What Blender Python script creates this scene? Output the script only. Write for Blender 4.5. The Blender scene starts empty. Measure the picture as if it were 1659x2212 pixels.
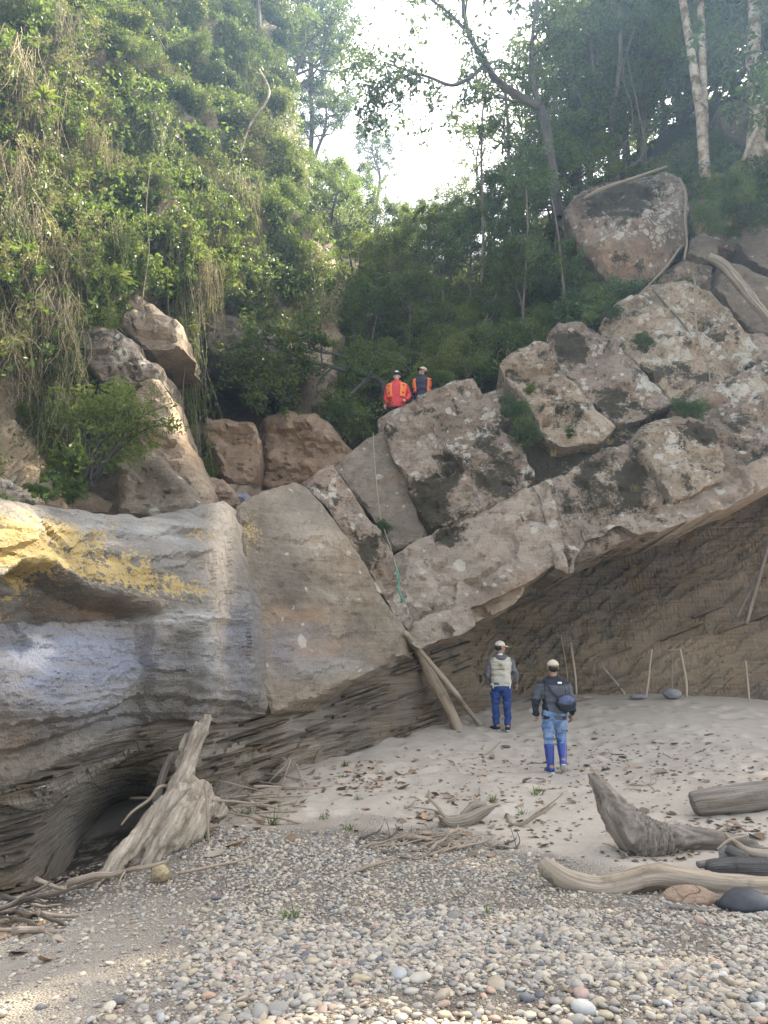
import bpy, bmesh, math, random
import numpy as np
from mathutils import Vector, Matrix, geometry

random.seed(7)
RNG = np.random.default_rng(7)
scene = bpy.context.scene
C = scene.collection
rad = math.radians

# ------------------------------------------------------------------ camera
F = 1661.0                      # focal length in picture units (picture is 1659 x 2212 units)
CAMZ = 1.75
PITCH = rad(10.0)
cam_data = bpy.data.cameras.new('camera')
cam_data.sensor_fit = 'VERTICAL'
cam_data.angle = 2 * math.atan(1106.0 / F)
cam_data.clip_start = 0.05
cam_data.clip_end = 2000.0
cam = bpy.data.objects.new('camera', cam_data)
cam.location = (0, 0, CAMZ)
cam.rotation_euler = (rad(90) + PITCH, 0, 0)
C.objects.link(cam)
scene.camera = cam

# ------------------------------------------------------------------ sky, sun, exposure
SUN_AZ, SUN_EL = rad(37), rad(51)       # azimuth from +Y towards +X
world = bpy.data.worlds.new('World')
scene.world = world
world.use_nodes = True
wn = world.node_tree.nodes
sky = wn.new('ShaderNodeTexSky')
sky.sky_type = 'NISHITA'
sky.sun_disc = False
sky.sun_elevation = SUN_EL
sky.sun_rotation = SUN_AZ
sky.altitude = 300
sky.air_density = 1.0
sky.dust_density = 2.5
sky.ozone_density = 1.0
wn['Background'].inputs['Strength'].default_value = 0.15
hazy = wn.new('ShaderNodeHueSaturation')          # thin white haze: less blue than a clear sky
hazy.inputs['Saturation'].default_value = 0.55
world.node_tree.links.new(sky.outputs[0], hazy.inputs['Color'])
world.node_tree.links.new(hazy.outputs[0], wn['Background'].inputs['Color'])
sun_data = bpy.data.lights.new('sun', 'SUN')
sun_data.energy = 5.0
sun_data.angle = rad(0.5)
sun_data.color = (1.0, 0.93, 0.80)
sun = bpy.data.objects.new('sun', sun_data)
SUNV = Vector((math.sin(SUN_AZ) * math.cos(SUN_EL), math.cos(SUN_AZ) * math.cos(SUN_EL), math.sin(SUN_EL)))
sun.rotation_euler = SUNV.to_track_quat('Z', 'Y').to_euler()
sun.location = SUNV * 60
C.objects.link(sun)
vs = scene.view_settings
vs.view_transform = 'Standard'
vs.look = 'None'
vs.gamma = 1.0
vs.use_curve_mapping = False
vs.use_white_balance = True                # camera balanced for open shade
vs.white_balance_temperature = 7350
vs.white_balance_tint = 10
vs.exposure = 2.25
scene.cycles.use_denoising = True
scene.cycles.use_adaptive_sampling = True
scene.cycles.adaptive_threshold = 0.015
scene.cycles.max_bounces = 5
scene.cycles.diffuse_bounces = 3
scene.cycles.transmission_bounces = 3
scene.cycles.transparent_max_bounces = 4
scene.cycles.sample_clamp_indirect = 6.0
scene.cycles.caustics_reflective = False
scene.cycles.caustics_refractive = False

# ------------------------------------------------------------------ helpers: picture -> place
CP, SP = math.cos(PITCH), math.sin(PITCH)
def ray(u, v):
    a = (np.asarray(u, float) - 829.5) / F
    b = (1106.0 - np.asarray(v, float)) / F
    y = CP - b * SP
    z = SP + b * CP
    return a / y, z / y               # x and z per metre of depth Y
def at(u, v, Y):
    rx, rz = ray(u, v)
    Y = np.asarray(Y, float)
    return np.stack([rx * Y, Y + 0 * rx, CAMZ + rz * Y], -1)
def A(u, v, Y): return Vector(at(u, v, Y))

_perm = np.random.default_rng(3).permutation(256)
_perm = np.concatenate([_perm, _perm, _perm])
_g = np.random.default_rng(4).normal(size=(256, 3)); _g /= np.linalg.norm(_g, axis=1)[:, None]
def pn(p, seed=0):
    p = np.asarray(p, float) + seed * 17.31
    i = np.floor(p).astype(int); f = p - i
    w = f * f * f * (f * (f * 6 - 15) + 10)
    i &= 255
    out = 0
    for dx in (0, 1):
        for dy in (0, 1):
            for dz in (0, 1):
                h = _perm[_perm[_perm[i[:, 0] + dx] + i[:, 1] + dy] + i[:, 2] + dz]
                g = _g[h]
                d = g[:, 0] * (f[:, 0] - dx) + g[:, 1] * (f[:, 1] - dy) + g[:, 2] * (f[:, 2] - dz)
                ww = (w[:, 0] if dx else 1 - w[:, 0]) * (w[:, 1] if dy else 1 - w[:, 1]) * (w[:, 2] if dz else 1 - w[:, 2])
                out = out + d * ww
    return out * 1.6
def fbm(p, octv=4, seed=0, gain=.5):
    s = 0; a = 1.0; p = np.asarray(p, float)
    for k in range(octv):
        s = s + a * pn(p * 2 ** k, seed + k); a *= gain
    return s
def sstep(a, b, x):
    t = np.clip((np.asarray(x, float) - a) / (b - a), 0, 1); return t * t * (3 - 2 * t)
def tps(pts, vals, lam=0.0):
    p = np.asarray(pts, float); v = np.asarray(vals, float); n = len(p)
    sc = np.abs(p).max(); q = p / sc
    def U(r2): return r2 * np.log(r2 + 1e-12)
    K = U(((q[:, None] - q[None]) ** 2).sum(-1)) + lam * np.eye(n)
    Pm = np.c_[np.ones(n), q]
    M = np.block([[K, Pm], [Pm.T, np.zeros((3, 3))]])
    w = np.linalg.solve(M, np.r_[v, np.zeros(3)])
    def f(x, y):
        s = np.stack([np.asarray(x, float), np.asarray(y, float)], -1); shp = s.shape[:-1]
        s = s.reshape(-1, 2) / sc; out = np.empty(len(s))
        for a0 in range(0, len(s), 20000):
            b = s[a0:a0 + 20000]
            out[a0:a0 + 20000] = U(((b[:, None] - q[None]) ** 2).sum(-1)) @ w[:n] + w[n] + b @ w[n + 1:]
        return out.reshape(shp)
    return f
def depth_tps(ctrl, lam=1e-4):
    c = np.array(ctrl, float); return tps(c[:, :2], c[:, 2], lam)
def depth_plane(a, b, c, off=0.0):
    a, b, c = (np.array(at(*q)) for q in (a, b, c))
    n = np.cross(b - a, c - a); n /= np.linalg.norm(n)
    if n[1] > 0: n = -n
    p0 = a + n * off
    cz = np.array([0, 0, CAMZ]); k = n @ (p0 - cz)
    def f(u, v):
        rx, rz = ray(u, v); return k / (n[0] * rx + n[1] + n[2] * rz)
    return f

# ------------------------------------------------------------------ helpers: meshes and objects
class MB:
    def __init__(s): s.v = []; s.f = []; s.m = []; s.n = 0; s.at = []
    def add(s, v, f, mat=0, **at_):
        v = np.asarray(v, float).reshape(-1, 3)
        if isinstance(f, np.ndarray): f = [f]
        for g in f:
            g = np.atleast_2d(np.asarray(g, int)); s.f.append(g + s.n); s.m.append(np.full(len(g), mat))
        s.v.append(v); s.at.append((s.n, len(v), at_)); s.n += len(v)
        return s
    def mesh(s, name, mats, smooth=True, sharp=None):
        me = bpy.data.meshes.new(name)
        V = np.concatenate(s.v); me.vertices.add(len(V)); me.vertices.foreach_set('co', V.ravel())
        li = np.concatenate([g.ravel() for g in s.f]); k = np.concatenate([np.full(len(g), g.shape[1]) for g in s.f])
        me.loops.add(len(li)); me.loops.foreach_set('vertex_index', li.astype(np.int32))
        me.polygons.add(len(k)); st = np.concatenate([[0], np.cumsum(k)[:-1]])
        me.polygons.foreach_set('loop_start', st.astype(np.int32))
        me.polygons.foreach_set('material_index', np.concatenate(s.m).astype(np.int32))
        me.polygons.foreach_set('use_smooth', np.full(len(k), bool(smooth)))
        names = {}
        for _, _, a in s.at:
            for q, val in a.items(): names[q] = 3 if np.ndim(val) == 2 else 1
        for q, dim in names.items():
            arr = np.zeros((len(V), dim))
            for o, n, a in s.at:
                if q in a: arr[o:o + n] = np.asarray(a[q], float).reshape(-1, dim) if np.ndim(a[q]) else a[q]
            at_ = me.attributes.new(q, 'FLOAT_VECTOR' if dim == 3 else 'FLOAT', 'POINT')
            at_.data.foreach_set('vector' if dim == 3 else 'value', arr.ravel())
        for m in (mats if isinstance(mats, (list, tuple)) else [mats]): me.materials.append(m)
        me.update(calc_edges=True); me.validate()
        if sharp: me.set_sharp_from_angle(angle=rad(sharp))
        return me
    def obj(s, name, mats, parent=None, smooth=True, sharp=None, loc=None):
        if parent is None and loc is None:
            V = np.concatenate(s.v); lo, hi = V.min(0), V.max(0)
            loc = ((lo[0] + hi[0]) / 2, (lo[1] + hi[1]) / 2, lo[2])
        if loc is not None: s.v = [q - np.array(loc) for q in s.v]
        o = bpy.data.objects.new(name, s.mesh(name, mats, smooth, sharp))
        C.objects.link(o)
        if loc is not None: o.location = loc
        if parent is not None: o.parent = parent
        return o
def new_obj(name, me, parent=None, loc=(0, 0, 0), rot=(0, 0, 0), scl=(1, 1, 1)):
    o = bpy.data.objects.new(name, me); C.objects.link(o)
    o.location = loc; o.rotation_euler = rot; o.scale = scl if np.ndim(scl) else (scl,) * 3
    if parent is not None: o.parent = parent
    return o
def tag(o, label=None, cat=None, group=None, kind=None):
    if label: o['label'] = label
    if cat: o['category'] = cat
    if group: o['group'] = group
    if kind: o['kind'] = kind
    return o
def thing(name, label, cat, loc=(0, 0, 0), rz=0, group=None):
    o = bpy.data.objects.new(name, None); C.objects.link(o)
    o.location = loc; o.rotation_euler = (0, 0, rz); o.empty_display_size = .2
    return tag(o, label, cat, group)

def smooth_path(pts, n):
    """Catmull-Rom through the rows of pts (any number of columns)."""
    p = np.asarray(pts, float)
    if len(p) == 2: return p[0] + (p[1] - p[0]) * np.linspace(0, 1, n)[:, None]
    q = np.vstack([2 * p[0] - p[1], p, 2 * p[-1] - p[-2]])
    t = np.linspace(0, len(p) - 1 - 1e-9, n); i = t.astype(int); f = (t - i)[:, None]
    a, b, c, d = q[i], q[i + 1], q[i + 2], q[i + 3]
    return .5 * (2 * b + (c - a) * f + (2 * a - 5 * b + 4 * c - d) * f ** 2 + (3 * b - a - 3 * c + d) * f ** 3)
def tube(path, r, sides=8, rough=0.0, seed=0, groove=0.0, flat=1.0, cap=True, gfreq=3.0):
    p = np.asarray(path, float); n = len(p)
    r = np.broadcast_to(np.asarray(r, float), (n,))
    t = np.gradient(p, axis=0); t /= np.linalg.norm(t, axis=1)[:, None] + 1e-9
    ref = np.array([0, 0, 1.0]) if abs(t[0, 2]) < .9 else np.array([1.0, 0, 0])
    N = np.empty_like(p); x = np.cross(t[0], ref); x /= np.linalg.norm(x); N[0] = x
    for i in range(1, n):
        x = N[i - 1] - t[i] * (N[i - 1] @ t[i]); N[i] = x / (np.linalg.norm(x) + 1e-9)
    B = np.cross(t, N)
    th = np.arange(sides) * 2 * math.pi / sides
    c, s_ = np.cos(th), np.sin(th)
    L = np.r_[0, np.cumsum(np.linalg.norm(np.diff(p, axis=0), axis=1))]
    gp = np.stack([np.tile(c, n), np.tile(s_, n), np.repeat(L, sides)], 1)
    R = np.repeat(r, sides)
    if rough: R = R * (1 + rough * fbm(gp * [1.2, 1.2, 2.0], 3, seed))
    if groove: R = R * (1 - groove * np.abs(pn(gp * [gfreq, gfreq, .7], seed + 5)) - groove * .5 * np.abs(pn(gp * [gfreq * 2.3, gfreq * 2.3, 1.4], seed + 9)))
    V = np.repeat(p, sides, 0) + np.repeat(N, sides, 0) * (gp[:, 0] * R)[:, None] + np.repeat(B, sides, 0) * (gp[:, 1] * R * flat)[:, None]
    i = np.arange(n - 1)[:, None] * sides; j = np.arange(sides)[None]; k = (j + 1) % sides
    f = np.stack([i + j, i + k, i + sides + k, i + sides + j], -1).reshape(-1, 4)
    gr = gp * [1, 1, 1] + seed * 3.7
    fs = [f]
    if cap:
        V = np.vstack([V, p[0] - t[0] * r[0] * .25, p[-1] + t[-1] * r[-1] * .25]); gr = np.vstack([gr, gr[0], gr[-1]])
        m = n * sides; j = np.arange(sides); k = (j + 1) % sides
        fs += [np.stack([np.full(sides, m), k, j], 1), np.stack([np.full(sides, m + 1), (n - 1) * sides + j, (n - 1) * sides + k], 1)]
    return V, fs, gr
def add_tube(mb, path, r, mat=0, **k):
    V, f, g = tube(path, r, **k); mb.add(V, f, mat, gr=g); return mb
def pxpath(rows, n):
    """rows of (u, v, Y, radius) -> smooth 3D path and radii"""
    q = np.array(rows, float); P = at(q[:, 0], q[:, 1], q[:, 2])
    s = smooth_path(np.c_[P, q[:, 3]], n); return s[:, :3], np.maximum(s[:, 3], .002)

def remeshed(mb, vox, smooth_it=2, name='tmp'):
    me = mb.mesh(name, [], True); o = bpy.data.objects.new(name, me); C.objects.link(o)
    m = o.modifiers.new('r', 'REMESH'); m.mode = 'VOXEL'; m.voxel_size = vox
    if smooth_it:
        m = o.modifiers.new('s', 'SMOOTH'); m.iterations = smooth_it; m.factor = .5
    dg = bpy.context.evaluated_depsgraph_get(); dg.update()
    me2 = bpy.data.meshes.new_from_object(o.evaluated_get(dg))
    bpy.data.objects.remove(o); bpy.data.meshes.remove(me)
    V = np.empty(len(me2.vertices) * 3); me2.vertices.foreach_get('co', V); V = V.reshape(-1, 3)
    Nn = np.empty(len(V) * 3); me2.vertices.foreach_get('normal', Nn)
    fs = [tuple(p.vertices) for p in me2.polygons]
    q = np.array([f for f in fs if len(f) == 4]); tr = np.array([f for f in fs if len(f) == 3])
    bpy.data.meshes.remove(me2)
    return V, Nn.reshape(-1, 3), [g for g in (q, tr) if len(g)]

# ------------------------------------------------------------------ helpers: materials
class NT:
    def __init__(s, name):
        s.m = bpy.data.materials.new(name); s.m.use_nodes = True
        s.t = s.m.node_tree; s.n = s.t.nodes; s.b = s.n['Principled BSDF']; s.out = s.n['Material Output']
        s._pos = None
    def link(s, a, b): s.t.links.new(a, b)
    def node(s, kind, props={}, **ins):
        n = s.n.new(kind)
        for k, v in props.items(): setattr(n, k, v)
        for k, v in ins.items():
            i = n.inputs[int(k[1:])] if k[0] == 'i' and k[1:].isdigit() else n.inputs[k]
            if hasattr(v, 'is_linked') or isinstance(v, bpy.types.NodeSocket): s.link(v, i)
            else: i.default_value = v
        return n
    @property
    def pos(s):
        if s._pos is None: s._pos = s.node('ShaderNodeNewGeometry').outputs['Position']
        return s._pos
    def attr(s, name, vec=False):
        n = s.node('ShaderNodeAttribute', {'attribute_name': name}); return n.outputs['Vector' if vec else 'Fac']
    def mapping(s, vec, rot=(0, 0, 0), scale=(1, 1, 1)):
        return s.node('ShaderNodeMapping', {}, Vector=vec, Rotation=rot, Scale=scale).outputs[0]
    def noise(s, scale, detail=4, rough=.55, vec=None, dist=0.0):
        return s.node('ShaderNodeTexNoise', {}, Vector=vec or s.pos, Scale=scale, Detail=detail, Roughness=rough, Distortion=dist).outputs['Fac']
    def vor(s, scale, vec=None, feature='F1', out='Distance', rnd=1.0):
        return s.node('ShaderNodeTexVoronoi', {'feature': feature}, Vector=vec or s.pos, Scale=scale, Randomness=rnd).outputs[out]
    def ramp(s, fac, stops, interp='LINEAR'):
        n = s.node('ShaderNodeValToRGB', {}, Fac=fac); cr = n.color_ramp; cr.interpolation = interp
        while len(cr.elements) < len(stops): cr.elements.new(.5)
        for e, (p, c) in zip(cr.elements, stops):
            e.position = p; e.color = (*c, 1) if np.ndim(c) else (c, c, c, 1)
        return n.outputs['Color']
    def rng(s, x, a, b, c=0.0, d=1.0):
        return s.node('ShaderNodeMapRange', {}, Value=x, **{'From Min': a, 'From Max': b, 'To Min': c, 'To Max': d}).outputs[0]
    def math(s, op, a, b=0.0, c=0.0): return s.node('ShaderNodeMath', {'operation': op}, i0=a, i1=b, i2=c).outputs[0]
    def mix(s, fac, a, b, blend='MIX'):
        n = s.node('ShaderNodeMix', {'data_type': 'RGBA', 'blend_type': blend})
        for i, v in ((0, fac), (6, a), (7, b)):
            if isinstance(v, bpy.types.NodeSocket): s.link(v, n.inputs[i])
            else: n.inputs[i].default_value = (*v, 1) if np.ndim(v) else v
        return n.outputs[2]
    def bump(s, h, strength=.5, dist=.02, normal=None):
        n = s.node('ShaderNodeBump', {}, Height=h, Strength=strength, Distance=dist)
        if normal: s.link(normal, n.inputs['Normal'])
        return n.outputs[0]
    def done(s, col=None, rough=.8, normal=None, spec=.3):
        for k, v in (('Base Color', col), ('Roughness', rough), ('Normal', normal), ('Specular IOR Level', spec)):
            if v is None: continue
            if isinstance(v, bpy.types.NodeSocket): s.link(v, s.b.inputs[k])
            else: s.b.inputs[k].default_value = (*v, 1) if np.ndim(v) else v
        return s.m

def plain(name, col, rough=.7, var=.25, scale=30., bump=.15, bscale=200., spec=.3):
    t = NT(name); n = t.noise(scale, 4)
    c = t.mix(t.rng(n, .3, .7), tuple(x * (1 - var) for x in col), tuple(min(1, x * (1 + var)) for x in col))
    return t.done(c, rough, t.bump(t.noise(bscale, 3), bump, .004), spec)

def rock_mat(name, base, dark, light, lich=(.50, .47, .40), lich_amt=.0, moss_amt=.0, bed=(0, 0, 0), bed_str=.3, warm=(.30, .19, .13), crk=.5):
    """base sandstone with stretched bedding, pale lichen rosettes, dark moss films, fine cracks"""
    t = NT(name)
    bv = t.mapping(t.pos, bed, (.55, .55, 5.0))
    nb = t.noise(1.6, 6, .6, bv, .4)
    n1 = t.noise(.9, 6, .6); n2 = t.noise(5.5, 6, .65); n3 = t.noise(38, 4, .6)
    oi = t.node('ShaderNodeObjectInfo').outputs['Random']
    c = t.ramp(n1, [(.30, dark), (.48, base), (.68, light)])
    c = t.node('ShaderNodeHueSaturation', {}, Hue=t.rng(oi, 0, 1, .494, .507), Saturation=t.rng(oi, 0, 1, .85, 1.05), Value=t.rng(oi, 0, 1, .84, 1.10), Color=c).outputs[0]
    c = t.mix(t.rng(nb, .42, .62, 0, bed_str), c, t.mix(.55, c, dark), 'MIX')
    c = t.mix(t.rng(t.noise(.55, 4, .6, None, .6), .52, .70, 0, .45), c, warm)
    c = t.mix(t.math('MULTIPLY', t.rng(n2, .46, .66), .62), c, dark)
    c = t.mix(t.rng(t.noise(17, 6, .7), .52, .66, 0, .45), c, tuple(x * .55 for x in dark))
    c = t.mix(t.rng(n3, .55, .72, 0, .35), c, light)
    c = t.mix(t.math('MULTIPLY', t.attr('stain'), t.rng(t.noise(5, 6, .7, t.mapping(t.pos, (0, 0, 0), (3, 3, .5))), .30, .5)), c, (.56, .46, .35))
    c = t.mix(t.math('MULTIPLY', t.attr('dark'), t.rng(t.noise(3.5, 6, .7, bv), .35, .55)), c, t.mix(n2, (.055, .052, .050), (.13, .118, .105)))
    # blue-grey polish, yellow lichen, pale lichen, moss: each follows its own patch on the rock
    c = t.mix(t.math('MULTIPLY', t.attr('blue'), t.rng(t.noise(3.0, 5, .6, bv), .22, .55)), c, t.mix(n2, (.15, .16, .20), (.26, .28, .335)))
    c = t.mix(t.math('MULTIPLY', t.attr('grey'), t.rng(t.noise(2.2, 5, .6, bv), .3, .55)), c, t.mix(n2, (.28, .275, .265), (.46, .455, .44)))
    c = t.mix(t.math('MULTIPLY', t.attr('rust'), t.rng(t.noise(2.0, 5, .6), .35, .6)), c, (.34, .21, .12))
    li = t.math('ADD', t.noise(2.3, 6, .68, None, .5), t.math('MULTIPLY', t.math('ADD', t.attr('pale'), lich_amt), .30))
    lr = t.math('SUBTRACT', li, t.math('MULTIPLY', t.vor(9.0), .16))
    c = t.mix(t.rng(lr, .63, .655, 0, .85), c, t.mix(t.noise(14, 4), lich, tuple(x * .62 for x in lich)))
    vz = t.node('ShaderNodeVectorMath', {'operation': 'ADD'}, i0=t.pos, i1=t.node('ShaderNodeVectorMath', {'operation': 'SCALE'}, i0=t.node('ShaderNodeTexNoise', {}, Vector=t.pos, Scale=6.0, Detail=3.0).outputs['Color'], Scale=.16).outputs[0]).outputs[0]
    for sc_, wd in ((2.6, .36), (6.0, .34)):
        vn = t.node('ShaderNodeTexVoronoi', {'feature': 'F1'}, Vector=vz, Scale=sc_)
        pick = t.math('SUBTRACT', t.node('ShaderNodeSeparateColor', {}, Color=vn.outputs['Color']).outputs[0], t.math('SUBTRACT', .80, t.math('MULTIPLY', t.math('ADD', t.attr('pale'), lich_amt), .45)))
        ros = t.math('MULTIPLY', t.rng(t.math('SUBTRACT', vn.outputs['Distance'], t.math('MULTIPLY', t.math('MAXIMUM', pick, 0.0), 1.6)), .03, -.03), t.rng(pick, 0, .02))
        c = t.mix(t.math('MULTIPLY', ros, .8), c, t.mix(t.noise(26, 4), lich, tuple(x * .75 for x in lich)))
    pit = t.math('ADD', t.noise(11, 8, .8, None, .2), t.math('MULTIPLY', t.math('ADD', t.attr('moss'), moss_amt), .10))
    c = t.mix(t.rng(pit, .60, .66, 0, .8), c, (.045, .038, .030))
    mo = t.math('ADD', t.noise(1.35, 7, .72, None, .3), t.math('MULTIPLY', t.math('ADD', t.attr('moss'), moss_amt), .30))
    mo = t.math('ADD', mo, t.math('MULTIPLY', t.math('SUBTRACT', t.noise(16, 4, .7), .5), .22))
    c = t.mix(t.rng(mo, .655, .72, 0, .92), c, t.mix(t.noise(7, 3), (.018, .016, .012), (.060, .052, .030)))
    yl = t.math('ADD', t.math('ADD', t.math('MULTIPLY', t.noise(3.2, 8, .72, None, .3), .45), t.math('MULTIPLY', t.noise(19, 6, .75, None, .2), .55)), t.math('MULTIPLY', t.attr('yl'), .235))
    yl = t.math('SUBTRACT', yl, t.math('MULTIPLY', t.vor(16.0), .12))
    c = t.mix(t.math('MULTIPLY', t.attr('yl'), t.rng(t.noise(2.1, 5, .6), .35, .6, 0, .6)), c, (.10, .095, .09))
    c = t.mix(t.rng(yl, .60, .63), c, t.mix(t.noise(9, 5), (.34, .235, .085), (.44, .345, .165)))
    cr = t.math('MULTIPLY', t.rng(t.vor(.85, t.node('ShaderNodeVectorMath', {'operation': 'ADD'}, i0=bv, i1=t.node('ShaderNodeTexNoise', {}, Vector=t.pos, Scale=2.2).outputs['Color']).outputs[0], 'DISTANCE_TO_EDGE'), 0, .008, 1, 0), t.math('MULTIPLY', t.rng(t.noise(1.1, 3), .5, .6), crk))
    c = t.mix(cr, c, tuple(x * .3 for x in dark))
    h = t.math('ADD', t.math('MULTIPLY', n2, .5), t.math('MULTIPLY', n3, .24))
    h = t.math('ADD', h, t.math('MULTIPLY', nb, .45))
    h = t.math('ADD', h, t.math('MULTIPLY', t.noise(120, 3, .6), .05))
    h = t.math('SUBTRACT', h, t.math('MULTIPLY', cr, .5))
    return t.done(c, .88, t.bump(h, .9, .14), .22)

BEDR = (0, rad(20), 0)      # bedding dips to the left
M = {}
M['slab'] = rock_mat('sandstone_pale', (.37, .302, .232), (.225, .172, .126), (.455, .385, .308), lich_amt=.06, moss_amt=.05, bed=BEDR, bed_str=.5)
M['block'] = rock_mat('sandstone_lichened', (.295, .234, .176), (.150, .113, .082), (.39, .322, .25), lich_amt=.16, moss_amt=.38, bed=BEDR)
M['brown'] = rock_mat('sandstone_brown', (.235, .192, .148), (.130, .105, .080), (.31, .26, .205), lich_amt=-.05, moss_amt=-.25, bed=(0, rad(24), 0), bed_str=.6, warm=(.27, .19, .13), crk=.25)
M['left'] = rock_mat('sandstone_grey', (.225, .200, .168), (.110, .098, .083), (.34, .305, .26), lich_amt=-.45, moss_amt=-.15, bed=(0, rad(10), 0), bed_str=.7, warm=(.24, .17, .11), crk=.35)
M['mossy'] = rock_mat('sandstone_mossy', (.235, .180, .135), (.115, .088, .066), (.33, .27, .21), lich_amt=.20, moss_amt=.30, bed=BEDR)
M['lit'] = rock_mat('sandstone_tan', (.36, .27, .185), (.205, .150, .105), (.45, .36, .26), lich_amt=-.1, moss_amt=-.02, bed=(0, rad(-35), 0), bed_str=.3, warm=(.38, .24, .14))
M['red'] = rock_mat('sandstone_russet', (.34, .235, .165), (.21, .14, .098), (.42, .31, .225), lich_amt=-.3, moss_amt=-.25, bed=(0, rad(8), 0), warm=(.38, .23, .14))
def shale_mat():
    t = NT('shale')
    bv = t.mapping(t.pos, (0, rad(19), 0), (.6, .6, 14.0))
    nb = t.noise(1.5, 6, .65, bv, .5); n2 = t.noise(7, 6, .65); n1 = t.noise(.8, 4)
    c = t.ramp(nb, [(.25, (.036, .027, .018)), (.45, (.108, .081, .053)), (.6, (.170, .130, .088)), (.8, (.25, .20, .145))])
    c = t.mix(t.rng(n1, .45, .65, 0, .6), c, t.mix(.5, c, (.18, .175, .185)))
    c = t.mix(t.rng(t.noise(1.1, 5, .6, None, .4), .54, .68, 0, .5), c, (.20, .135, .075))
    c = t.mix(t.math('MULTIPLY', t.attr('tan'), .75), c, t.mix(n2, (.21, .155, .10), (.36, .28, .195)))
    c = t.mix(t.math('MULTIPLY', t.attr('grey'), t.rng(t.noise(2.5, 6, .7, bv), .36, .6)), c, t.mix(n2, (.22, .20, .17), (.44, .40, .335)))
    c = t.mix(t.rng(t.noise(.9, 6, .7, None, .3), .58, .66, 0, .6), c, (.05, .050, .030))
    h = t.math('ADD', t.math('MULTIPLY', nb, .6), t.math('MULTIPLY', n2, .45))
    h = t.math('ADD', h, t.math('MULTIPLY', t.noise(45, 4), .15))
    return t.done(c, .9, t.bump(h, .85, .07), .2)
M['shale'] = shale_mat()
def wood_mat(name, dark, mid, light, gs=3.0, bump=.7):
    t = NT(name)
    g = t.mapping(t.attr('gr', True), (0, 0, 0), (gs, gs, gs * .28))
    n = t.noise(1.6, 8, .68, g, .6); w = t.noise(.9, 3, .5, t.mapping(t.attr('gr', True), (0, 0, 0), (1, 1, .8)))
    c = t.ramp(n, [(.28, dark), (.48, mid), (.68, light)])
    c = t.mix(t.rng(w, .4, .7, 0, .5), c, t.mix(.5, c, (.30, .28, .26)))
    c = t.mix(t.rng(t.noise(6, 5, .7), .56, .7, 0, .55), c, dark)
    h = t.math('ADD', n, t.math('MULTIPLY', t.noise(50, 3), .2))
    return t.done(c, .85, t.bump(h, bump, .02), .2)
M['drift'] = wood_mat('driftwood', (.06, .045, .034), (.215, .175, .13), (.39, .335, .265))
M['drift_grey'] = wood_mat('driftwood_grey', (.050, .040, .032), (.150, .122, .096), (.27, .235, .195))
M['drift_tan'] = wood_mat('driftwood_tan', (.12, .088, .06), (.285, .225, .16), (.42, .35, .262), bump=.6)
M['drift_dark'] = wood_mat('driftwood_dark', (.018, .016, .015), (.055, .050, .045), (.14, .13, .12), gs=6)
M['pole'] = wood_mat('pole_wood', (.20, .15, .10), (.40, .315, .22), (.52, .44, .33), bump=.4)
M['twig'] = wood_mat('twig_wood', (.12, .085, .06), (.26, .20, .145), (.42, .35, .27), bump=.3)
M['bark'] = wood_mat('bark_brown', (.045, .035, .027), (.11, .088, .068), (.20, .17, .14), gs=5)
M['bark_dark'] = wood_mat('bark_dark', (.020, .019, .018), (.05, .046, .042), (.10, .095, .09), gs=5)
def pale_bark():
    t = NT('bark_pale'); n = t.noise(2.6, 6, .65, None, .4); n2 = t.noise(11, 5, .65)
    c = t.ramp(n, [(.36, (.13, .095, .07)), (.44, (.29, .235, .17)), (.58, (.46, .41, .33)), (.7, (.24, .19, .14))], 'LINEAR')
    c = t.mix(t.rng(n2, .55, .66, 0, .7), c, (.16, .11, .08))
    return t.done(c, .85, t.bump(t.math('ADD', n2, n), .6, .03), .2)
M['bark_pale'] = pale_bark()
def leaf_mat(name, stops, trans=.42, rough=.5, spec=.35):
    t = NT(name)
    c = t.ramp(t.attr('tone'), stops)
    oi = t.node('ShaderNodeObjectInfo').outputs['Random']
    h = t.node('ShaderNodeHueSaturation', {}, Hue=t.rng(oi, 0, 1, .488, .512), Saturation=1.0, Value=t.rng(oi, 0, 1, .82, 1.18), Color=c).outputs[0]
    t.done(h, rough, None, spec)
    tr = t.node('ShaderNodeBsdfTranslucent', {}, Color=t.mix(.3, h, (.26, .33, .06), 'MIX'))
    mx = t.node('ShaderNodeMixShader', {}, Fac=trans)
    t.link(t.b.outputs[0], mx.inputs[1]); t.link(tr.outputs[0], mx.inputs[2]); t.link(mx.outputs[0], t.out.inputs['Surface'])
    return t.m
M['leaf'] = leaf_mat('leaf_green', [(0, (.026, .052, .013)), (.45, (.066, .115, .025)), (.8, (.12, .175, .035)), (1, (.20, .225, .055))])
M['leaf_fresh'] = leaf_mat('leaf_fresh', [(0, (.045, .080, .014)), (.5, (.100, .148, .026)), (.85, (.165, .205, .042)), (1, (.26, .26, .08))], .42)
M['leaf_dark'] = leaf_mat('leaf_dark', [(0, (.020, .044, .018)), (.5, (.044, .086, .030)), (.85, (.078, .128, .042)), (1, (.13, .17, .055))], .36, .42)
M['leaf_far'] = leaf_mat('leaf_far', [(0, (.046, .084, .032)), (.5, (.094, .152, .050)), (.85, (.145, .205, .062)), (1, (.22, .25, .075))], .52)
M['leaf_dry'] = leaf_mat('leaf_dry', [(0, (.10, .075, .04)), (.35, (.19, .155, .08)), (.6, (.13, .145, .04)), (.85, (.15, .17, .045)), (1, (.28, .235, .14))], .3, .6, .2)
M['vine'] = plain('vine_stem', (.27, .215, .15), .85, .4)
M['vine_dry'] = plain('dry_stem', (.33, .26, .17), .9, .4)

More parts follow.
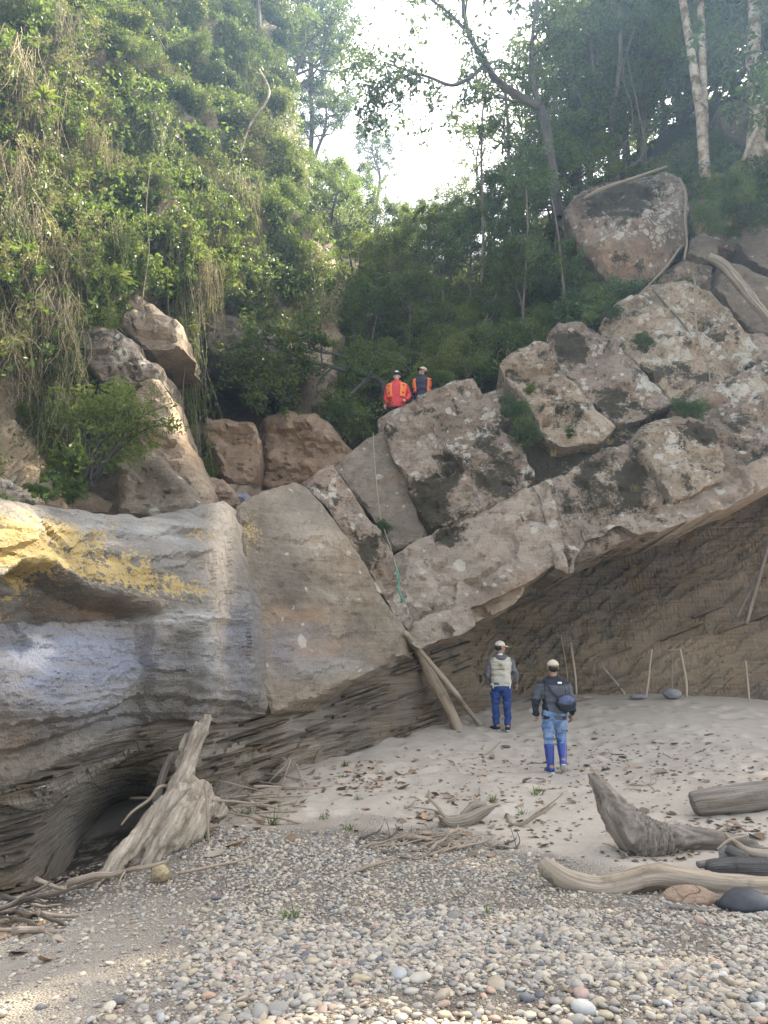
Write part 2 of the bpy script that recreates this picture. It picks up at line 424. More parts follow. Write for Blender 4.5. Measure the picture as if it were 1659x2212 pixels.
# ------------------------------------------------------------------ ground (sand bank and gravel bar)
_gc = [(1205, 1672, 12.2), (1085, 1585, 14.8), (1300, 1509, 17.4), (1500, 1509, 17.4), (1659, 1519, 17.2), (985, 1578, 14.7),
       (700, 1645, 12.7), (560, 1705, 11.2), (450, 1790, 8.6), (340, 1850, 7.7), (200, 1915, 7.15), (0, 1955, 7.2), (30, 2050, 5.7),
       (830, 2212, 4.02), (0, 2212, 4.1), (1659, 2212, 4.02), (830, 1900, 7.0), (1300, 1900, 7.1), (1659, 1900, 7.1), (1659, 1700, 10.3), (1100, 1700, 10.6), (800, 1780, 8.9), (250, 1800, 10.6), (200, 1870, 9.4), (300, 1765, 10.8), (90, 1915, 8.0)]
_gp = [tuple(at(*q)) for q in _gc] + [(0, 0, 0), (0, -8, .05), (-12, 0, .1), (12, 0, .1), (-14, 10, -.3), (16, 12, .3), (16, 18, .7), (5, 22, .7), (-5, 18, .2), (0, 20, .5), (-16, 25, .3), (18, 25, .8), (10, 5, 0.02)]
_gp = np.array(_gp)
_gz = tps(_gp[:, :2], _gp[:, 2], 1e-3)
_fp = np.random.default_rng(11)
_feet = np.c_[_fp.uniform(-1, 7.5, 260), _fp.uniform(9.2, 17.0, 260), _fp.uniform(.10, .24, 260), _fp.uniform(.015, .05, 260)]
def gravel_amount(x, y):
    """1 on the gravel bar, 0 on the sand"""
    yb = np.interp(x, [-6, -3, -1.9, -.6, 0, .9, 1.6, 2.6, 3.4, 5, 9], [8.6, 8.6, 8.6, 8.6, 8.4, 8.2, 7.4, 6.7, 6.2, 5.9, 5.7])
    n = fbm(np.stack([x * .9, y * .9, 0 * x], -1).reshape(-1, 3), 3, 21).reshape(np.shape(x)) * .45
    return sstep(.75, -.75, y - yb + n * 1.3)
def ground_z(x, y, fine=True):
    x = np.asarray(x, float); y = np.asarray(y, float); sh = x.shape
    z = _gz(x, y)
    p = np.stack([x, y, 0 * x], -1).reshape(-1, 3)
    z = z + (.035 * pn(p * .8, 2) + .018 * pn(p * 2.3, 3)).reshape(sh)
    if fine:
        z = z + (.008 * pn(p * 6.5, 4)).reshape(sh)
        g = 1 - gravel_amount(x, y)
        d = np.zeros(p.shape[0])
        for fx, fy, r, dp in _feet:
            q2 = ((p[:, 0] - fx) ** 2 + (p[:, 1] - fy) ** 2) / r ** 2
            k = q2 < 4
            d[k] += dp * (-np.exp(-q2[k] * 1.5) + .55 * np.exp(-(np.sqrt(q2[k]) - 1.15) ** 2 * 9))
        z = z + d.reshape(sh) * g
    return z
def gpt(u, v, lift=0.0, fine=True):
    """point where the ray through (u, v) meets the ground"""
    rx, rz = ray(u, v); Y = np.arange(2.5, 20.5, .03)
    h = CAMZ + rz * Y - ground_z(rx * Y, Y, False)
    k = np.argmax(h < 0) if (h < 0).any() else len(Y) - 1
    y = Y[k] if k == 0 else Y[k - 1] + (Y[k] - Y[k - 1]) * h[k - 1] / (h[k - 1] - h[k])
    x = rx * y; return np.array([x, y, float(ground_z(np.array([x]), np.array([y]), fine)[0]) + lift])
def ground_mat():
    t = NT('sand_and_fine_gravel')
    g = t.attr('gravel')
    n1 = t.noise(1.4, 5, .6); n2 = t.noise(9, 6, .65); n3 = t.noise(160, 3, .6); n4 = t.noise(46, 5, .7)
    sand = t.ramp(n1, [(.3, (.345, .292, .232)), (.55, (.41, .355, .288)), (.75, (.46, .405, .332))])
    sand = t.mix(t.rng(n2, .5, .68, 0, .28), sand, (.255, .215, .172))
    sand = t.mix(t.rng(n4, .60, .68, 0, .5), sand, (.20, .155, .115))
    sand = t.mix(.22, sand, t.ramp(n3, [(.3, (.2, .17, .14)), (.7, (.50, .46, .40))]))
    vc = t.vor(62, None, 'F1', 'Color'); vd = t.vor(62)
    gc = t.ramp(t.node('ShaderNodeSeparateColor', {}, Color=vc).outputs[0], [(0, (.20, .18, .16)), (.3, (.30, .26, .215)), (.55, (.40, .345, .28)), (.8, (.46, .41, .35)), (1, (.36, .27, .21))])
    gc = t.mix(t.rng(vd, .005, .011, 0, .6), gc, (.20, .168, .135))
    gc = t.mix(t.rng(t.noise(4, 4), .5, .65, 0, .6), gc, (.36, .305, .235))
    c = t.mix(g, sand, gc)
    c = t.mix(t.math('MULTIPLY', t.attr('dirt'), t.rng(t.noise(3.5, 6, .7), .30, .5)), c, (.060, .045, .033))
    h = t.math('ADD', t.math('MULTIPLY', n2, .35), t.math('MULTIPLY', n4, .18))
    h = t.math('ADD', h, t.math('MULTIPLY', n3, .08))
    h = t.math('SUBTRACT', h, t.math('MULTIPLY', t.math('MULTIPLY', vd, 18.0), t.math('MULTIPLY', g, .5)))
    return t.done(c, .93, t.bump(h, .7, .035), .15)
M['ground'] = ground_mat()
gx = np.concatenate([np.linspace(-40, -9, 16), np.arange(-8.7, 10.2, .065), np.linspace(10.6, 40, 16)])
gy = np.concatenate([np.linspace(-30, 2.4, 18), np.arange(2.6, 19.5, .065), np.linspace(19.8, 40, 12)])
GX, GY = np.meshgrid(gx, gy)
GZ = ground_z(GX, GY)
nx, ny = len(gx), len(gy)
ii = (np.arange(ny - 1)[:, None] * nx + np.arange(nx - 1)[None]).ravel()
def dirt_shade_amount(x, y): return np.maximum(sstep(1.2, .7, np.hypot((x + 3.3) / 1.15, (y - 9.2) / 1.6)), _dirt0(x, y))  # this ellipse paints the undercut's shade onto the pit floor, over the debris earth
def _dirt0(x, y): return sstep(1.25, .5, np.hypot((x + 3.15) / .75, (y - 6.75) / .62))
tag(MB().add(np.stack([GX, GY, GZ], -1).reshape(-1, 3), np.stack([ii, ii + 1, ii + nx + 1, ii + nx], 1), gravel=(gravel_amount(GX, GY) * (1 - .75 * sstep(-.5, -1.6, GX + (GY - 4.3) * .12) * sstep(7.0, 5.9, GY))).ravel(), dirt=dirt_shade_amount(GX, GY).ravel()).obj('ground', M['ground'], loc=(0, 0, 0)), kind='structure')

# ------------------------------------------------------------------ rocks
def in_poly(px, py, poly):
    x1, y1 = poly[:, 0], poly[:, 1]; x2, y2 = np.roll(x1, -1), np.roll(y1, -1)
    c = ((y1[None] > py[:, None]) != (y2[None] > py[:, None])) & (px[:, None] < (x2 - x1)[None] * (py[:, None] - y1[None]) / (y2 - y1 + 1e-9)[None] + x1[None])
    return c.sum(1) % 2 == 1
def seg_dist(p, poly):
    a = poly; b = np.roll(poly, -1, 0); ab = b - a; L = (ab ** 2).sum(1) + 1e-9
    out = np.empty(len(p))
    for s in range(0, len(p), 4000):
        q = p[s:s + 4000]; t = np.clip(((q[:, None] - a[None]) * ab[None]).sum(-1) / L[None], 0, 1)
        out[s:s + 4000] = np.sqrt(((q[:, None] - a[None] - t[..., None] * ab[None]) ** 2).sum(-1).min(1))
    return out
def rock_surface(poly, depth, h=9, R=.22, amp=.10, ns=1.1, thick=2.2, ext=(0, 1, -.1), seed=0, blobs=(), step=.0, bedn=None, edge=.35, shrink=.12, extra=None, rag=.35, sstp=2.2, cap=True, skirt=True, fac=0.0, grow=0.0):
    poly = np.array(poly, float)
    B = []
    for a, b in zip(poly, np.roll(poly, -1, 0)):
        k = max(1, int(round(np.linalg.norm(b - a) / h)))
        for i in range(k): B.append(a + (b - a) * i / k)
    B = np.array(B)
    e = np.roll(B, -1, 0) - np.roll(B, 1, 0); nrm = np.stack([e[:, 1], -e[:, 0]], 1); nrm /= np.linalg.norm(nrm, axis=1)[:, None] + 1e-9
    B = B + nrm * (rag * h * fbm(np.c_[B / 42., np.zeros(len(B))], 3, seed + 3))[:, None]
    if grow:
        sg = np.sign((B[:, 0] * np.roll(B[:, 1], -1) - np.roll(B[:, 0], -1) * B[:, 1]).sum()); B = B + nrm * (sg * grow)
    lo, hi = B.min(0), B.max(0)
    g = np.stack(np.meshgrid(np.arange(lo[0], hi[0], h), np.arange(lo[1], hi[1], h * .87)), -1)
    g[1::2, :, 0] += h / 2; g = g.reshape(-1, 2) + RNG.uniform(-.22, .22, (g.shape[0] * g.shape[1], 2)) * h
    g = g[in_poly(g[:, 0], g[:, 1], B)]
    if len(g): g = g[seg_dist(g, B) > .5 * h]
    pts = [Vector(q) for q in np.vstack([B, g])]; nb = len(B)
    vo, _, fo, *_ = geometry.delaunay_2d_cdt(pts, [(i, (i + 1) % nb) for i in range(nb)], [list(range(nb))], 1, 1e-4)
    uv = np.array([(q.x, q.y) for q in vo]); fc = np.array([f for f in fo if len(f) == 3])
    used = np.unique(fc); mp = -np.ones(len(uv), int); mp[used] = np.arange(len(used)); uv = uv[used]; fc = mp[fc]
    d = seg_dist(uv, B); Y0 = depth(uv[:, 0], uv[:, 1]); dm = d * Y0 / F
    t = np.clip(dm / R, 0, 1); push = R * (1 - np.sqrt(np.clip(1 - (1 - t) ** 2, 0, 1)))
    P0 = at(uv[:, 0], uv[:, 1], Y0)
    c0 = P0.mean(0); n = np.linalg.svd(P0 - c0, full_matrices=False)[2][2]
    if n[1] > 0: n = -n
    P = at(uv[:, 0], uv[:, 1], Y0 + push)
    w = edge + (1 - edge) * t
    dsp = amp * fbm(P * ns, 5, seed)
    if step:
        q = fbm(P * [sstp * .45, sstp * .6, sstp], 4, seed + 31) * 2.2; fl = np.floor(q); fr = q - fl
        dsp = dsp + step * (fl + sstep(.78, 1, fr))
    if fac:
        for sc_, a_ in ((.62, 1.0), (.24, .38)):
            sd_ = np.random.default_rng(seed + 900); q = P / (np.array([1.5, 1.2, .8]) * sc_) + .35 * fbm(P * 1.3, 2, seed + 77)[:, None]; ce = np.floor(q); best = np.full(len(q), 9e9); hv = np.zeros(len(q))
            for dx in (-1, 0, 1):
                for dy in (-1, 0, 1):
                    for dz in (-1, 0, 1):
                        cc = ce + [dx, dy, dz]; hh = np.sin(cc @ np.array([[127.1, 269.5, 113.5], [311.7, 183.3, 271.9], [74.7, 246.1, 124.6]]) + seed) * 43758.5453; hh = hh - np.floor(hh); h2 = (hh * 91.7) % 1.0
                        r_ = q - cc - hh; d2 = (r_ ** 2).sum(1); k_ = d2 < best; best[k_] = d2[k_]; hv[k_] = ((h2[k_, 0] - .5) * 1.0 + (r_[k_] * (h2[k_] - .5)).sum(1) * 1.6)
            dsp = dsp + fac * a_ * hv
    if extra is not None: dsp = dsp + extra(uv[:, 0], uv[:, 1], P)
    P = P + n * (dsp * w)[:, None]
    # outline loop -> sides that run back into the hill
    ed = np.sort(np.vstack([fc[:, [0, 1]], fc[:, [1, 2]], fc[:, [2, 0]]]), 1)
    key, cnt = np.unique(ed, axis=0, return_counts=True)
    be = key[cnt == 1]; nxt = {}
    for a, b in be: nxt.setdefault(a, []).append(b); nxt.setdefault(b, []).append(a)
    st = be[0][0]; loop = [st]; prev = None; cur = st
    while True:
        cand = [q for q in nxt[cur] if q != prev]
        if not cand: break
        prev, cur = cur, cand[0]
        if cur == st or len(loop) > len(be): break
        loop.append(cur)
    loop = np.array(loop); m = len(loop)
    ar = ((uv[loop, 0] * np.roll(uv[loop, 1], -1)) - (uv[np.roll(loop, -1), 0] * uv[loop, 1])).sum()
    # make front triangles face the camera
    f0 = fc[0]; nn = np.cross(P0[fc[:, 1]] - P0[fc[:, 0]], P0[fc[:, 2]] - P0[fc[:, 0]]).sum(0)
    if nn @ n < 0: fc = fc[:, ::-1]
    if not skirt:
        return P, [fc], {nm: np.clip(sum(s_ * np.exp(-(((uv[:, 0] - u_) / ru) ** 2 + ((uv[:, 1] - v_) / rv) ** 2)) for n2_, u_, v_, ru, rv, s_ in blobs if n2_ == nm), -1, 1.2) for nm in {b_[0] for b_ in blobs}}
    V = [P]; F4 = []; last = loop; off = len(P); cen = P[loop].mean(0); ext = np.array(ext, float)
    K = 5; att_u = [uv]
    for k in range(1, K + 1):
        fr = k / K; q = P[loop] + ext * thick * fr
        cc = cen + ext * thick * fr
        q = q + (cc - q) * (shrink * fr ** 1.5)
        q = q + (fbm(q * ns * .9, 3, seed + 50 + k) * amp * 1.1)[:, None] * np.array([.5, .5, .7])
        V.append(q); att_u.append(uv[loop]); ids = np.arange(off, off + m)
        a, b = last, np.roll(last, -1); c_, d_ = np.roll(ids, -1), ids
        F4.append(np.stack([a, b, c_, d_], 1) if ar > 0 else np.stack([b, a, d_, c_], 1)); last = ids; off += m
    V.append((cen + ext * thick)[None]); att_u.append(uv[loop].mean(0)[None])
    a, b = last, np.roll(last, -1); tip = np.full(m, off)
    capf = np.stack([a, b, tip], 1) if ar > 0 else np.stack([b, a, tip], 1)
    V = np.vstack(V); UV = np.vstack(att_u)
    at_ = {}
    for nm, u, v, ru, rv, s in blobs:
        q = s * np.exp(-(((UV[:, 0] - u) / ru) ** 2 + ((UV[:, 1] - v) / rv) ** 2))
        at_[nm] = np.clip(at_.get(nm, 0) + q, -1, 1.2)
    return V, [fc, np.vstack(F4)] + ([capf] if cap else []), at_
def rock(name, label, poly, depth, mat, cat='rock', sharp=30, group=None, kind=None, **k):
    if name.startswith(('sandstone', 'perched', 'boulder', 'cliff_rock')):
        k['R'] = k.get('R', .2) * (.32 if name.startswith('sandstone') else .8); k.setdefault('fac', .12 if mat != 'brown' else .05); k.setdefault('h', 7); k.setdefault('grow', 3.6 if name.startswith('sandstone') else 0); k.setdefault('rag', .8)
    V, f, a = rock_surface(poly, depth, **k)
    return tag(MB().add(V, f, **a).obj(name, M[mat], sharp=sharp), label, None if kind else cat, group, kind)

def face(off=0.0): return depth_plane((880, 1400, 14.3), (870, 890, 16.6), (1600, 1070, 15.3), off)
SLAB = []
# continuous bed behind the joints
rock('bedrock_core', 'shadowed sandstone bed showing in the joints between the tilted blocks',
     [(866, 1330), (800, 1120), (850, 950), (980, 880), (1100, 830), (1200, 770), (1330, 730), (1450, 700), (1560, 720), (2050, 700), (2050, 830), (1740, 980), (1600, 1040), (1480, 1095), (1300, 1150), (1225, 1210), (1110, 1262), (1000, 1320), (910, 1372)],
     face(-.42), 'block', h=16, R=.15, amp=.16, thick=6.0, ext=(0, 1, -.10), seed=1, shrink=.0, blobs=[('moss', 1180, 960, 160, 90, .7), ('moss', 1400, 900, 80, 60, .5)])
rock('sandstone_block', 'big lichened sandstone block whose crest hides the legs of two people',
     [(838, 925), (839, 910), (879, 878), (929, 848), (979, 828), (1019, 825), (1040, 848), (1064, 873), (1080, 903), (1084, 933), (1112, 948), (1132, 978), (1150, 1018), (1152, 1040), (1110, 1062), (1055, 1092), (1010, 1118), (960, 1136), (928, 1138), (905, 1095), (885, 1050), (862, 1003), (847, 963)],
     face(.18), 'block', R=.3, amp=.13, thick=3.4, ext=(0, 1, -.42), seed=2, step=.05, blobs=[('moss', 930, 1090, 40, 60, .95), ('moss', 1080, 1030, 50, 60, .6), ('moss', 1000, 1000, 70, 40, .3), ('pale', 1060, 900, 40, 40, .5), ('pale', 990, 960, 60, 40, .4)])
rock('sandstone_block', 'smooth recessed sandstone face that the green rope hangs down',
     [(835, 935), (846, 963), (861, 1003), (884, 1053), (904, 1098), (926, 1148), (905, 1168), (852, 1190), (832, 1155), (800, 1105), (775, 1068), (745, 1033), (722, 1010), (760, 975), (800, 948)],
     face(-.10), 'brown', R=.12, amp=.05, thick=3.0, ext=(0, 1, -.3), seed=3, step=.02, blobs=[('moss', 830, 1140, 30, 50, .5), ('moss', 850, 960, 25, 40, .4)])
rock('sandstone_block', 'narrow lichened wedge of sandstone leaning beside the rope',
     [(655, 1045), (690, 1020), (716, 1013), (745, 1046), (780, 1096), (810, 1146), (842, 1192), (852, 1230), (864, 1290), (886, 1340), (884, 1360), (868, 1342), (838, 1296), (805, 1246), (772, 1196), (742, 1146), (712, 1100), (682, 1066)],
     depth_tps([(655, 1045, 13.4), (716, 1013, 14.0), (780, 1096, 14.1), (850, 1230, 14.3), (886, 1345, 14.2), (805, 1246, 13.7), (742, 1146, 13.6)]), 'block', h=7, R=.14, amp=.08, thick=2.6, ext=(.1, 1, -.1), seed=4, step=.03, blobs=[('moss', 790, 1200, 25, 40, .8), ('pale', 730, 1060, 40, 30, .3)])
rock('sandstone_block', 'broad smooth brown sandstone block with a straight crack along its side',
     [(511, 1105), (532, 1085), (580, 1062), (640, 1048), (660, 1057), (690, 1088), (720, 1128), (755, 1183), (790, 1238), (828, 1300), (858, 1342), (876, 1366), (868, 1410), (800, 1446), (720, 1482), (650, 1515), (587, 1541), (578, 1500), (568, 1440), (559, 1370), (552, 1300), (539, 1250), (524, 1190), (512, 1140)],
     depth_tps([(510, 1105, 11.7), (540, 1300, 11.3), (585, 1540, 11.25), (640, 1050, 13.1), (760, 1190, 13.4), (878, 1365, 13.9), (870, 1410, 13.7), (720, 1480, 12.4), (700, 1300, 12.65), (600, 1200, 12.0)]), 'brown', R=.15, amp=.055, ns=.8, thick=2.8, ext=(.25, 1, -.12), seed=5, step=.022,
     blobs=[('yl', 545, 1150, 36, 50, .85), ('blue', 640, 1400, 70, 60, .6), ('grey', 650, 1120, 50, 60, .25), ('pale', 690, 1180, 70, 50, .35), ('dark', 610, 1250, 90, 90, .6), ('dark', 790, 1370, 90, 50, .5), ('stain', 690, 1170, 60, 40, .5), ('moss', 640, 1260, 90, 50, .25), ('rust', 640, 1330, 120, 25, .5), ('rust', 720, 1400, 110, 22, .6), ('grey', 730, 1440, 90, 24, .4)])
LEFTD = depth_tps([(-60, 1060, 8.3), (0, 1090, 7.9), (0, 1240, 7.15), (0, 1335, 7.45), (120, 1315, 8.25), (220, 1310, 8.6), (0, 1450, 7.1), (0, 1650, 7.3), (-60, 1730, 7.4), (150, 1125, 8.9), (150, 1220, 8.0), (160, 1450, 7.95), (200, 1600, 8.3),
                   (300, 1125, 9.8), (300, 1200, 9.0), (300, 1290, 8.9), (320, 1450, 9.0), (300, 1560, 9.3), (450, 1105, 10.8), (450, 1190, 10.05), (450, 1400, 9.85), (450, 1555, 10.2), (503, 1100, 11.4), (535, 1250, 10.9), (565, 1480, 10.9), (580, 1542, 11.1)])
def pl(u, pts):
    q = np.array(pts, float); return np.interp(u, q[:, 0], q[:, 1])
def left_relief(u, v, P):
    jag = 7 * fbm(np.c_[u / 40., v / 160., 0 * u], 3, 79) + 4 * pn(np.c_[u / 11., v / 40., 0 * u], 80)
    vj = v + jag; r = 0 * u
    lip = pl(u, [(-70, 1262), (0, 1256), (60, 1214), (110, 1226), (170, 1262), (230, 1292), (330, 1322)])
    floor_ = pl(u, [(-70, 1350), (0, 1345), (150, 1342), (330, 1338)])
    r -= .34 * sstep(lip - 2, lip + 7, vj) * (1 - sstep(floor_ - 14, floor_ + 3, vj)) * sstep(345, 300, u)           # hollow under the lip
    r += .12 * np.exp(-((vj - lip + 12) / 14) ** 2) * sstep(380, 300, u)
    ue = 322 + .03 * (v - 1400) + .5 * jag
    r += .13 * sstep(ue - 2, ue + 5, u) * sstep(1325, 1345, v) * (1 - sstep(420, 520, u))                            # upright broken edge
    for ln, d, w in (([(-70, 1572), (60, 1560), (200, 1545), (310, 1502), (420, 1512), (580, 1528)], .13, 4), ([(-70, 1640), (120, 1598), (240, 1545), (330, 1540), (450, 1538), (580, 1540)], .10, 4), ([(-70, 1205), (80, 1165), (140, 1180), (300, 1205), (470, 1190)], .06, 4), ([(-70, 1130), (150, 1150), (300, 1158), (420, 1140), (500, 1150)], .05, 5), ([(300, 1338), (400, 1332), (480, 1342), (540, 1352)], .07, 4), ([(330, 1480), (430, 1488), (560, 1510)], .05, 4)):
        e = pl(u, ln); inr = ((u > ln[0][0]) & (u < ln[-1][0])).astype(float); r -= d * sstep(e - w, e + w, vj) * inr * (1 - sstep(e + 60, e + 120, vj))
    w_ = (P[:, 2] + .10 * P[:, 0]) ; 
    for th, a, fr in ((.11, .022, .7), (.045, .014, 1.4)):
        k = np.floor((w_ + .03 * pn(P * 1.5, 83)) / th); r += a * np.floor(3 * pn(np.stack([P[:, 0] * fr, k * 5.3, k * 2.1], 1), 84) + .5) / 3 * sstep(1300, 1360, v)
    return r
rock('weathered_rock', 'long rounded blue grey rock streaked with yellow lichen',
     [(-70, 1060), (0, 1072), (40, 1082), (100, 1094), (200, 1106), (290, 1116), (350, 1112), (400, 1100), (450, 1090), (482, 1085), (507, 1098), (507, 1140), (519, 1190), (534, 1250), (545, 1302), (552, 1370), (562, 1440), (572, 1500), (580, 1542), (520, 1556), (450, 1562), (380, 1552), (300, 1566), (240, 1582), (205, 1612), (130, 1650), (60, 1690), (0, 1715), (-70, 1732)],
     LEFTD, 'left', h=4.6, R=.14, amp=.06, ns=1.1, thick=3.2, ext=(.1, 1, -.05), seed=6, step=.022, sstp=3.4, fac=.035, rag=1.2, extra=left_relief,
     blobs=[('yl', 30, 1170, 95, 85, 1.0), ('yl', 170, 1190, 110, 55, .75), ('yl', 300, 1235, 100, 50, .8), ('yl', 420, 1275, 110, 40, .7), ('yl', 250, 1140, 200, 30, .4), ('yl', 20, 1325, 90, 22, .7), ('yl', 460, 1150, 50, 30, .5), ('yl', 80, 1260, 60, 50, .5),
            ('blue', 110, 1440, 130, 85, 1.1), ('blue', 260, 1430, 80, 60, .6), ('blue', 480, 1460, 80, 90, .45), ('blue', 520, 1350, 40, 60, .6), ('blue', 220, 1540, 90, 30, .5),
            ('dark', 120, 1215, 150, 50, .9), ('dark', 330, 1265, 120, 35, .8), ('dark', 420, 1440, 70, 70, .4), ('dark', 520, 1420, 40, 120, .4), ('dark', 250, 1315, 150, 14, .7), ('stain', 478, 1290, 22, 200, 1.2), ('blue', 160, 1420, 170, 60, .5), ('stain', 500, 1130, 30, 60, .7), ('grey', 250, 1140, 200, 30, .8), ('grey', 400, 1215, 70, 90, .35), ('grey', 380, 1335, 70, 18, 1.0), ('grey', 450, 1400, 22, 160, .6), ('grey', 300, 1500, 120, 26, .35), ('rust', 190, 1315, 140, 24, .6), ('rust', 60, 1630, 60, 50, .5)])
rock('sandstone_ledge', 'pale smooth sandstone ledge above the leaning log',
     [(854, 1203), (884, 1180), (924, 1158), (985, 1132), (1054, 1102), (1110, 1072), (1150, 1052), (1164, 1070), (1182, 1120), (1203, 1218), (1170, 1238), (1124, 1261), (1060, 1292), (1013, 1312), (1022, 1332), (1027, 1351), (960, 1376), (909, 1393), (893, 1385), (884, 1361), (868, 1330), (859, 1300)],
     face(.10), 'slab', R=.12, amp=.07, ns=.9, thick=3.0, ext=(0, 1, -.12), seed=7, step=.035, blobs=[('moss', 960, 1160, 30, 30, .6), ('moss', 1000, 1140, 40, 20, .4), ('pale', 900, 1270, 40, 60, .3), ('yl', 885, 1290, 18, 30, .35)])
rock('sandstone_ledge', 'low pale step of sandstone jutting below the smooth ledge',
     [(884, 1361), (900, 1350), (960, 1322), (1013, 1305), (1026, 1350), (960, 1376), (909, 1394), (893, 1386)], face(.30), 'slab', h=7, R=.06, amp=.04, thick=1.6, ext=(0, 1, -.1), seed=8, step=.02)
rock('sandstone_ledge', 'thin broken lip of sandstone under the pale ledge',
     [(1010, 1318), (1060, 1296), (1112, 1270), (1128, 1272), (1110, 1300), (1060, 1322), (1020, 1340)], face(-.2), 'slab', h=7, R=.05, amp=.05, thick=2, ext=(0, 1, -.08), seed=9, step=.03)
for lab, poly, off, sd in [
    ('upright sandstone slice next to the pale ledge', [(1152, 1050), (1178, 1042), (1192, 1080), (1206, 1140), (1222, 1210), (1224, 1236), (1204, 1226), (1186, 1130), (1168, 1075)], .16, 10),
    ('cracked sandstone slice with dark moss specks', [(1181, 1041), (1216, 1030), (1246, 1060), (1262, 1110), (1262, 1172), (1240, 1200), (1238, 1236), (1226, 1238), (1210, 1140), (1195, 1080)], .06, 11),
    ('squared sandstone blocks hanging over the shelter roof edge', [(1235, 1180), (1262, 1166), (1300, 1142), (1342, 1118), (1366, 1132), (1368, 1158), (1330, 1172), (1300, 1190), (1262, 1204), (1240, 1208)], -.18, 12),
    ('thin grey sandstone lip above the shelter', [(1262, 1112), (1300, 1100), (1350, 1108), (1420, 1096), (1470, 1085), (1484, 1120), (1420, 1146), (1382, 1152), (1340, 1128), (1300, 1150), (1264, 1166)], .10, 13)]:
    rock('sandstone_slice', lab, poly, face(off), 'block' if sd > 10 else 'slab', h=6.5, R=.06, amp=.05, thick=2.6, ext=(0, 1, -.1), seed=sd, step=.03, blobs=[('moss', 1225, 1105, 18, 30, .7)])
rock('sandstone_block', 'mossy sandstone block with a dark hollow and dry grass',
     [(1216, 1030), (1240, 1010), (1280, 985), (1306, 972), (1354, 962), (1389, 1002), (1418, 1034), (1436, 1068), (1430, 1094), (1390, 1100), (1350, 1105), (1300, 1098), (1264, 1108), (1248, 1060)],
     face(.12), 'block', R=.2, amp=.10, thick=2.8, ext=(0, 1, -.1), seed=14, step=.05, blobs=[('moss', 1370, 1040, 30, 40, .9), ('moss', 1280, 1020, 40, 40, .5)])
rock('sandstone_block', 'rounded sandstone block with pale lichen rosettes under the big slabs',
     [(1372, 962), (1386, 930), (1420, 911), (1470, 905), (1510, 912), (1540, 933), (1554, 965), (1563, 1010), (1558, 1035), (1510, 1056), (1452, 1084), (1438, 1062), (1420, 1030), (1392, 1000)],
     face(.28), 'block', R=.32, amp=.09, thick=2.8, ext=(0, 1, -.1), seed=15, step=.04, blobs=[('moss', 1510, 935, 40, 20, .7), ('pale', 1440, 960, 40, 40, .3)])
rock('sandstone_ledge', 'stepped grey sandstone edge below the rounded block',
     [(1438, 1076), (1510, 1058), (1560, 1036), (1566, 1012), (1608, 1010), (1624, 1046), (1622, 1066), (1585, 1086), (1540, 1104), (1482, 1124), (1452, 1112)], face(.05), 'slab', h=7, R=.05, amp=.05, thick=3, ext=(0, 1, -.1), seed=16, step=.05, sstp=4)
rock('sandstone_block', 'long tilted sandstone block with a sharp pale edge behind the shrub',
     [(1084, 790), (1109, 763), (1154, 740), (1184, 745), (1189, 773), (1209, 803), (1229, 823), (1254, 853), (1289, 893), (1329, 922), (1309, 948), (1279, 955), (1239, 958), (1209, 958), (1181, 940), (1169, 913), (1154, 883), (1129, 853), (1102, 828)],
     face(.05), 'block', R=.22, amp=.09, thick=2.8, ext=(0, 1, -.25), seed=17, step=.05, blobs=[('pale', 1250, 870, 40, 40, .4), ('moss', 1180, 760, 20, 20, .5), ('rust', 1200, 900, 60, 40, .4)])
rock('sandstone_block', 'long tilted sandstone block with a mossy rounded top',
     [(1184, 723), (1209, 700), (1249, 698), (1279, 713), (1319, 738), (1349, 768), (1379, 798), (1409, 828), (1439, 858), (1449, 873), (1419, 884), (1379, 903), (1339, 918), (1304, 897), (1269, 862), (1236, 823), (1206, 793), (1190, 763)],
     face(-.05), 'block', R=.28, amp=.09, thick=2.8, ext=(0, 1, -.25), seed=18, step=.05, blobs=[('moss', 1230, 740, 36, 28, .9), ('moss', 1330, 870, 40, 30, .7), ('pale', 1400, 830, 40, 40, .6), ('pale', 1320, 770, 40, 30, .3)])
rock('sandstone_slab', 'broad lichen spotted sandstone slab below the perched boulder',
     [(1294, 708), (1330, 662), (1370, 637), (1420, 616), (1480, 609), (1530, 634), (1560, 660), (1600, 710), (1640, 760), (1655, 777), (1600, 806), (1550, 831), (1500, 852), (1453, 872), (1420, 832), (1372, 782), (1332, 745)],
     face(-.15), 'block', R=.26, amp=.10, thick=2.8, ext=(0, 1, -.2), seed=19, step=.05, blobs=[('pale', 1480, 720, 140, 60, .45), ('pale', 1620, 760, 40, 40, .5), ('moss', 1420, 800, 60, 30, .5)])
rock('sandstone_slab', 'steep sandstone slab with pale lichen running down to the roof edge',
     [(1740, 735), (1700, 748), (1657, 780), (1602, 809), (1548, 836), (1502, 857), (1458, 880), (1480, 904), (1520, 914), (1546, 935), (1560, 970), (1568, 1010), (1608, 1008), (1660, 985), (1740, 955)],
     face(.0), 'block', R=.14, amp=.08, thick=2.8, ext=(0, 1, -.15), seed=20, step=.06, blobs=[('pale', 1600, 850, 60, 40, .6), ('pale', 1650, 940, 60, 40, .4)])
rock('sandstone_slab', 'thick sandstone roof slab running out to the right over the shelter',
     [(1610, 1010), (1660, 988), (1740, 955), (1760, 1000), (1700, 1030), (1624, 1062)], face(-.02), 'slab', h=8, R=.08, amp=.06, thick=3, ext=(0, 1, -.1), seed=21, step=.05)
B_D = depth_tps([(1222, 455, 19.4), (1350, 385, 20.0), (1480, 400, 19.6), (1365, 640, 18.6), (1350, 500, 18.5), (1440, 560, 18.7), (1250, 540, 19.0)])
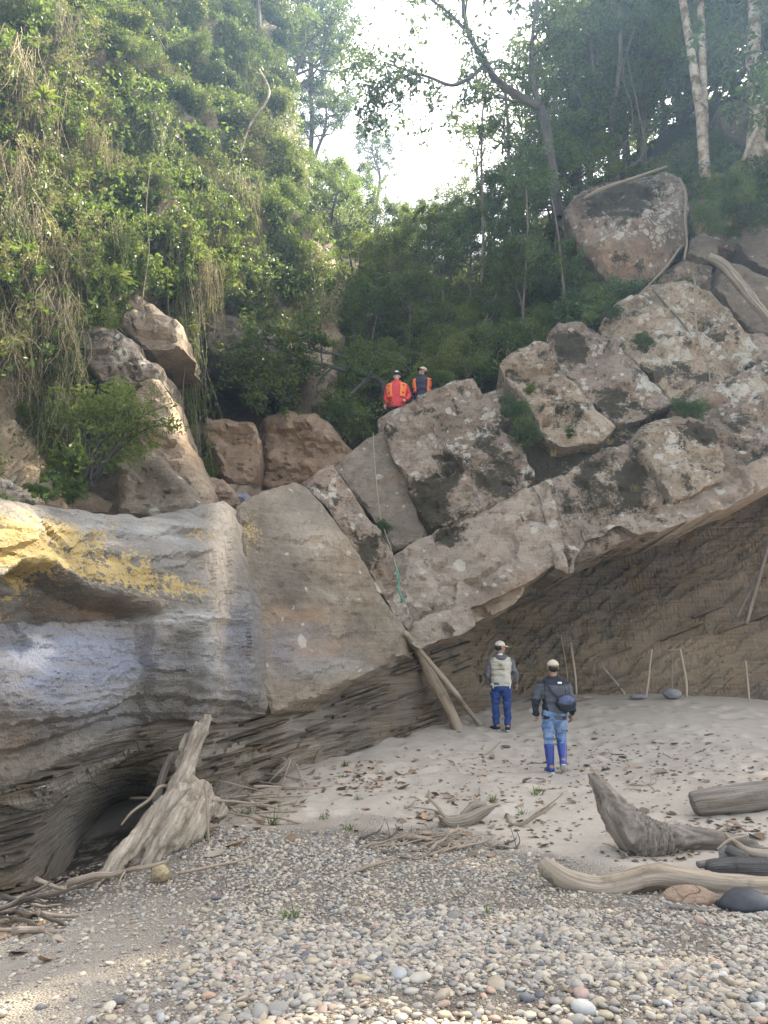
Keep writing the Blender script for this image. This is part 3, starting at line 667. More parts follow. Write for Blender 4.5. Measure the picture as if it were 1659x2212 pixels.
rock('perched_boulder', 'massive boulder perched on the slabs with a fallen branch on top',
     [(1222, 455), (1240, 425), (1290, 400), (1360, 385), (1440, 374), (1482, 398), (1487, 470), (1482, 530), (1442, 580), (1402, 620), (1365, 640), (1330, 626), (1290, 592), (1255, 550), (1230, 500)],
     B_D, 'mossy', R=.45, amp=.16, ns=.8, thick=3.0, ext=(0, 1, 0), seed=22, step=.07, blobs=[('moss', 1330, 420, 90, 40, .8), ('rust', 1330, 570, 80, 60, .5), ('pale', 1430, 470, 40, 60, .5), ('pale', 1340, 500, 60, 40, .4)])
R_D = depth_tps([(1490, 500, 19.3), (1700, 480, 19.5), (1700, 740, 18.2), (1550, 600, 18.6), (1620, 280, 22), (1550, 250, 22), (1620, 620, 18.5)])
rock('boulder', 'brown boulder under the thick root beside the slabs', [(1560, 562), (1600, 570), (1659, 600), (1740, 620), (1740, 742), (1655, 762), (1612, 715), (1572, 660), (1545, 620)], R_D, 'brown', R=.25, amp=.12, thick=2.5, seed=23, step=.05)
rock('boulder', 'brown boulder above the thick root at the forest edge', [(1585, 520), (1640, 482), (1740, 470), (1740, 612), (1659, 592), (1610, 562)], lambda u, v: R_D(u, v) + .3, 'brown', R=.3, amp=.12, thick=2.5, seed=24, step=.05)
rock('boulder', 'cracked brown rock behind the pale crooked root', [(1478, 440), (1520, 425), (1580, 440), (1610, 490), (1590, 540), (1540, 545), (1490, 520)], lambda u, v: R_D(u, v) + .5, 'mossy', R=.25, amp=.14, thick=2.4, seed=27)
rock('boulder', 'low brown rock bridging the perched boulder and the spotted slab', [(1380, 640), (1420, 600), (1480, 560), (1540, 575), (1555, 640), (1500, 625), (1430, 630)], lambda u, v: R_D(u, v) + .45, 'mossy', R=.2, amp=.12, thick=2.2, seed=28)
rock('boulder', 'small round stone wedged next to the pale root', [(1490, 512), (1520, 503), (1548, 522), (1552, 548), (1520, 562), (1490, 548)], R_D, 'brown', h=6, R=.25, amp=.06, thick=1.2, seed=25)
rock('boulder', 'round lichened boulder between the two big trunks', [(1552, 230), (1580, 215), (1612, 220), (1640, 250), (1640, 310), (1600, 325), (1560, 305), (1546, 268)], lambda u, v: 0 * u + 22.6, 'brown', R=.4, amp=.1, thick=2.2, seed=26, blobs=[('pale', 1580, 260, 40, 40, .4)])

# ------------------------------------------------------------------ left cliff and the hillside behind
CLD = depth_tps([(-90, -90, 17), (0, 1080, 10.8), (0, 800, 12.3), (0, 400, 13.6), (0, 0, 15.6), (250, 1080, 12.6), (250, 700, 14.6), (250, 300, 17), (250, 0, 19), (450, 1050, 15.6), (500, 850, 22.5), (450, 600, 17.6), (450, 300, 20), (450, 0, 24),
                 (600, 1000, 18.5), (600, 800, 20), (600, 600, 20), (600, 300, 23.5), (600, 0, 29), (740, 900, 20), (720, 600, 22.5), (720, 300, 29), (720, 0, 36)])
rock('cliff', None, [(-140, -120), (560, -120), (610, 60), (640, 250), (670, 420), (720, 560), (780, 760), (790, 980), (640, 1090), (480, 1110), (250, 1130), (-100, 1150)], CLD, 'lit', kind='structure', h=17, R=1.2, amp=.75, ns=.38, thick=7, ext=(-.15, 1, .1), seed=30, cap=False, fac=.3, step=.22, sstp=1.0,
     blobs=[('moss', 500, 820, 80, 60, .5), ('moss', 300, 420, 60, 90, .3)])
HD = depth_tps([(560, 950, 20.5), (600, 700, 23), (700, 850, 21), (900, 850, 19.6), (900, 700, 22.5), (900, 560, 30), (720, 520, 33), (720, 400, 38), (1100, 800, 18.8), (1100, 650, 22), (1100, 520, 27), (1250, 690, 19.4), (1250, 550, 21), (1250, 420, 24), (1480, 600, 19.8), (1480, 350, 22.5), (1500, 290, 24), (1740, 600, 20), (1740, 300, 23.5), (1740, 120, 28)])
def hillside_mat():
    t = NT('forest_floor'); n = t.noise(1.2, 6, .65); n2 = t.noise(9, 5, .7)
    c = t.ramp(n, [(.3, (.028, .024, .015)), (.5, (.055, .048, .026)), (.7, (.045, .060, .024))])
    c = t.mix(t.rng(n2, .5, .7, 0, .5), c, (.09, .065, .04))
    return t.done(c, .95, t.bump(n2, .9, .1), .1)
M['hill'] = hillside_mat()
rock('hillside', None, [(540, 1010), (560, 700), (640, 480), (700, 420), (800, 500), (950, 560), (1100, 540), (1230, 425), (1400, 310), (1560, 210), (1760, 120), (1760, 800), (1400, 800), (1150, 880), (950, 935), (760, 990)], HD, 'hill', kind='structure', h=20, R=.8, amp=.5, ns=.4, thick=14, ext=(0, 1, .12), seed=31, cap=False, step=.1, sharp=None)
for lab, poly, dep, mt, sd, kw in [
    ('steep sunlit tan slab beside the hanging dry vines', [(-70, 770), (0, 765), (30, 800), (55, 870), (85, 960), (110, 1040), (125, 1100), (60, 1105), (-70, 1100)], lambda u, v: CLD(u, v) - .95, 'lit', 40, dict(R=.3, amp=.14, step=.09)),
    ('grey humped rock under the big nest fern', [(168, 720), (200, 705), (250, 712), (290, 735), (310, 770), (350, 800), (352, 830), (290, 850), (220, 830), (180, 790)], lambda u, v: 0 * u + 12.7 + (u - 170) * .003, 'block', 41, dict(R=.3, amp=.14, step=.07)),
    ('long sunlit rock slab sloping down below the bushy shrub', [(205, 640), (300, 640), (380, 690), (400, 760), (330, 760), (260, 720)], lambda u, v: 0 * u + 14.3 - (v - 640) * .004, 'lit', 42, dict(R=.25, amp=.15, step=.1)),
    ('pale sunlit ridge of rock running down behind the shrub', [(290, 820), (330, 800), (362, 850), (385, 930), (420, 1000), (465, 1075), (470, 1112), (380, 1118), (330, 1060), (300, 960), (280, 880)], lambda u, v: 0 * u + 13.1 - (v - 820) * .002, 'lit', 43, dict(R=.3, amp=.13, step=.07)),
    ('shaded sandstone hump with green weeds on top', [(250, 1000), (300, 975), (350, 990), (400, 1040), (440, 1085), (450, 1118), (380, 1125), (290, 1122), (255, 1105)], lambda u, v: 0 * u + 11.6, 'brown', 44, dict(R=.3, amp=.12, step=.07)),
    ('dark overhanging rock above the russet boulders', [(420, 690), (480, 680), (560, 700), (640, 740), (660, 790), (620, 812), (560, 800), (500, 790), (440, 770)], lambda u, v: 0 * u + 17.9, 'brown', 45, dict(R=.3, amp=.18, step=.1)),
    ('russet boulder split by a dark crack in the gully', [(440, 900), (490, 905), (545, 912), (566, 950), (562, 1010), (545, 1058), (500, 1060), (462, 1010), (445, 955)], lambda u, v: 0 * u + 16.6, 'red', 46, dict(thick=3.5, R=.2, amp=.13, step=.08)),
    ('broad russet boulder in the gully below the leaning tree', [(568, 905), (620, 888), (680, 895), (730, 930), (760, 975), (740, 1010), (700, 1030), (650, 1045), (590, 1062), (556, 1050), (568, 1000)], lambda u, v: 0 * u + 17.6 + (u - 560) * -.003, 'red', 47, dict(R=.3, amp=.16, step=.1)),
    ('small pointed stone on top of the weathered rock', [(458, 1092), (462, 1060), (480, 1036), (496, 1045), (510, 1072), (512, 1095), (485, 1098)], lambda u, v: 0 * u + 13.0, 'red', 48, dict(h=5, R=.12, amp=.05, thick=.7)),
    ('low blue grey stone next to the small pointed stone', [(500, 1090), (505, 1070), (530, 1066), (552, 1080), (545, 1098)], lambda u, v: 0 * u + 13.6, 'left', 49, dict(h=5, R=.1, amp=.03, thick=.7, blobs=[('blue', 525, 1080, 60, 60, 1.0)])),
    ('pale layered rock at the far edge of the weathered rock', [(-70, 1040), (0, 1030), (40, 1052), (75, 1080), (80, 1110), (-70, 1100)], lambda u, v: 0 * u + 9.7, 'block', 50, dict(R=.12, amp=.08, step=.06)),
    ('exposed tan rock showing between the cliff shrubs', [(328, 400), (370, 390), (395, 430), (400, 500), (360, 520), (330, 470)], lambda u, v: CLD(u, v) - .7, 'lit', 51, dict(R=.25, amp=.16, step=.1)),
    ('pale bare rock face behind the leaning tree', [(640, 690), (680, 670), (720, 680), (740, 740), (700, 790), (650, 770)], lambda u, v: CLD(u, v) - .6, 'lit', 52, dict(R=.25, amp=.16, step=.1))]:
    rock('cliff_rock', lab, poly, dep, mt, seed=sd, thick=kw.pop('thick', 2.0), ext=(0, 1, -.05), **kw)

# ------------------------------------------------------------------ thinly bedded shale bank under the slabs
SHD = depth_tps([(580, 1550, 11.75), (560, 1690, 11.3), (700, 1500, 12.9), (700, 1630, 12.9), (880, 1420, 14.5), (900, 1560, 14.8), (1000, 1390, 17.2), (1050, 1360, 18.6), (1100, 1530, 17.5), (1250, 1280, 20.2), (1250, 1400, 19.2), (1250, 1500, 18.2), (1450, 1190, 20.2), (1450, 1350, 19.0), (1450, 1500, 18.2), (1659, 1110, 19.8), (1659, 1300, 18.6), (1659, 1510, 17.8),
                 (1740, 1060, 19.6), (1740, 1520, 17.6), (2050, 900, 19), (2050, 1560, 16.6), (450, 1570, 10.7), (450, 1780, 10.1), (300, 1600, 9.9), (340, 1690, 10.6), (300, 1760, 12.4), (300, 1850, 12.0), (150, 1690, 8.7), (80, 1790, 8.5), (90, 1880, 8.3), (60, 1930, 7.9), (195, 1800, 11.0), (240, 1830, 12.0), (230, 1890, 10.8), (0, 1735, 7.8), (0, 1800, 8.0), (0, 1930, 7.6), (-60, 1950, 7.4)])
def bed_slope(u): return np.interp(u, [-60, 150, 600, 900, 1300, 1740], [.30, .30, .33, .36, .40, .38])
def strat(u, v, Y):
    """bedding coordinate: metres across the beds"""
    return -(v + bed_slope(u) * (u - 600)) * Y / F
def shale_relief(u, v, P):
    """ledges: every bed sticks out by its own slowly varying amount"""
    w = P[:, 2] - np.interp(P[:, 0], [-4.2, -1.7, .44, 7.2, 11], [.40, .78, 1.65, 4.8, 6.6]) + .05 * pn(P * .7, 61) + .014 * pn(P * 3.5, 62)
    sc = np.clip(P[:, 1] / 10.5, .8, 1.8); out = 0
    for th, a, fr, sd in ((.19, .16, .45, 1), (.070, .10, .9, 2), (.032, .045, 1.9, 3)):
        k = np.floor(w / (th * np.where(P[:, 1] > 14, 1.6, 1.0)) + sd * .3); al = (P[:, 0] + .6 * P[:, 1]) * fr
        q = pn(np.stack([al, k * 7.13, k * 3.7], 1), 63 + sd) + .45 * pn(np.stack([al * 3.1, k * 5.3, k * 1.9], 1), 66 + sd)
        out = out + a * 1.3 * q
    return out * (1 - .9 * np.exp(-(((u - 215) / 165) ** 2 + ((v - 1765) / 105) ** 2) ** 2))
shale = thing('shale_bank', 'thinly bedded brown shale bank under the overhanging sandstone', 'rock', tuple(at(700, 1640, 13)))
_sp = [(-70, 1712), (60, 1672), (200, 1590), (300, 1545), (450, 1540), (580, 1525), (720, 1462), (868, 1395), (1000, 1300), (1110, 1215), (1230, 1140), (1450, 1030), (1659, 930), (2050, 760), (2050, 1600), (1300, 1540), (1100, 1570), (900, 1610), (700, 1670), (560, 1740), (450, 1810), (330, 1870), (230, 1945), (100, 1975), (-70, 2000)]
V, f, a = rock_surface(_sp, SHD, h=4.6, R=.05, amp=.14, ns=.7, thick=1.5, ext=(0, 1, 0), seed=60, skirt=False, extra=shale_relief, edge=1.0, rag=.1, blobs=[('grey', 150, 1720, 330, 200, .8), ('grey', 600, 1600, 220, 90, .6), ('tan', 1480, 1400, 200, 110, .9), ('tan', 1000, 1450, 80, 60, .5), ('tan', 1600, 1200, 120, 80, .6)])
o = MB().add(V - np.array(shale.location), f, **a).obj('bedding', M['shale'], shale, smooth=False)
o['kind'] = 'stuff'
_sr = np.random.default_rng(5); _sv = np.array(_sp, float)
def shale_plate(n):
    """one thin broken plate with a ragged front edge: x along the bed, y into the bank, z across"""
    x = np.linspace(-.5, .5, n); y = -.45 + np.cumsum(_sr.normal(0, .10, n)); y = np.clip(y, -.6, .1); y[0] += .2; y[-1] += .2; x[1:-1] += _sr.normal(0, .05, n - 2)
    top = np.c_[x, y, np.full(n, .5)]; bot = np.c_[x, y + _sr.uniform(.0, .12, n), np.full(n, -.5)]
    bt = np.array([[-.5, .7, .5], [.5, .7, .5]]); bb = np.array([[-.5, .7, -.5], [.5, .7, -.5]])
    V = np.vstack([top, bot, bt, bb]); i = np.arange(n - 1)
    f4 = np.stack([i, n + i, n + i + 1, i + 1], 1)
    m = n // 2; tri = []
    for base, bl, sgn in ((0, 2 * n, 1), (n, 2 * n + 2, -1)):
        for q in range(n - 1):
            t = (base + q, base + q + 1, bl + (0 if q < m else 1)); tri.append(t if sgn > 0 else t[::-1])
        t = (base + m, bl + 1, bl); tri.append(t if sgn > 0 else t[::-1])
    f4 = np.vstack([f4, [[0, 2 * n, 2 * n + 2, n]], [[n - 1, 2 * n - 1, 2 * n + 3, 2 * n + 1]]])
    return MB().add(V, [f4, np.array(tri)]).mesh('shale_plate', M['shale'], smooth=False)
_plates = [shale_plate(_sr.integers(6, 9)) for _ in range(10)]
cnt = 0
while cnt < 170:
    u = _sr.uniform(-40, 1680); lo_v = np.interp(u, [q[0] for q in _sp[:14]], [q[1] for q in _sp[:14]]); hi_v = np.interp(u, [q[0] for q in _sp[:13:-1]], [q[1] for q in _sp[:13:-1]])
    v = _sr.uniform(lo_v + 12, hi_v - 18)
    if 40 < u < 360 and v > 1690: continue
    if u > 1000 and _sr.random() < .8: continue
    Y = float(SHD(np.array([u]), np.array([v]))[0]); s = Y / F
    p = at(u, v, Y - _sr.uniform(-.02, .07)); q = at(u + 40, v - 40 * float(bed_slope(u)), float(SHD(np.array([u + 40.]), np.array([v - 40 * float(bed_slope(u))]))[0]))
    ex = Vector(q - at(u, v, Y)).normalized(); ez = (Vector((0, .25, 1)) - ex * ex.dot(Vector((0, .25, 1)))).normalized(); ey = ez.cross(ex)
    Mx = Matrix((ex, ey, ez)).transposed().to_4x4() @ Matrix.Rotation(_sr.normal(0, .05), 4, 'Z') @ Matrix.Rotation(_sr.normal(0, .03), 4, 'X')
    o = new_obj('shale_plate', _plates[cnt % 10], shale)
    L = _sr.uniform(50, 150) * s; th = max(.014, _sr.lognormal(math.log(3.0), .4) * s)
    o.matrix_basis = Matrix.Translation(Vector(p) - shale.location) @ Mx @ Matrix.Diagonal((L, _sr.uniform(.16, .28), th, 1))
    cnt += 1

# ------------------------------------------------------------------ vegetation
def leaves(cen, size, rng, up=.35, aspect=.45, tone=None, out=None, droop=0.0):
    """leaf-sized folded faces, one per row of cen"""
    n = len(cen); d = rng.normal(size=(n, 3))
    if out is not None: d = d + out * 1.2
    d[:, 2] -= droop
    d /= np.linalg.norm(d, axis=1)[:, None] + 1e-9
    nr = rng.normal(size=(n, 3)) * (1 - up) + np.array([0, 0, 1.6]) * up
    s = np.cross(d, nr); s /= np.linalg.norm(s, axis=1)[:, None] + 1e-9
    nn = np.cross(s, d)
    L = size * rng.uniform(.6, 1.35, n); W = L * aspect * rng.uniform(.8, 1.2, n)
    b = cen - d * L[:, None] * .5; tp = cen + d * L[:, None] * .5 - nn * (L * .12)[:, None]
    l = cen + s * (W * .5)[:, None] + nn * (L * .07)[:, None]; r = cen - s * (W * .5)[:, None] + nn * (L * .07)[:, None]
    V = np.stack([b, l, tp, r], 1).reshape(-1, 3); i = np.arange(n) * 4
    f = np.vstack([np.stack([i, i + 2, i + 1], 1), np.stack([i, i + 3, i + 2], 1)])
    if tone is None: tone = rng.uniform(0, 1, n)
    return V, f, np.repeat(np.clip(tone, 0, 1), 4)
def clump_points(n, rng, centers, rads, shell=.55, zf=.75):
    k = rng.integers(0, len(centers), n); d = rng.normal(size=(n, 3)); d /= np.linalg.norm(d, axis=1)[:, None]
    rr = (shell + (1 - shell) * rng.random(n)) * rng.uniform(.4, 1.0, n) ** .4
    return centers[k] + d * (rr * rads[k])[:, None] * [1, 1, zf], d, k
def wander(p0, d0, L, n, rng, wob=.25, grav=0.0):
    p = [np.array(p0, float)]; d = np.array(d0, float); d /= np.linalg.norm(d)
    for _ in range(n):
        d = d + rng.normal(size=3) * wob + [0, 0, grav]; d /= np.linalg.norm(d); p.append(p[-1] + d * L / n)
    return np.array(p)
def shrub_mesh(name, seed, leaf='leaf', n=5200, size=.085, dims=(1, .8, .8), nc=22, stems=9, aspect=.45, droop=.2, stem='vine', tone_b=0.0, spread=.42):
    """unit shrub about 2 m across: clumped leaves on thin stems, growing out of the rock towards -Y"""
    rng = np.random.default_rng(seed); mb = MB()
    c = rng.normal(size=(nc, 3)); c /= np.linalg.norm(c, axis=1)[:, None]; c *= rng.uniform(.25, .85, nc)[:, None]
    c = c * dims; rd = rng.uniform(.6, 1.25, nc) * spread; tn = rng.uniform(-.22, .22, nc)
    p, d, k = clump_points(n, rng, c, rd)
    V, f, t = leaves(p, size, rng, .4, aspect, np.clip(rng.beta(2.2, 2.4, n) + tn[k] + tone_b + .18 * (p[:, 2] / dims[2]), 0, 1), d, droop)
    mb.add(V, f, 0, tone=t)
    root = np.array([0, dims[1] * .7, -dims[2] * .75])
    for q in c[rng.permutation(nc)[:stems]]:
        pa = smooth_path([root + rng.normal(size=3) * .06, (root + q) / 2 + rng.normal(size=3) * .14, q, q * 1.25 + rng.normal(size=3) * .12], 9)
        add_tube(mb, pa, np.linspace(.022, .005, 9), 1, sides=4, cap=False)
    # twiggy bits between the leaves
    for q in range(stems * 3):
        k0 = rng.integers(0, nc); pa = wander(c[k0], rng.normal(size=3), rng.uniform(.3, .7), 5, rng, .35)
        add_tube(mb, pa, np.linspace(.008, .003, 6), 1, sides=3, cap=False)
    return mb.mesh(name, [M[leaf], M[stem]], smooth=False)
def vine_mesh(name, seed, leaf='leaf_dry', strands=60, L=2.6, w=1.3, lf=45, size=.06, stem='vine_dry'):
    """curtain of hanging stems with small leaves; hangs from z=0 down"""
    rng = np.random.default_rng(seed); mb = MB(); pts = []
    for s in range(strands):
        p0 = [rng.normal(0, w * .4), rng.normal(0, .22), rng.uniform(-.35, .25)]
        pa = wander(p0, [rng.normal(0, .35), rng.normal(0, .25), -1], rng.uniform(.4, 1.0) * L, 9, rng, .22, -.22)
        add_tube(mb, pa, np.linspace(.009, .004, 10), 1, sides=3, cap=False)
        j = rng.integers(0, 9, lf); fr = rng.random(lf)[:, None]
        pts.append(pa[j] * (1 - fr) + pa[j + 1] * fr + rng.normal(size=(lf, 3)) * .06)
    p = np.vstack(pts); V, f, t = leaves(p, size, rng, .2, .5, None, None, .8); mb.add(V, f, 0, tone=t)
    return mb.mesh(name, [M[leaf], M[stem]], smooth=False)
def tree_meshes(name, seed, H=7.0, r0=.12, leaf='leaf_far', n=9000, size=.14, bark='bark', crown0=.35, wide=.34, nb=16, lean=(0, 0), clr=.45, aspect=.45):
    rng = np.random.default_rng(seed); tr = MB()
    top = np.array([lean[0], lean[1], H * .93])
    tp = smooth_path([[0, 0, -.4], [rng.normal(0, .12), rng.normal(0, .12), H * .3], top * [.6, .6, .65] + [rng.normal(0, .25), rng.normal(0, .25), 0], top], 14)
    add_tube(tr, tp, np.linspace(r0, r0 * .22, 14), 0, sides=8, rough=.12, seed=seed)
    cs = []; rd = []
    for b in range(nb):
        fr = crown0 + (1 - crown0) * (b + rng.random()) / nb; i = fr * 13; k = min(int(i), 12)
        p0 = tp[k] + (tp[k + 1] - tp[k]) * (i - k); an = b * 2.4 + rng.uniform(-.5, .5)
        L = H * wide * (1.15 - .75 * (fr - crown0) / (1 - crown0)) * rng.uniform(.7, 1.2)
        pa = wander(p0, [math.cos(an), math.sin(an), rng.uniform(.1, .8)], L, 7, rng, .2, .03)
        add_tube(tr, pa, np.linspace(r0 * .38, r0 * .07, 8), 0, sides=5, cap=False, seed=b)
        for q in (4, 6, 7):
            tw = wander(pa[q], rng.normal(size=3) + [0, 0, .3], L * .42, 4, rng, .3)
            add_tube(tr, tw, np.linspace(r0 * .12, r0 * .03, 5), 0, sides=3, cap=False)
            cs += [pa[q], tw[2], tw[4]]; rd += list(rng.uniform(.7, 1.25, 3) * clr)
    cs = np.array(cs); rd = np.array(rd); tn = rng.uniform(-.2, .2, len(cs))
    p, d, k = clump_points(n, rng, cs, rd, .3)
    V, f, t = leaves(p, size, rng, .4, aspect, np.clip(rng.beta(2.2, 2.4, n) + tn[k], 0, 1), d, .15)
    return tr.mesh(name + '_trunk', M[bark]), MB().add(V, f, tone=t).mesh(name + '_crown', M[leaf], smooth=False)
def put_tree(meshes, label, loc, s=1.0, rz=0.0, group=None, name='tree', tilt=(0, 0)):
    t = thing(name, label, 'tree', loc, rz, group); t.rotation_euler = (tilt[0], tilt[1], rz); t.scale = (s, s, s)
    new_obj('trunk', meshes[0], t); new_obj('crown', meshes[1], t)
    return t
VR = np.random.default_rng(99)
SH = {'green': [shrub_mesh('shrub_green', 1), shrub_mesh('shrub_green_b', 2, n=4600, size=.10, dims=(.9, .8, 1.0)), shrub_mesh('shrub_green_c', 3, n=5600, size=.07)],
      'fresh': [shrub_mesh('shrub_fresh', 4, 'leaf_fresh', size=.10, n=4200), shrub_mesh('shrub_fresh_b', 5, 'leaf_fresh', size=.085, dims=(.8, .7, 1.1), droop=.6)],
      'dark': [shrub_mesh('shrub_dark', 6, 'leaf_dark', size=.10), shrub_mesh('shrub_dark_b', 7, 'leaf_dark', size=.08, n=5600)],
      'dry': [shrub_mesh('shrub_dry', 8, 'leaf_dry', n=3000, size=.075, stems=22, stem='vine_dry', spread=.5)]}
VI = {'dry': [vine_mesh('vines_dry', 11, strands=90, lf=30), vine_mesh('vines_dry_b', 12, strands=75, L=3.4, w=1.0, lf=30)],
      'green': [vine_mesh('vines_green', 13, 'leaf_fresh', strands=38, lf=75, size=.085, stem='vine'), vine_mesh('vines_green_b', 14, 'leaf', strands=42, lf=80, size=.08, stem='vine')]}
def on_cliff(u, v, out=.5):
    Y = float(CLD(np.array([float(u)]), np.array([float(v)]))[0]); return at(u, v, Y - out), Y
KIND = {'green': 'leafy mid green cliff shrub', 'fresh': 'bright yellow green cliff shrub', 'dark': 'dark glossy cliff shrub', 'dry': 'straggly brownish cliff shrub'}
VKIND = {'dry': 'curtain of dry brown vines hanging down the cliff', 'green': 'curtain of leafy green creepers hanging down the cliff'}
def cliff_shrub(kind, u, v, w, out=.45, label=None, flat=1.0):
    p, Y = on_cliff(u, v, out); s = w * Y / F / 2.0
    o = new_obj('cliff_shrub', SH[kind][VR.integers(0, len(SH[kind]))], None, p, (VR.normal(0, .2), VR.normal(0, .35), VR.normal(.25, .5)), (s * VR.uniform(.85, 1.15), s * .8, s * VR.uniform(.8, 1.2) * flat))
    near = ('on the shoulder of the cliff below the tall trees' if u > 520 else 'above the bare hooked liana' if v < 250 and u > 250 else 'among the dry hanging vines' if u < 240 and v < 420 else 'around the nest fern' if v < 700 and u < 330 else 'beside the long hanging lianas' if v < 760 else 'around the multi stemmed bush')
    return tag(o, label or KIND[kind] + ', ' + near, 'shrub', None if label else kind + ' cliff shrubs ' + near)
def cliff_vine(kind, u, v, w, h, out=1.35):
    p, Y = on_cliff(u, v, out); s = Y / F
    o = new_obj('hanging_vines', VI[kind][VR.integers(0, 2)], None, p, (VR.normal(.0, .05), VR.normal(0, .06), VR.normal(.2, .4)), (w * s / 1.6, .8, h * s / 2.6))
    near = ('near the cliff shoulder' if u > 430 else 'above the nest fern' if u > 190 and v < 560 else 'over the exposed tan rocks' if v > 600 else 'beside the small upper fern')
    return tag(o, VKIND[kind] + ' ' + near, 'vines', kind + ' vines ' + near)
# bare rock left showing in these windows (u, v, ru, rv)
BARE = [(40, 930, 85, 175), (255, 770, 110, 75), (375, 960, 75, 165), (340, 1070, 130, 75), (310, 690, 90, 60), (520, 860, 90, 70), (600, 980, 170, 90), (360, 450, 26, 48), (500, 700, 40, 40), (285, 690, 60, 34), (690, 720, 34, 40)]
def bare(u, v): return any(((u - a) / c) ** 2 + ((v - b) / d) ** 2 < 1 for a, b, c, d in BARE)
n = 0
for v0 in range(-70, 1000, 58):
    for u0 in range(-70, 700, 66):
        u = u0 + VR.uniform(-30, 30); v = v0 + VR.uniform(-28, 28)
        if u > np.interp(v, [-80, 60, 250, 420, 560, 760, 1000], [560, 600, 640, 680, 730, 720, 700]) or bare(u, v): continue
        if v > 640 and u > 430: continue
        pr = VR.random()
        sun = .5 + .5 * math.sin(u * .021 + v * .009)
        if u < 190 and v < 720: kd = 'dry' if pr < .34 else ('fresh' if pr < .60 else 'green')
        elif 330 < u < 560 and 120 < v < 420: kd = 'dry' if pr < .30 else ('green' if pr < .8 else 'dark')
        elif u > 560: kd = 'green' if pr < .45 else ('dark' if pr < .8 else 'fresh')
        else: kd = 'fresh' if pr < .22 + .2 * sun else ('green' if pr < .78 else ('dark' if pr < .9 else 'dry'))
        cliff_shrub(kd, u, v, VR.uniform(95, 165), VR.uniform(.25, .75)); n += 1
for kd, u, v, w, h in [('dry', 20, 100, 110, 260), ('dry', 80, 170, 110, 300), ('dry', 10, 330, 90, 300), ('dry', 60, 560, 100, 230), ('dry', 140, 520, 80, 230), ('dry', 20, 700, 90, 190), ('dry', 500, 380, 90, 200),                        ('dry', 690, 640, 60, 120), ('dry', 130, 40, 100, 240), ('dry', 40, 450, 110, 260), ('dry', 110, 640, 80, 200), ('dry', 120, 820, 60, 220), ('dry', 210, 300, 70, 240), ('dry', 440, 560, 60, 200),
                       ('green', 530, 150, 60, 330), ('green', 585, 200, 55, 260), ('green', 90, 380, 100, 180), ('green', 140, 700, 80, 260), ('green', 100, 860, 70, 220), ('green', 395, 640, 60, 420), ('green', 400, 470, 90, 220), ('green', 250, 480, 90, 220),
                       ('green', 460, 420, 80, 260), ('green', 580, 420, 80, 200), ('green', 650, 560, 80, 200), ('green', 330, 250, 90, 200), ('green', 30, 460, 80, 260), ('green', 470, 940, 50, 130), ('green', 185, 560, 70, 180)]:
    cliff_vine(kd, u, v, w, h)
# creepers right on the rock in the lower part
for u, v, w in [(130, 1000, 80), (140, 930, 80), (160, 860, 90), (85, 1060, 70), (160, 1060, 70), (60, 880, 60), (440, 960, 60), (455, 1010, 50), (420, 900, 60), (330, 880, 70), (400, 840, 70), (250, 620, 80), (140, 780, 80), (30, 740, 90), (345, 740, 70), (420, 720, 70)]:
    cliff_shrub(['green', 'fresh'][VR.integers(0, 2)], u, v, w, VR.uniform(.9, 1.2))
cliff_shrub('fresh', 480, 960, 60, 1.2, 'small fresh creeper spilling over the russet boulder')
cliff_shrub('green', 60, 30, 200, .8, 'large leafy shrub mass at the top of the cliff')

for u, v, w, kd in [(480, 20, 170, 'green'), (540, 60, 150, 'fresh'), (430, -20, 180, 'green'), (560, 130, 150, 'green'), (590, 230, 140, 'fresh'), (600, 320, 150, 'green'), (560, 0, 170, 'dark'), (500, 110, 150, 'green'), (620, 420, 130, 'green'), (610, 480, 120, 'fresh'), (600, 170, 140, 'dark'), (640, 540, 120, 'green'), (420, 40, 150, 'fresh'), (470, -60, 180, 'green')]:
    cliff_shrub(kd, u, v, w, 1.1)
for u, v in [(465, 55), (455, 30), (400, 200), (430, 225), (640, 480), (300, 110), (420, 100), (250, 90), (590, 460), (630, 500)]: cliff_shrub('green', u, v, 110, 1.3)
# multi-stemmed bush on the ledge below the nest fern
bb = A(195, 1045, 11.2)
bush = thing('bush', 'bushy multi stemmed shrub with yellow green leaves on the rock ledge', 'shrub', bb)
rng = np.random.default_rng(41); mb = MB(); tips = []
for k in range(13):
    e = at(rng.uniform(120, 370), rng.uniform(820, 930), 11.0 + rng.uniform(-.7, .6)) - np.array(bb)
    pa = smooth_path([rng.normal(size=3) * .05, e * [.25, .3, .45] + rng.normal(size=3) * .05, e * [.65, .7, .8] + rng.normal(size=3) * .06, e], 12)
    add_tube(mb, pa, np.linspace(.024, .005, 12), sides=5, seed=k)
    tips += [pa[7], pa[9], pa[11]]
    for q in (5, 7, 9):
        tw = wander(pa[q], rng.normal(size=3) + [0, 0, .6], .45, 4, rng, .25); add_tube(mb, tw, np.linspace(.008, .003, 5), sides=3, cap=False); tips += [tw[2], tw[4]]
mb.obj('stems', M['bark_dark'], bush)
tips = np.array(tips); p, d, k = clump_points(4200, rng, tips, rng.uniform(.16, .30, len(tips)), .2)
V, f, t = leaves(p, .075, rng, .35, .4, rng.beta(2.4, 2, 4200), d, .25); MB().add(V, f, tone=t).obj('foliage', M['leaf_fresh'], bush, smooth=False)
for k in range(3):
    mb = MB()

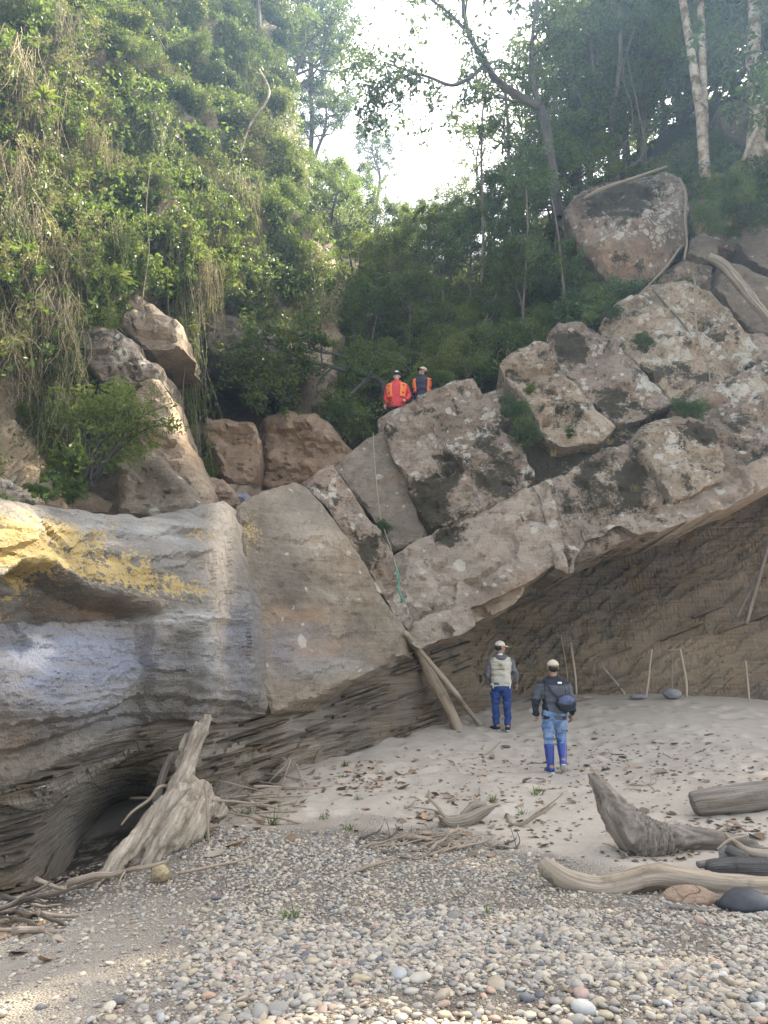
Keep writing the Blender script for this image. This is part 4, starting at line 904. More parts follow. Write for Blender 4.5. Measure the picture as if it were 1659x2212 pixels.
# rosette ferns: strap leaves arching from one point
def rosette(name, label, p, n, L, w, seed, mat='leaf_fresh', cat='fern'):
    rng = np.random.default_rng(seed); mb = MB()
    for k in range(n):
        an = k * 2.4 + rng.normal(0, .2); el = rng.uniform(.25, 1.25); l = L * rng.uniform(.75, 1.1)
        s = np.linspace(0, 1, 7); d = np.array([math.cos(an), math.sin(an)])
        r = l * s * math.cos(el); z = l * (s * math.sin(el) - .45 * s ** 2.2)
        c = np.c_[r[:, None] * d, z]; side = np.array([-d[1], d[0], 0]); wd = w * np.sin(np.pi * np.clip(s * .93 + .05, 0, 1)) ** .6
        V = np.vstack([c + side * wd[:, None] + [0, 0, .012], c, c - side * wd[:, None] + [0, 0, .012]]); i = np.arange(6)
        f = np.vstack([np.stack([i, i + 1, i + 8, i + 7], 1), np.stack([i + 7, i + 8, i + 15, i + 14], 1)])
        mb.add(V, f, tone=np.full(21, rng.uniform(.35, .95)))
    o = mb.obj(name, M[mat], loc=(0, 0, 0)); o.location = p
    return tag(o, label, cat)
rosette('nest_fern', 'large nest fern with strap leaves on the cliff', at(245, 612, 13.3), 26, .62, .05, 1)
rosette('nest_fern', 'small fern rosette on the upper cliff among dry vines', at(95, 215, 13.2), 18, .40, .035, 2)
rosette('nest_fern', 'long leaved fern beside the hanging creeper above the dark overhang', at(395, 715, 15.6), 16, .5, .03, 3)
rosette('nest_fern', 'upright fern on the slope above the perched boulder', at(1332, 380, 20.2), 12, .65, .06, 4)
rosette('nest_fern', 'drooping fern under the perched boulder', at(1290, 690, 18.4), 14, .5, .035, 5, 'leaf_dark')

# forest on the hillside
TV = [tree_meshes('tree_a', 51), tree_meshes('tree_b', 52, H=6, wide=.42, n=9000, size=.13), tree_meshes('tree_c', 53, H=8.5, r0=.14, crown0=.45, n=9000, leaf='leaf_far', size=.15),
      tree_meshes('tree_d', 54, H=7, r0=.10, n=7000, leaf='leaf', size=.12, crown0=.3), tree_meshes('tree_e', 55, H=9, r0=.16, n=11000, leaf='leaf_dark', size=.15, crown0=.3, nb=20), tree_meshes('tree_f', 56, H=5, r0=.07, n=6000, leaf='leaf_fresh', size=.12, crown0=.2, wide=.4)]
def hp(u, v, out=0.0):
    Y = float(HD(np.array([float(u)]), np.array([float(v)]))[0]); return at(u, v, Y - out)
FOREST = 'slender leafy tree in the forest on the slope behind the slabs'
TH = [7.0, 6.0, 8.5, 7.0, 9.0, 5.0]
def skyline(u): return np.interp(u, [560, 640, 735, 770, 830, 900, 1000, 1060, 1120, 1200, 1260, 1320], [-400, -300, -60, 270, 385, 400, 380, 330, 290, 220, 110, -300])
def htree(k, u, v, s, label=FOREST, group='forest trees on the slope'):
    if k != 6: s = max(.16, min(s, (v - float(skyline(u))) * hp(u, v)[1] / F / TH[k] * .92))
    if label == FOREST:
        label = ['slender rounded tree', 'broad low tree', 'tall straight tree', 'fine leaved light tree', 'dense dark tree', 'small bright yellow green tree', ''][k] + (' in the gully beyond the people' if u < 900 else ' on the slope behind the tilted blocks' if u < 1130 else ' on the slope beside the perched boulder'); group = label + 's'
    return put_tree(TV[k], label, hp(u, v), s, VR.uniform(0, 6.3), group, 'forest_tree', (VR.normal(0, .05), VR.normal(0, .05)))
for k, u, v, s in [(0, 700, 640, .75), (3, 640, 700, .6), (5, 760, 700, .6), (1, 830, 690, .55), (0, 900, 640, .7), (3, 960, 700, .55), (1, 1020, 690, .6), (2, 1080, 660, .6), (5, 940, 760, .45), (3, 1050, 760, .45), (1, 880, 780, .45), (0, 800, 800, .45),
                   (0, 1150, 640, .6), (2, 1200, 620, .6), (3, 1130, 740, .45), (1, 1220, 700, .4), (0, 700, 560, .7), (2, 660, 620, .6), (3, 1180, 560, .6), (2, 1240, 560, .6), (3, 1000, 600, .65), (0, 850, 590, .6), (5, 780, 600, .7), (1, 930, 580, .5), (1, 1060, 590, .5), (0, 760, 520, .6),
                   (3, 1100, 700, .5), (5, 1000, 800, .35), (3, 760, 830, .4), (5, 690, 780, .5), (0, 1250, 480, .55), (2, 1120, 560, .7), (4, 1290, 470, .5), (1, 1320, 640, .3), (3, 870, 720, .5), (0, 980, 660, .5)]:
    htree(k, u, v, s)
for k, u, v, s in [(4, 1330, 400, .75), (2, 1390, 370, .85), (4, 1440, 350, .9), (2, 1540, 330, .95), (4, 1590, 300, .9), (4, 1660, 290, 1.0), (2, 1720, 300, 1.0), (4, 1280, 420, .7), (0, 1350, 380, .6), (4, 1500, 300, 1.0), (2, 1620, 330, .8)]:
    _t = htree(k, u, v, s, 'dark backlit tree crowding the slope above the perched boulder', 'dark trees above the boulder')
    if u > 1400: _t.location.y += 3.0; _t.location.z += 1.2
TV.append(tree_meshes('tree_sparse', 57, H=8, r0=.09, n=3200, leaf='leaf_far', size=.13, crown0=.25, wide=.3, nb=18, clr=.5)); TH.append(8.0)
for u, v, top in [(850, 600, 400), (885, 610, 415), (925, 600, 400), (800, 590, 380), (760, 580, 330), (985, 600, 370), (840, 660, 470), (900, 680, 480), (960, 670, 470), (1010, 560, 330), (1060, 570, 180), (1110, 560, 130), (1165, 540, 90), (1215, 520, 60), (960, 570, 390), (1140, 600, 230), (1250, 500, 20)]:
    htree(6, u, v, 9.0 if False else (v - top) * hp(u, v)[1] / F / 8.0, 'thin crowned sapling letting the sky through behind the dark tree' if u > 1005 else 'thin crowned light green tree at the head of the gully', 'thin crowned saplings' if u > 1005 else 'thin crowned gully trees')
# far trees seen against the sky at the head of the gully and along the cliff top
for k, u, v, Y, s in [(4, 640, 330, 30, 1.05), (2, 670, 360, 34, 1.05), (4, 690, 440, 34, .8), (0, 610, 180, 28, .8), (4, 650, 130, 32, .95), (2, 670, 190, 37, .95), (1, 560, 60, 24, .7), (4, 600, 20, 28, .8)]:
    put_tree(TV[k], 'tall tree rising over the shoulder of the cliff', tuple(at(u, v, Y)), s, VR.uniform(0, 6.3), 'trees on the cliff shoulder', 'cliff_top_tree')
put_tree(TV[4], 'rounded dark tree standing alone against the bright sky', tuple(at(812, 440, 42)), .66, 1.0, None, 'lone_tree')
# canopy trees rooted higher on the right slope; their crowns close the canopy overhead; one unseen at the right is added to block sun on the pebbles
for k, x, y, z, s in [(4, 7.0, 25.5, 15.5, 1.4), (2, 12.0, 26, 16.5, 1.5), (4, 12.5, 28, 18, 1.4), (2, 9.0, 26, 17, 1.3), (4, 16.0, 24, 15, 1.4), (4, 14.5, 20.5, 12.5, 1.25), (4, 13.2, 18.6, 12, 1.35), (2, 15.5, 18, 11, 1.5), (4, 17, 22, 13, 1.5), (4, 13.5, 16.5, 8.0, 1.5)]:
    put_tree(TV[k], 'tall canopy tree rooted high on the wooded slope', (x, y, z), s, VR.uniform(0, 6.3), 'canopy trees on the slope', 'canopy_tree')
# undergrowth on the slope
for i in range(120):
    u = VR.uniform(600, 1640) if i < 90 else VR.uniform(1260, 1680); top = np.interp(u, [600, 700, 900, 1100, 1250, 1450, 1700], [600, 560, 590, 560, 470, 330, 200]); bot = np.interp(u, [600, 760, 950, 1100, 1300, 1480, 1700], [900, 900, 850, 780, 700, 620, 470])
    v = VR.uniform(top, bot)
    if ((u - 1350) / 145) ** 2 + ((v - 510) / 140) ** 2 < 1: continue
    kd = ['green', 'green', 'dark' if u > 1200 else 'fresh', 'fresh'][VR.integers(0, 4)]; p = hp(u, v, .5); s = VR.uniform(.5, 1.0)
    tag(new_obj('undergrowth_shrub', SH[kd][VR.integers(0, len(SH[kd]))], None, p, (0, VR.normal(0, .3), VR.uniform(-1, 1)), (s, s * .8, s)), {'green': 'low green shrub in the forest undergrowth', 'dark': 'low dark shrub in the forest undergrowth', 'fresh': 'low bright shrub in the forest undergrowth'}[kd], 'shrub', kd + ' undergrowth shrubs')
for i in range(34):
    u = VR.uniform(690, 1120); v = VR.uniform(620, np.interp(u, [690, 800, 950, 1120], [880, 850, 800, 760])); kd = ['fresh', 'green', 'fresh'][i % 3]; p = hp(u, v, 1.3); s = VR.uniform(.35, .7)
    tag(new_obj('undergrowth_shrub', SH[kd][VR.integers(0, len(SH[kd]))], None, p, (0, VR.normal(0, .3), VR.uniform(-1, 1)), (s, s * .8, s * 1.2)), {'green': 'leafy green bush at the front of the forest behind the people', 'fresh': 'light green bush at the front of the forest behind the people'}[kd], 'shrub', kd + ' bushes behind the people')
# plants rooted in the joints of the slabs
FD = face(0.0)
for lab, kd, u, v, w, o_ in [('dark fine leaved shrub rooted in the joint between the tilted blocks', 'dark', 1120, 880, 95, .3), ('drooping dark shrub hanging below the joint of the tilted blocks', 'dark', 1135, 935, 90, .35), ('bright tuft of leaves above the joint shrub', 'fresh', 1145, 840, 36, .3), ('small weed on the tilted block face', 'green', 1232, 935, 32, .25),
                             ('leafy shrub growing in the gap above the rounded block', 'dark', 1500, 880, 100, .3), ('thin shrub under the lichen spotted slab', 'dark', 1390, 740, 60, .2), ('small green plant beside the rope', 'green', 800, 1190, 34, .5), ('dark fern like plant at the foot of the recessed face', 'dark', 828, 1140, 44, .35),
                             ('bush of soft leaves to the right of the perched boulder', 'green', 1570, 420, 150, .9), ('leafy bush hanging beside the pale root', 'green', 1530, 470, 120, .8), ('dark bush below the big right hand trunk', 'dark', 1620, 460, 130, .6), ('dark weeds under the perched boulder', 'dark', 1330, 670, 60, .2),
                             ('grassy tuft on the ledge behind the people', 'green', 960, 812, 60, -.6), ('leafy weeds at the feet of the person in red', 'green', 770, 915, 90, -.2), ('pale leaved bush behind the navy jacket', 'green', 1010, 790, 70, -1.0), ('leafy bush below the leaning tree', 'green', 740, 880, 90, -1.2)]:
    Y = float(FD(np.array([float(u)]), np.array([float(v)]))[0]) - o_
    if v < 520: Y = 19.0 - o_
    if u < 800 and v < 1000: Y = 17.4
    s = w * Y / F / 2
    tag(new_obj('rock_plant', SH[kd][VR.integers(0, len(SH[kd]))], None, at(u, v, Y), (0, VR.normal(0, .2), VR.normal(0, .4)), (s, s * .7, s * 1.05)), lab, 'plant')

# ------------------------------------------------------------------ trees with limbs traced one by one
def traced_tree(name, label, paths, bark, leaf, n, size, clr, seed, sub=5, subL=.8, tip=.35, sides=10, skip=(), parent_loc=None, shell=.3, clus=None, aspect=.45, droop=.2, cat='tree', zf=.75):
    rng = np.random.default_rng(seed); loc = at(*paths[0][0][:3]); tr = MB(); cs = []
    for pi, rows in enumerate(paths):
        nseg = max(10, 5 * len(rows)); P, r = pxpath(rows, nseg); P = P - loc
        add_tube(tr, P, r, sides=sides, rough=.10, seed=seed + pi)
        if pi in skip: continue
        for k in range(sub):
            q = int(nseg * rng.uniform(tip, .98)); L = subL * rng.uniform(.5, 1.2)
            t = P[min(q + 1, nseg - 1)] - P[q - 1]; t /= np.linalg.norm(t) + 1e-9
            b = wander(P[q], t + rng.normal(size=3) * .9, L, 6, rng, .25, .02)
            add_tube(tr, b, np.linspace(min(r[q] * .5, .03), .006, 7), sides=4, cap=False)
            for j in (3, 5, 6):
                w = wander(b[j], rng.normal(size=3), L * .5, 4, rng, .3); add_tube(tr, w, np.linspace(.008, .003, 5), sides=3, cap=False); cs += [b[j], w[2], w[4]]
        cs.append(P[-1])
    t = thing(name, label, cat, tuple(loc)); tr.obj('trunk', M[bark], t)
    if n:
        cs = np.array(cs); p, d, k = clump_points(n, rng, cs, rng.uniform(.7, 1.2, len(cs)) * clr, shell, zf); tn = rng.uniform(-.2, .2, len(cs))
        V, f, tt = leaves(p, size, rng, .45, aspect, np.clip(rng.beta(2.2, 2.4, n) + tn[k], 0, 1), d, droop); MB().add(V, f, tone=tt).obj('crown', M[leaf], t, smooth=False)
    return t
traced_tree('dark_tree', 'dark forked tree leaning over the gully with sparse leaves against the sky',
            [[(1206, 470, 20.3, .17), (1192, 360, 20.2, .15), (1182, 290, 20.1, .14), (1168, 232, 20, .13)], [(1168, 232, 20, .13), (1120, 208, 19.8, .12), (1072, 172, 19.6, .10), (1046, 130, 19.5, .085), (1012, 72, 19.4, .07), (1000, 0, 19.3, .05), (985, -60, 19.2, .03)],
             [(1048, 140, 19.5, .06), (1015, 168, 19.3, .055), (975, 184, 19.1, .05), (930, 168, 18.9, .04), (880, 152, 18.8, .03), (830, 135, 18.7, .015)], [(1168, 240, 20, .09), (1150, 170, 20.1, .075), (1150, 90, 20.1, .06), (1158, 10, 20.2, .05), (1170, -60, 20.2, .03)], [(900, 160, 18.9, .025), (850, 170, 18.6, .018), (800, 185, 18.3, .01)],
             [(1012, 72, 19.4, .05), (960, 20, 19.2, .035), (900, -20, 19, .02)], [(1150, 120, 20.1, .05), (1220, 60, 20, .035), (1300, -10, 20, .02)]],
            'bark_dark', 'leaf_dark', 4600, .16, .45, 61, sub=9, subL=1.4, skip=(0,), shell=.1)
traced_tree('leaning_tree', 'low spreading tree with a dark bent branch reaching out beside the people',
            [[(840, 862, 18.3, .10), (825, 828, 18.2, .085), (800, 812, 18.0, .075), (760, 806, 17.8, .06), (715, 792, 17.5, .05), (660, 782, 17.2, .04), (600, 772, 17.0, .02)], [(800, 812, 18, .05), (770, 840, 17.7, .04), (735, 880, 17.4, .03), (780, 930, 17.1, .015)], [(760, 806, 17.8, .04), (740, 770, 17.6, .03), (690, 760, 17.3, .025), (640, 745, 17.1, .015)],
             [(715, 792, 17.5, .035), (660, 800, 17.1, .025), (600, 830, 16.9, .015), (560, 850, 16.8, .01)], [(660, 782, 17.2, .03), (590, 745, 16.9, .02), (520, 745, 16.7, .01)], [(600, 772, 17, .02), (540, 790, 16.8, .015), (500, 800, 16.7, .008)], [(690, 760, 17.3, .02), (640, 720, 17.2, .015), (570, 712, 17, .01)]],
            'bark_dark', 'leaf', 8500, .10, .26, 62, sub=10, subL=.8, tip=.1, shell=.1, droop=.05, zf=.35)
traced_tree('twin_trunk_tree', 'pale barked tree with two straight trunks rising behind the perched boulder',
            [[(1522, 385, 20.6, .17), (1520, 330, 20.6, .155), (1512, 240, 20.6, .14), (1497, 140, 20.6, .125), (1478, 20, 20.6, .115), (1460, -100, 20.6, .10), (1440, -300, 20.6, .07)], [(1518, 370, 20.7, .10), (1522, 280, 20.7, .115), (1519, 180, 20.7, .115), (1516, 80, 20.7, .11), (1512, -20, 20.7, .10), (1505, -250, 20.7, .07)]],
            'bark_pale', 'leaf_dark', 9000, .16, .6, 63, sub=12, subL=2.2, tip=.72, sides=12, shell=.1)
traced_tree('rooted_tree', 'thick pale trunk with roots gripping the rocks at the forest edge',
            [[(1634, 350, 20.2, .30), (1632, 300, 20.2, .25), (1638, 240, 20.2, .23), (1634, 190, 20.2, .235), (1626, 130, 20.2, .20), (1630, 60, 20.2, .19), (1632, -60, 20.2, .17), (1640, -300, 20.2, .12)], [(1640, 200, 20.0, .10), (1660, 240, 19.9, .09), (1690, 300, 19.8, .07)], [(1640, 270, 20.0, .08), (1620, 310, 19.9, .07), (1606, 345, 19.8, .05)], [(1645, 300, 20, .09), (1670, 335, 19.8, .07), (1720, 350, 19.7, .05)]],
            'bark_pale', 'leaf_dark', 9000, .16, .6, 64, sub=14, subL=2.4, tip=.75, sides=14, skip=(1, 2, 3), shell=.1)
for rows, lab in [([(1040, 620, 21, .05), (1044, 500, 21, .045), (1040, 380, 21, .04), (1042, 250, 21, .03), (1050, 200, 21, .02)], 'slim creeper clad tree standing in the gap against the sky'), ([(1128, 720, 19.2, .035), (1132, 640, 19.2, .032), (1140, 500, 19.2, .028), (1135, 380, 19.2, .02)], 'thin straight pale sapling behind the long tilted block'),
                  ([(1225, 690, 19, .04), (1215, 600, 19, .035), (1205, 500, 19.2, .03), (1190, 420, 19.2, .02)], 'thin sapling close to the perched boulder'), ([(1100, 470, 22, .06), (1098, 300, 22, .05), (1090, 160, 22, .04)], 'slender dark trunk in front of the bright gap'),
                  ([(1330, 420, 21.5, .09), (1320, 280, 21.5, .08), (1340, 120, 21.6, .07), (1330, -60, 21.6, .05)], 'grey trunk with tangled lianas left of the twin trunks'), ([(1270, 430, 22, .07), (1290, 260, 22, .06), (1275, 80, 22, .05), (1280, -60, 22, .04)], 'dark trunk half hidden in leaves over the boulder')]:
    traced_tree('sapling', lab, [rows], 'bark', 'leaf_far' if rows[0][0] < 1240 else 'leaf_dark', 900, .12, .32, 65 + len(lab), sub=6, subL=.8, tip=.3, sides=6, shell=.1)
# lianas and roots
def strand(name, label, rows, mat, cat, n=40, sides=7, rough=.3, seed=0, **k):
    P, r = pxpath(rows, n); mb = MB(); add_tube(mb, P, r, sides=sides, rough=rough, seed=seed, **k); return tag(mb.obj(name, M[mat]), label, cat)
strand('root', 'pale straight root hanging over the lichen spotted slab', [(1497, 585, 17.75, .022), (1503, 630, 17.5, .022), (1502, 680, 17.3, .02), (1511, 745, 17.1, .02), (1530, 790, 16.9, .016), (1535, 860, 16.55, .014), (1542, 935, 16.2, .010)], 'drift', 'root')
strand('root', 'pale crooked root against the side of the perched boulder', [(1468, 385, 19.2, .03), (1482, 420, 18.9, .035), (1480, 470, 18.7, .035), (1484, 520, 18.6, .032), (1478, 560, 18.5, .028)], 'drift', 'root')
strand('root', 'thin pale root slanting down from the perched boulder to the slab', [(1472, 530, 18.4, .025), (1440, 575, 18.25, .025), (1405, 612, 18.1, .018), (1375, 640, 18.0, .012)], 'drift', 'root')
strand('root', 'thick brown root sweeping down past the boulders', [(1530, 555, 18.4, .12), (1565, 575, 18.3, .13), (1600, 615, 18.0, .12), (1635, 660, 17.7, .11), (1690, 720, 17.4, .10)], 'drift', 'root', sides=12)
strand('root', 'dark root creeping down across the lichened slab', [(1410, 625, 17.9, .03), (1440, 660, 17.7, .028), (1475, 700, 17.45, .025), (1505, 745, 17.15, .02)], 'bark', 'root')
strand('fallen_branch', 'pale fallen branch lying on the perched boulder', [(1262, 428, 19.0, .05), (1310, 404, 19.1, .05), (1370, 385, 19.2, .045), (1440, 360, 19.3, .04)], 'drift', 'branch')
strand('fallen_branch', 'short pale stick leaning on the boulder face', [(1425, 455, 18.6, .02), (1450, 430, 18.7, .022), (1475, 408, 18.8, .02)], 'drift_tan', 'branch')
strand('liana', 'bare crooked liana in front of the sunlit cliff', [(560, 150, 20, .03), (580, 190, 19.8, .035), (575, 220, 19.6, .03), (540, 270, 19.4, .025), (520, 330, 19.2, .02)], 'bark_pale', 'liana')
strand('liana', 'bare hooked liana below the dry vines of the cliff', [(430, 360, 17.6, .025), (438, 400, 17.4, .028), (430, 440, 17.3, .028), (440, 480, 17.2, .024), (432, 500, 17.2, .02)], 'bark_pale', 'liana')
strand('liana', 'long thin liana hanging straight down beside the nest fern', [(326, 350, 14.6, .006), (316, 450, 14.3, .007), (322, 540, 14.0, .006), (309, 640, 13.6, .007), (314, 700, 13.4, .005)], 'vine', 'liana')
for lab, rows in [('long thin liana hanging down in front of the dark overhang', [(404, 560, 15.8, .007), (398, 640, 15.5, .008), (404, 740, 15.0, .008), (395, 850, 14.6, .008), (398, 960, 14.2, .006)]), ('looping bare liana near the top of the cliff', [(330, 60, 17, .016), (360, 110, 16.8, .018), (350, 60, 16.7, .015), (300, 20, 16.6, .012)]),
                  ('tangled liana rising from the forest toward the twin trunks', [(1290, 440, 20.6, .03), (1330, 380, 20.4, .03), (1390, 330, 20.3, .025), (1375, 220, 20.3, .022), (1355, 120, 20.2, .02), (1370, 60, 20.2, .015)]), ('bare liana curling through the leaves beside the dark tree', [(1245, 360, 20.2, .02), (1350, 310, 20, .02), (1366, 240, 20, .018), (1345, 160, 20, .015), (1372, 60, 20, .012)])]:
    strand('liana', lab, rows, 'bark', 'liana', rough=.3)

# ------------------------------------------------------------------ people
M['skin'] = plain('skin', (.33, .185, .125), .55, .12, 20, .1, 90)
M['skin_fair'] = plain('skin_fair', (.52, .31, .235), .55, .12, 20, .1, 90)
M['hair'] = plain('hair_black', (.012, .010, .009), .6)
M['denim_dark'] = plain('denim_dark', (.018, .045, .16), .85, .35, 6, .3, 160)
def denim():
    t = NT('denim_washed'); n = t.noise(5, 5, .6)
    c = t.ramp(n, [(.3, (.07, .135, .27)), (.5, (.13, .215, .37)), (.68, (.28, .37, .51))])
    return t.done(c, .85, t.bump(t.noise(160, 3), .3, .004), .2)
M['denim'] = denim()
M['boot'] = plain('boot_blue_rubber', (.020, .045, .22), .42, .15, 8, .05, 40, .5)
M['sole'] = plain('sole_pale', (.52, .50, .46), .8)
M['shoe'] = plain('shoe_dark', (.020, .024, .032), .7, .3)
M['black'] = plain('jacket_black', (.016, .019, .027), .75, .2)
M['grey'] = plain('jacket_grey', (.075, .082, .098), .8, .2, 10)
M['sweat'] = plain('sweater_grey', (.120, .112, .125), .9, .2, 10, .4, 120)
M['vest'] = plain('vest_beige', (.42, .40, .335), .85, .14, 10)
M['capb'] = plain('cap_beige', (.50, .435, .33), .85, .12)
M['capw'] = plain('cap_pale', (.58, .54, .47), .85, .12)
M['white'] = plain('cloth_white', (.75, .75, .74), .8, .1)
M['red'] = M['red']
M['redj'] = plain('jacket_red', (.52, .030, .035), .45, .15, 10, .1, 60, .4)
M['orange'] = plain('vest_orange', (.80, .19, .06), .6, .1)
M['navy'] = plain('jacket_navy', (.014, .014, .040), .5, .25, 8, .1, 60, .4)
M['navycap'] = plain('cap_navy', (.02, .04, .10), .8, .2)
M['dkpants'] = plain('trousers_black', (.014, .016, .022), .8, .2)
M['glass'] = plain('sunglass_lens', (.006, .006, .008), .12, .1, 5, 0, 5, .6)
M['print'] = plain('print_brown', (.20, .15, .09), .85, .2)
M['printy'] = plain('print_gold', (.42, .30, .10), .85, .2)

def ball(c, r, nu=14, nv=9):
    u = np.arange(nu) * 2 * math.pi / nu; v = np.linspace(0, math.pi, nv + 2)[1:-1]
    P = np.stack([np.outer(np.sin(v), np.cos(u)), np.outer(np.sin(v), np.sin(u)), np.outer(np.cos(v), np.ones(nu))], -1).reshape(-1, 3)
    P = np.vstack([P, [0, 0, 1], [0, 0, -1]]) * np.asarray(r) + np.asarray(c)
    i = np.arange(nv - 1)[:, None] * nu; j = np.arange(nu)[None]; k = (j + 1) % nu
    q = np.stack([i + j, i + nu + j, i + nu + k, i + k], -1).reshape(-1, 4); j = np.arange(nu); k = (j + 1) % nu
    a = nv * nu; return P, [q, np.stack([np.full(nu, a), j, k], 1), np.stack([np.full(nu, a + 1), (nv - 1) * nu + k, (nv - 1) * nu + j], 1)]
def rotz(P, a, c=(0, 0, 0)):
    ca, sa = math.cos(a), math.sin(a); P = np.asarray(P) - c
    return np.stack([P[:, 0] * ca - P[:, 1] * sa, P[:, 0] * sa + P[:, 1] * ca, P[:, 2]], 1) + c
def loft(rings, sides=20):
    V = []; th = np.arange(sides) * 2 * math.pi / sides
    for cx, cy, cz, rx, ry in rings: V.append(np.stack([cx + rx * np.sign(np.cos(th)) * np.abs(np.cos(th)) ** .85, cy + ry * np.sign(np.sin(th)) * np.abs(np.sin(th)) ** .85, np.full(sides, cz)], 1))
    n = len(rings); i = np.arange(n - 1)[:, None] * sides; j = np.arange(sides)[None]; k = (j + 1) % sides
    f = np.stack([i + j, i + k, i + sides + k, i + sides + j], -1).reshape(-1, 4)
    V = np.vstack(V + [np.array([rings[0][:3], rings[-1][:3]])]); m = n * sides; j = np.arange(sides); k = (j + 1) % sides
    return V, [f, np.stack([np.full(sides, m), k, j], 1), np.stack([np.full(sides, m + 1), (n - 1) * sides + j, (n - 1) * sides + k], 1)]
def limb(mb, pts, r, n=14, sides=12, flat=1.0):
    q = smooth_path(np.c_[np.array(pts, float), np.array(r, float)], n); V, f, g = tube(q[:, :3], q[:, 3], sides=sides, flat=flat); mb.add(V, f)
def hand(mb, w, d, side, curl=.5, palm=(0, -1, 0)):
    """five separate fingers; d = pointing direction, side = direction of the thumb"""
    d = Vector(d).normalized(); s = (Vector(side) - d * d.dot(Vector(side))).normalized(); nrm = d.cross(s)
    w = Vector(w); c = w + d * .045
    P = [np.array(w - d * .02), np.array(w + d * .02), np.array(c), np.array(w + d * .085)]
    V, f, g = tube(smooth_path(P, 8), smooth_path([[.022], [.030], [.040], [.034]], 8)[:, 0], sides=12)
    nn = np.array(nrm); cc = np.array(w); q = V - cc; V = cc + q - np.outer(q @ nn, nn) * .45; mb.add(V, f)
    for k, (o, l) in enumerate(((.027, .072), (.010, .080), (-.009, .074), (-.026, .058))):
        b = w + d * .080 + s * o; p = [b]; dd = d.copy()
        for j in range(3):
            dd = (Matrix.Rotation(curl * (.55 + .12 * k), 3, s) @ dd); p.append(p[-1] + dd * l / 3)
        V, f, g = tube(smooth_path([np.array(x) for x in p], 8), np.linspace(.0095, .0075, 8), sides=7); mb.add(V, f)
    b = w + d * .03 + s * .028; p = [b, b + (d * .6 + s * .7).normalized() * .03, b + (d * .6 + s * .7).normalized() * .03 + (Matrix.Rotation(curl * .8, 3, s) @ d) * .035]
    V, f, g = tube(smooth_path([np.array(x) for x in p], 7), np.linspace(.012, .0085, 7), sides=7); mb.add(V, f)
TORSO = [(.80, .165, .115), (.90, .175, .122), (1.0, .160, .112), (1.10, .165, .115), (1.22, .185, .125), (1.32, .195, .120), (1.38, .17, .105), (1.42, .115, .085), (1.455, .070, .068)]
def torso_r(z, g=0.0):
    t = np.array(TORSO); return np.interp(z, t[:, 0], t[:, 1]) + g, np.interp(z, t[:, 0], t[:, 2]) + g
def torso_rings(z0, z1, g=0.0, n=14, sag=0.0):
    out = []
    for z in np.linspace(z0, z1, n):
        a, b = torso_r(z, g); out.append((0, 0, z, a, b))
    return out
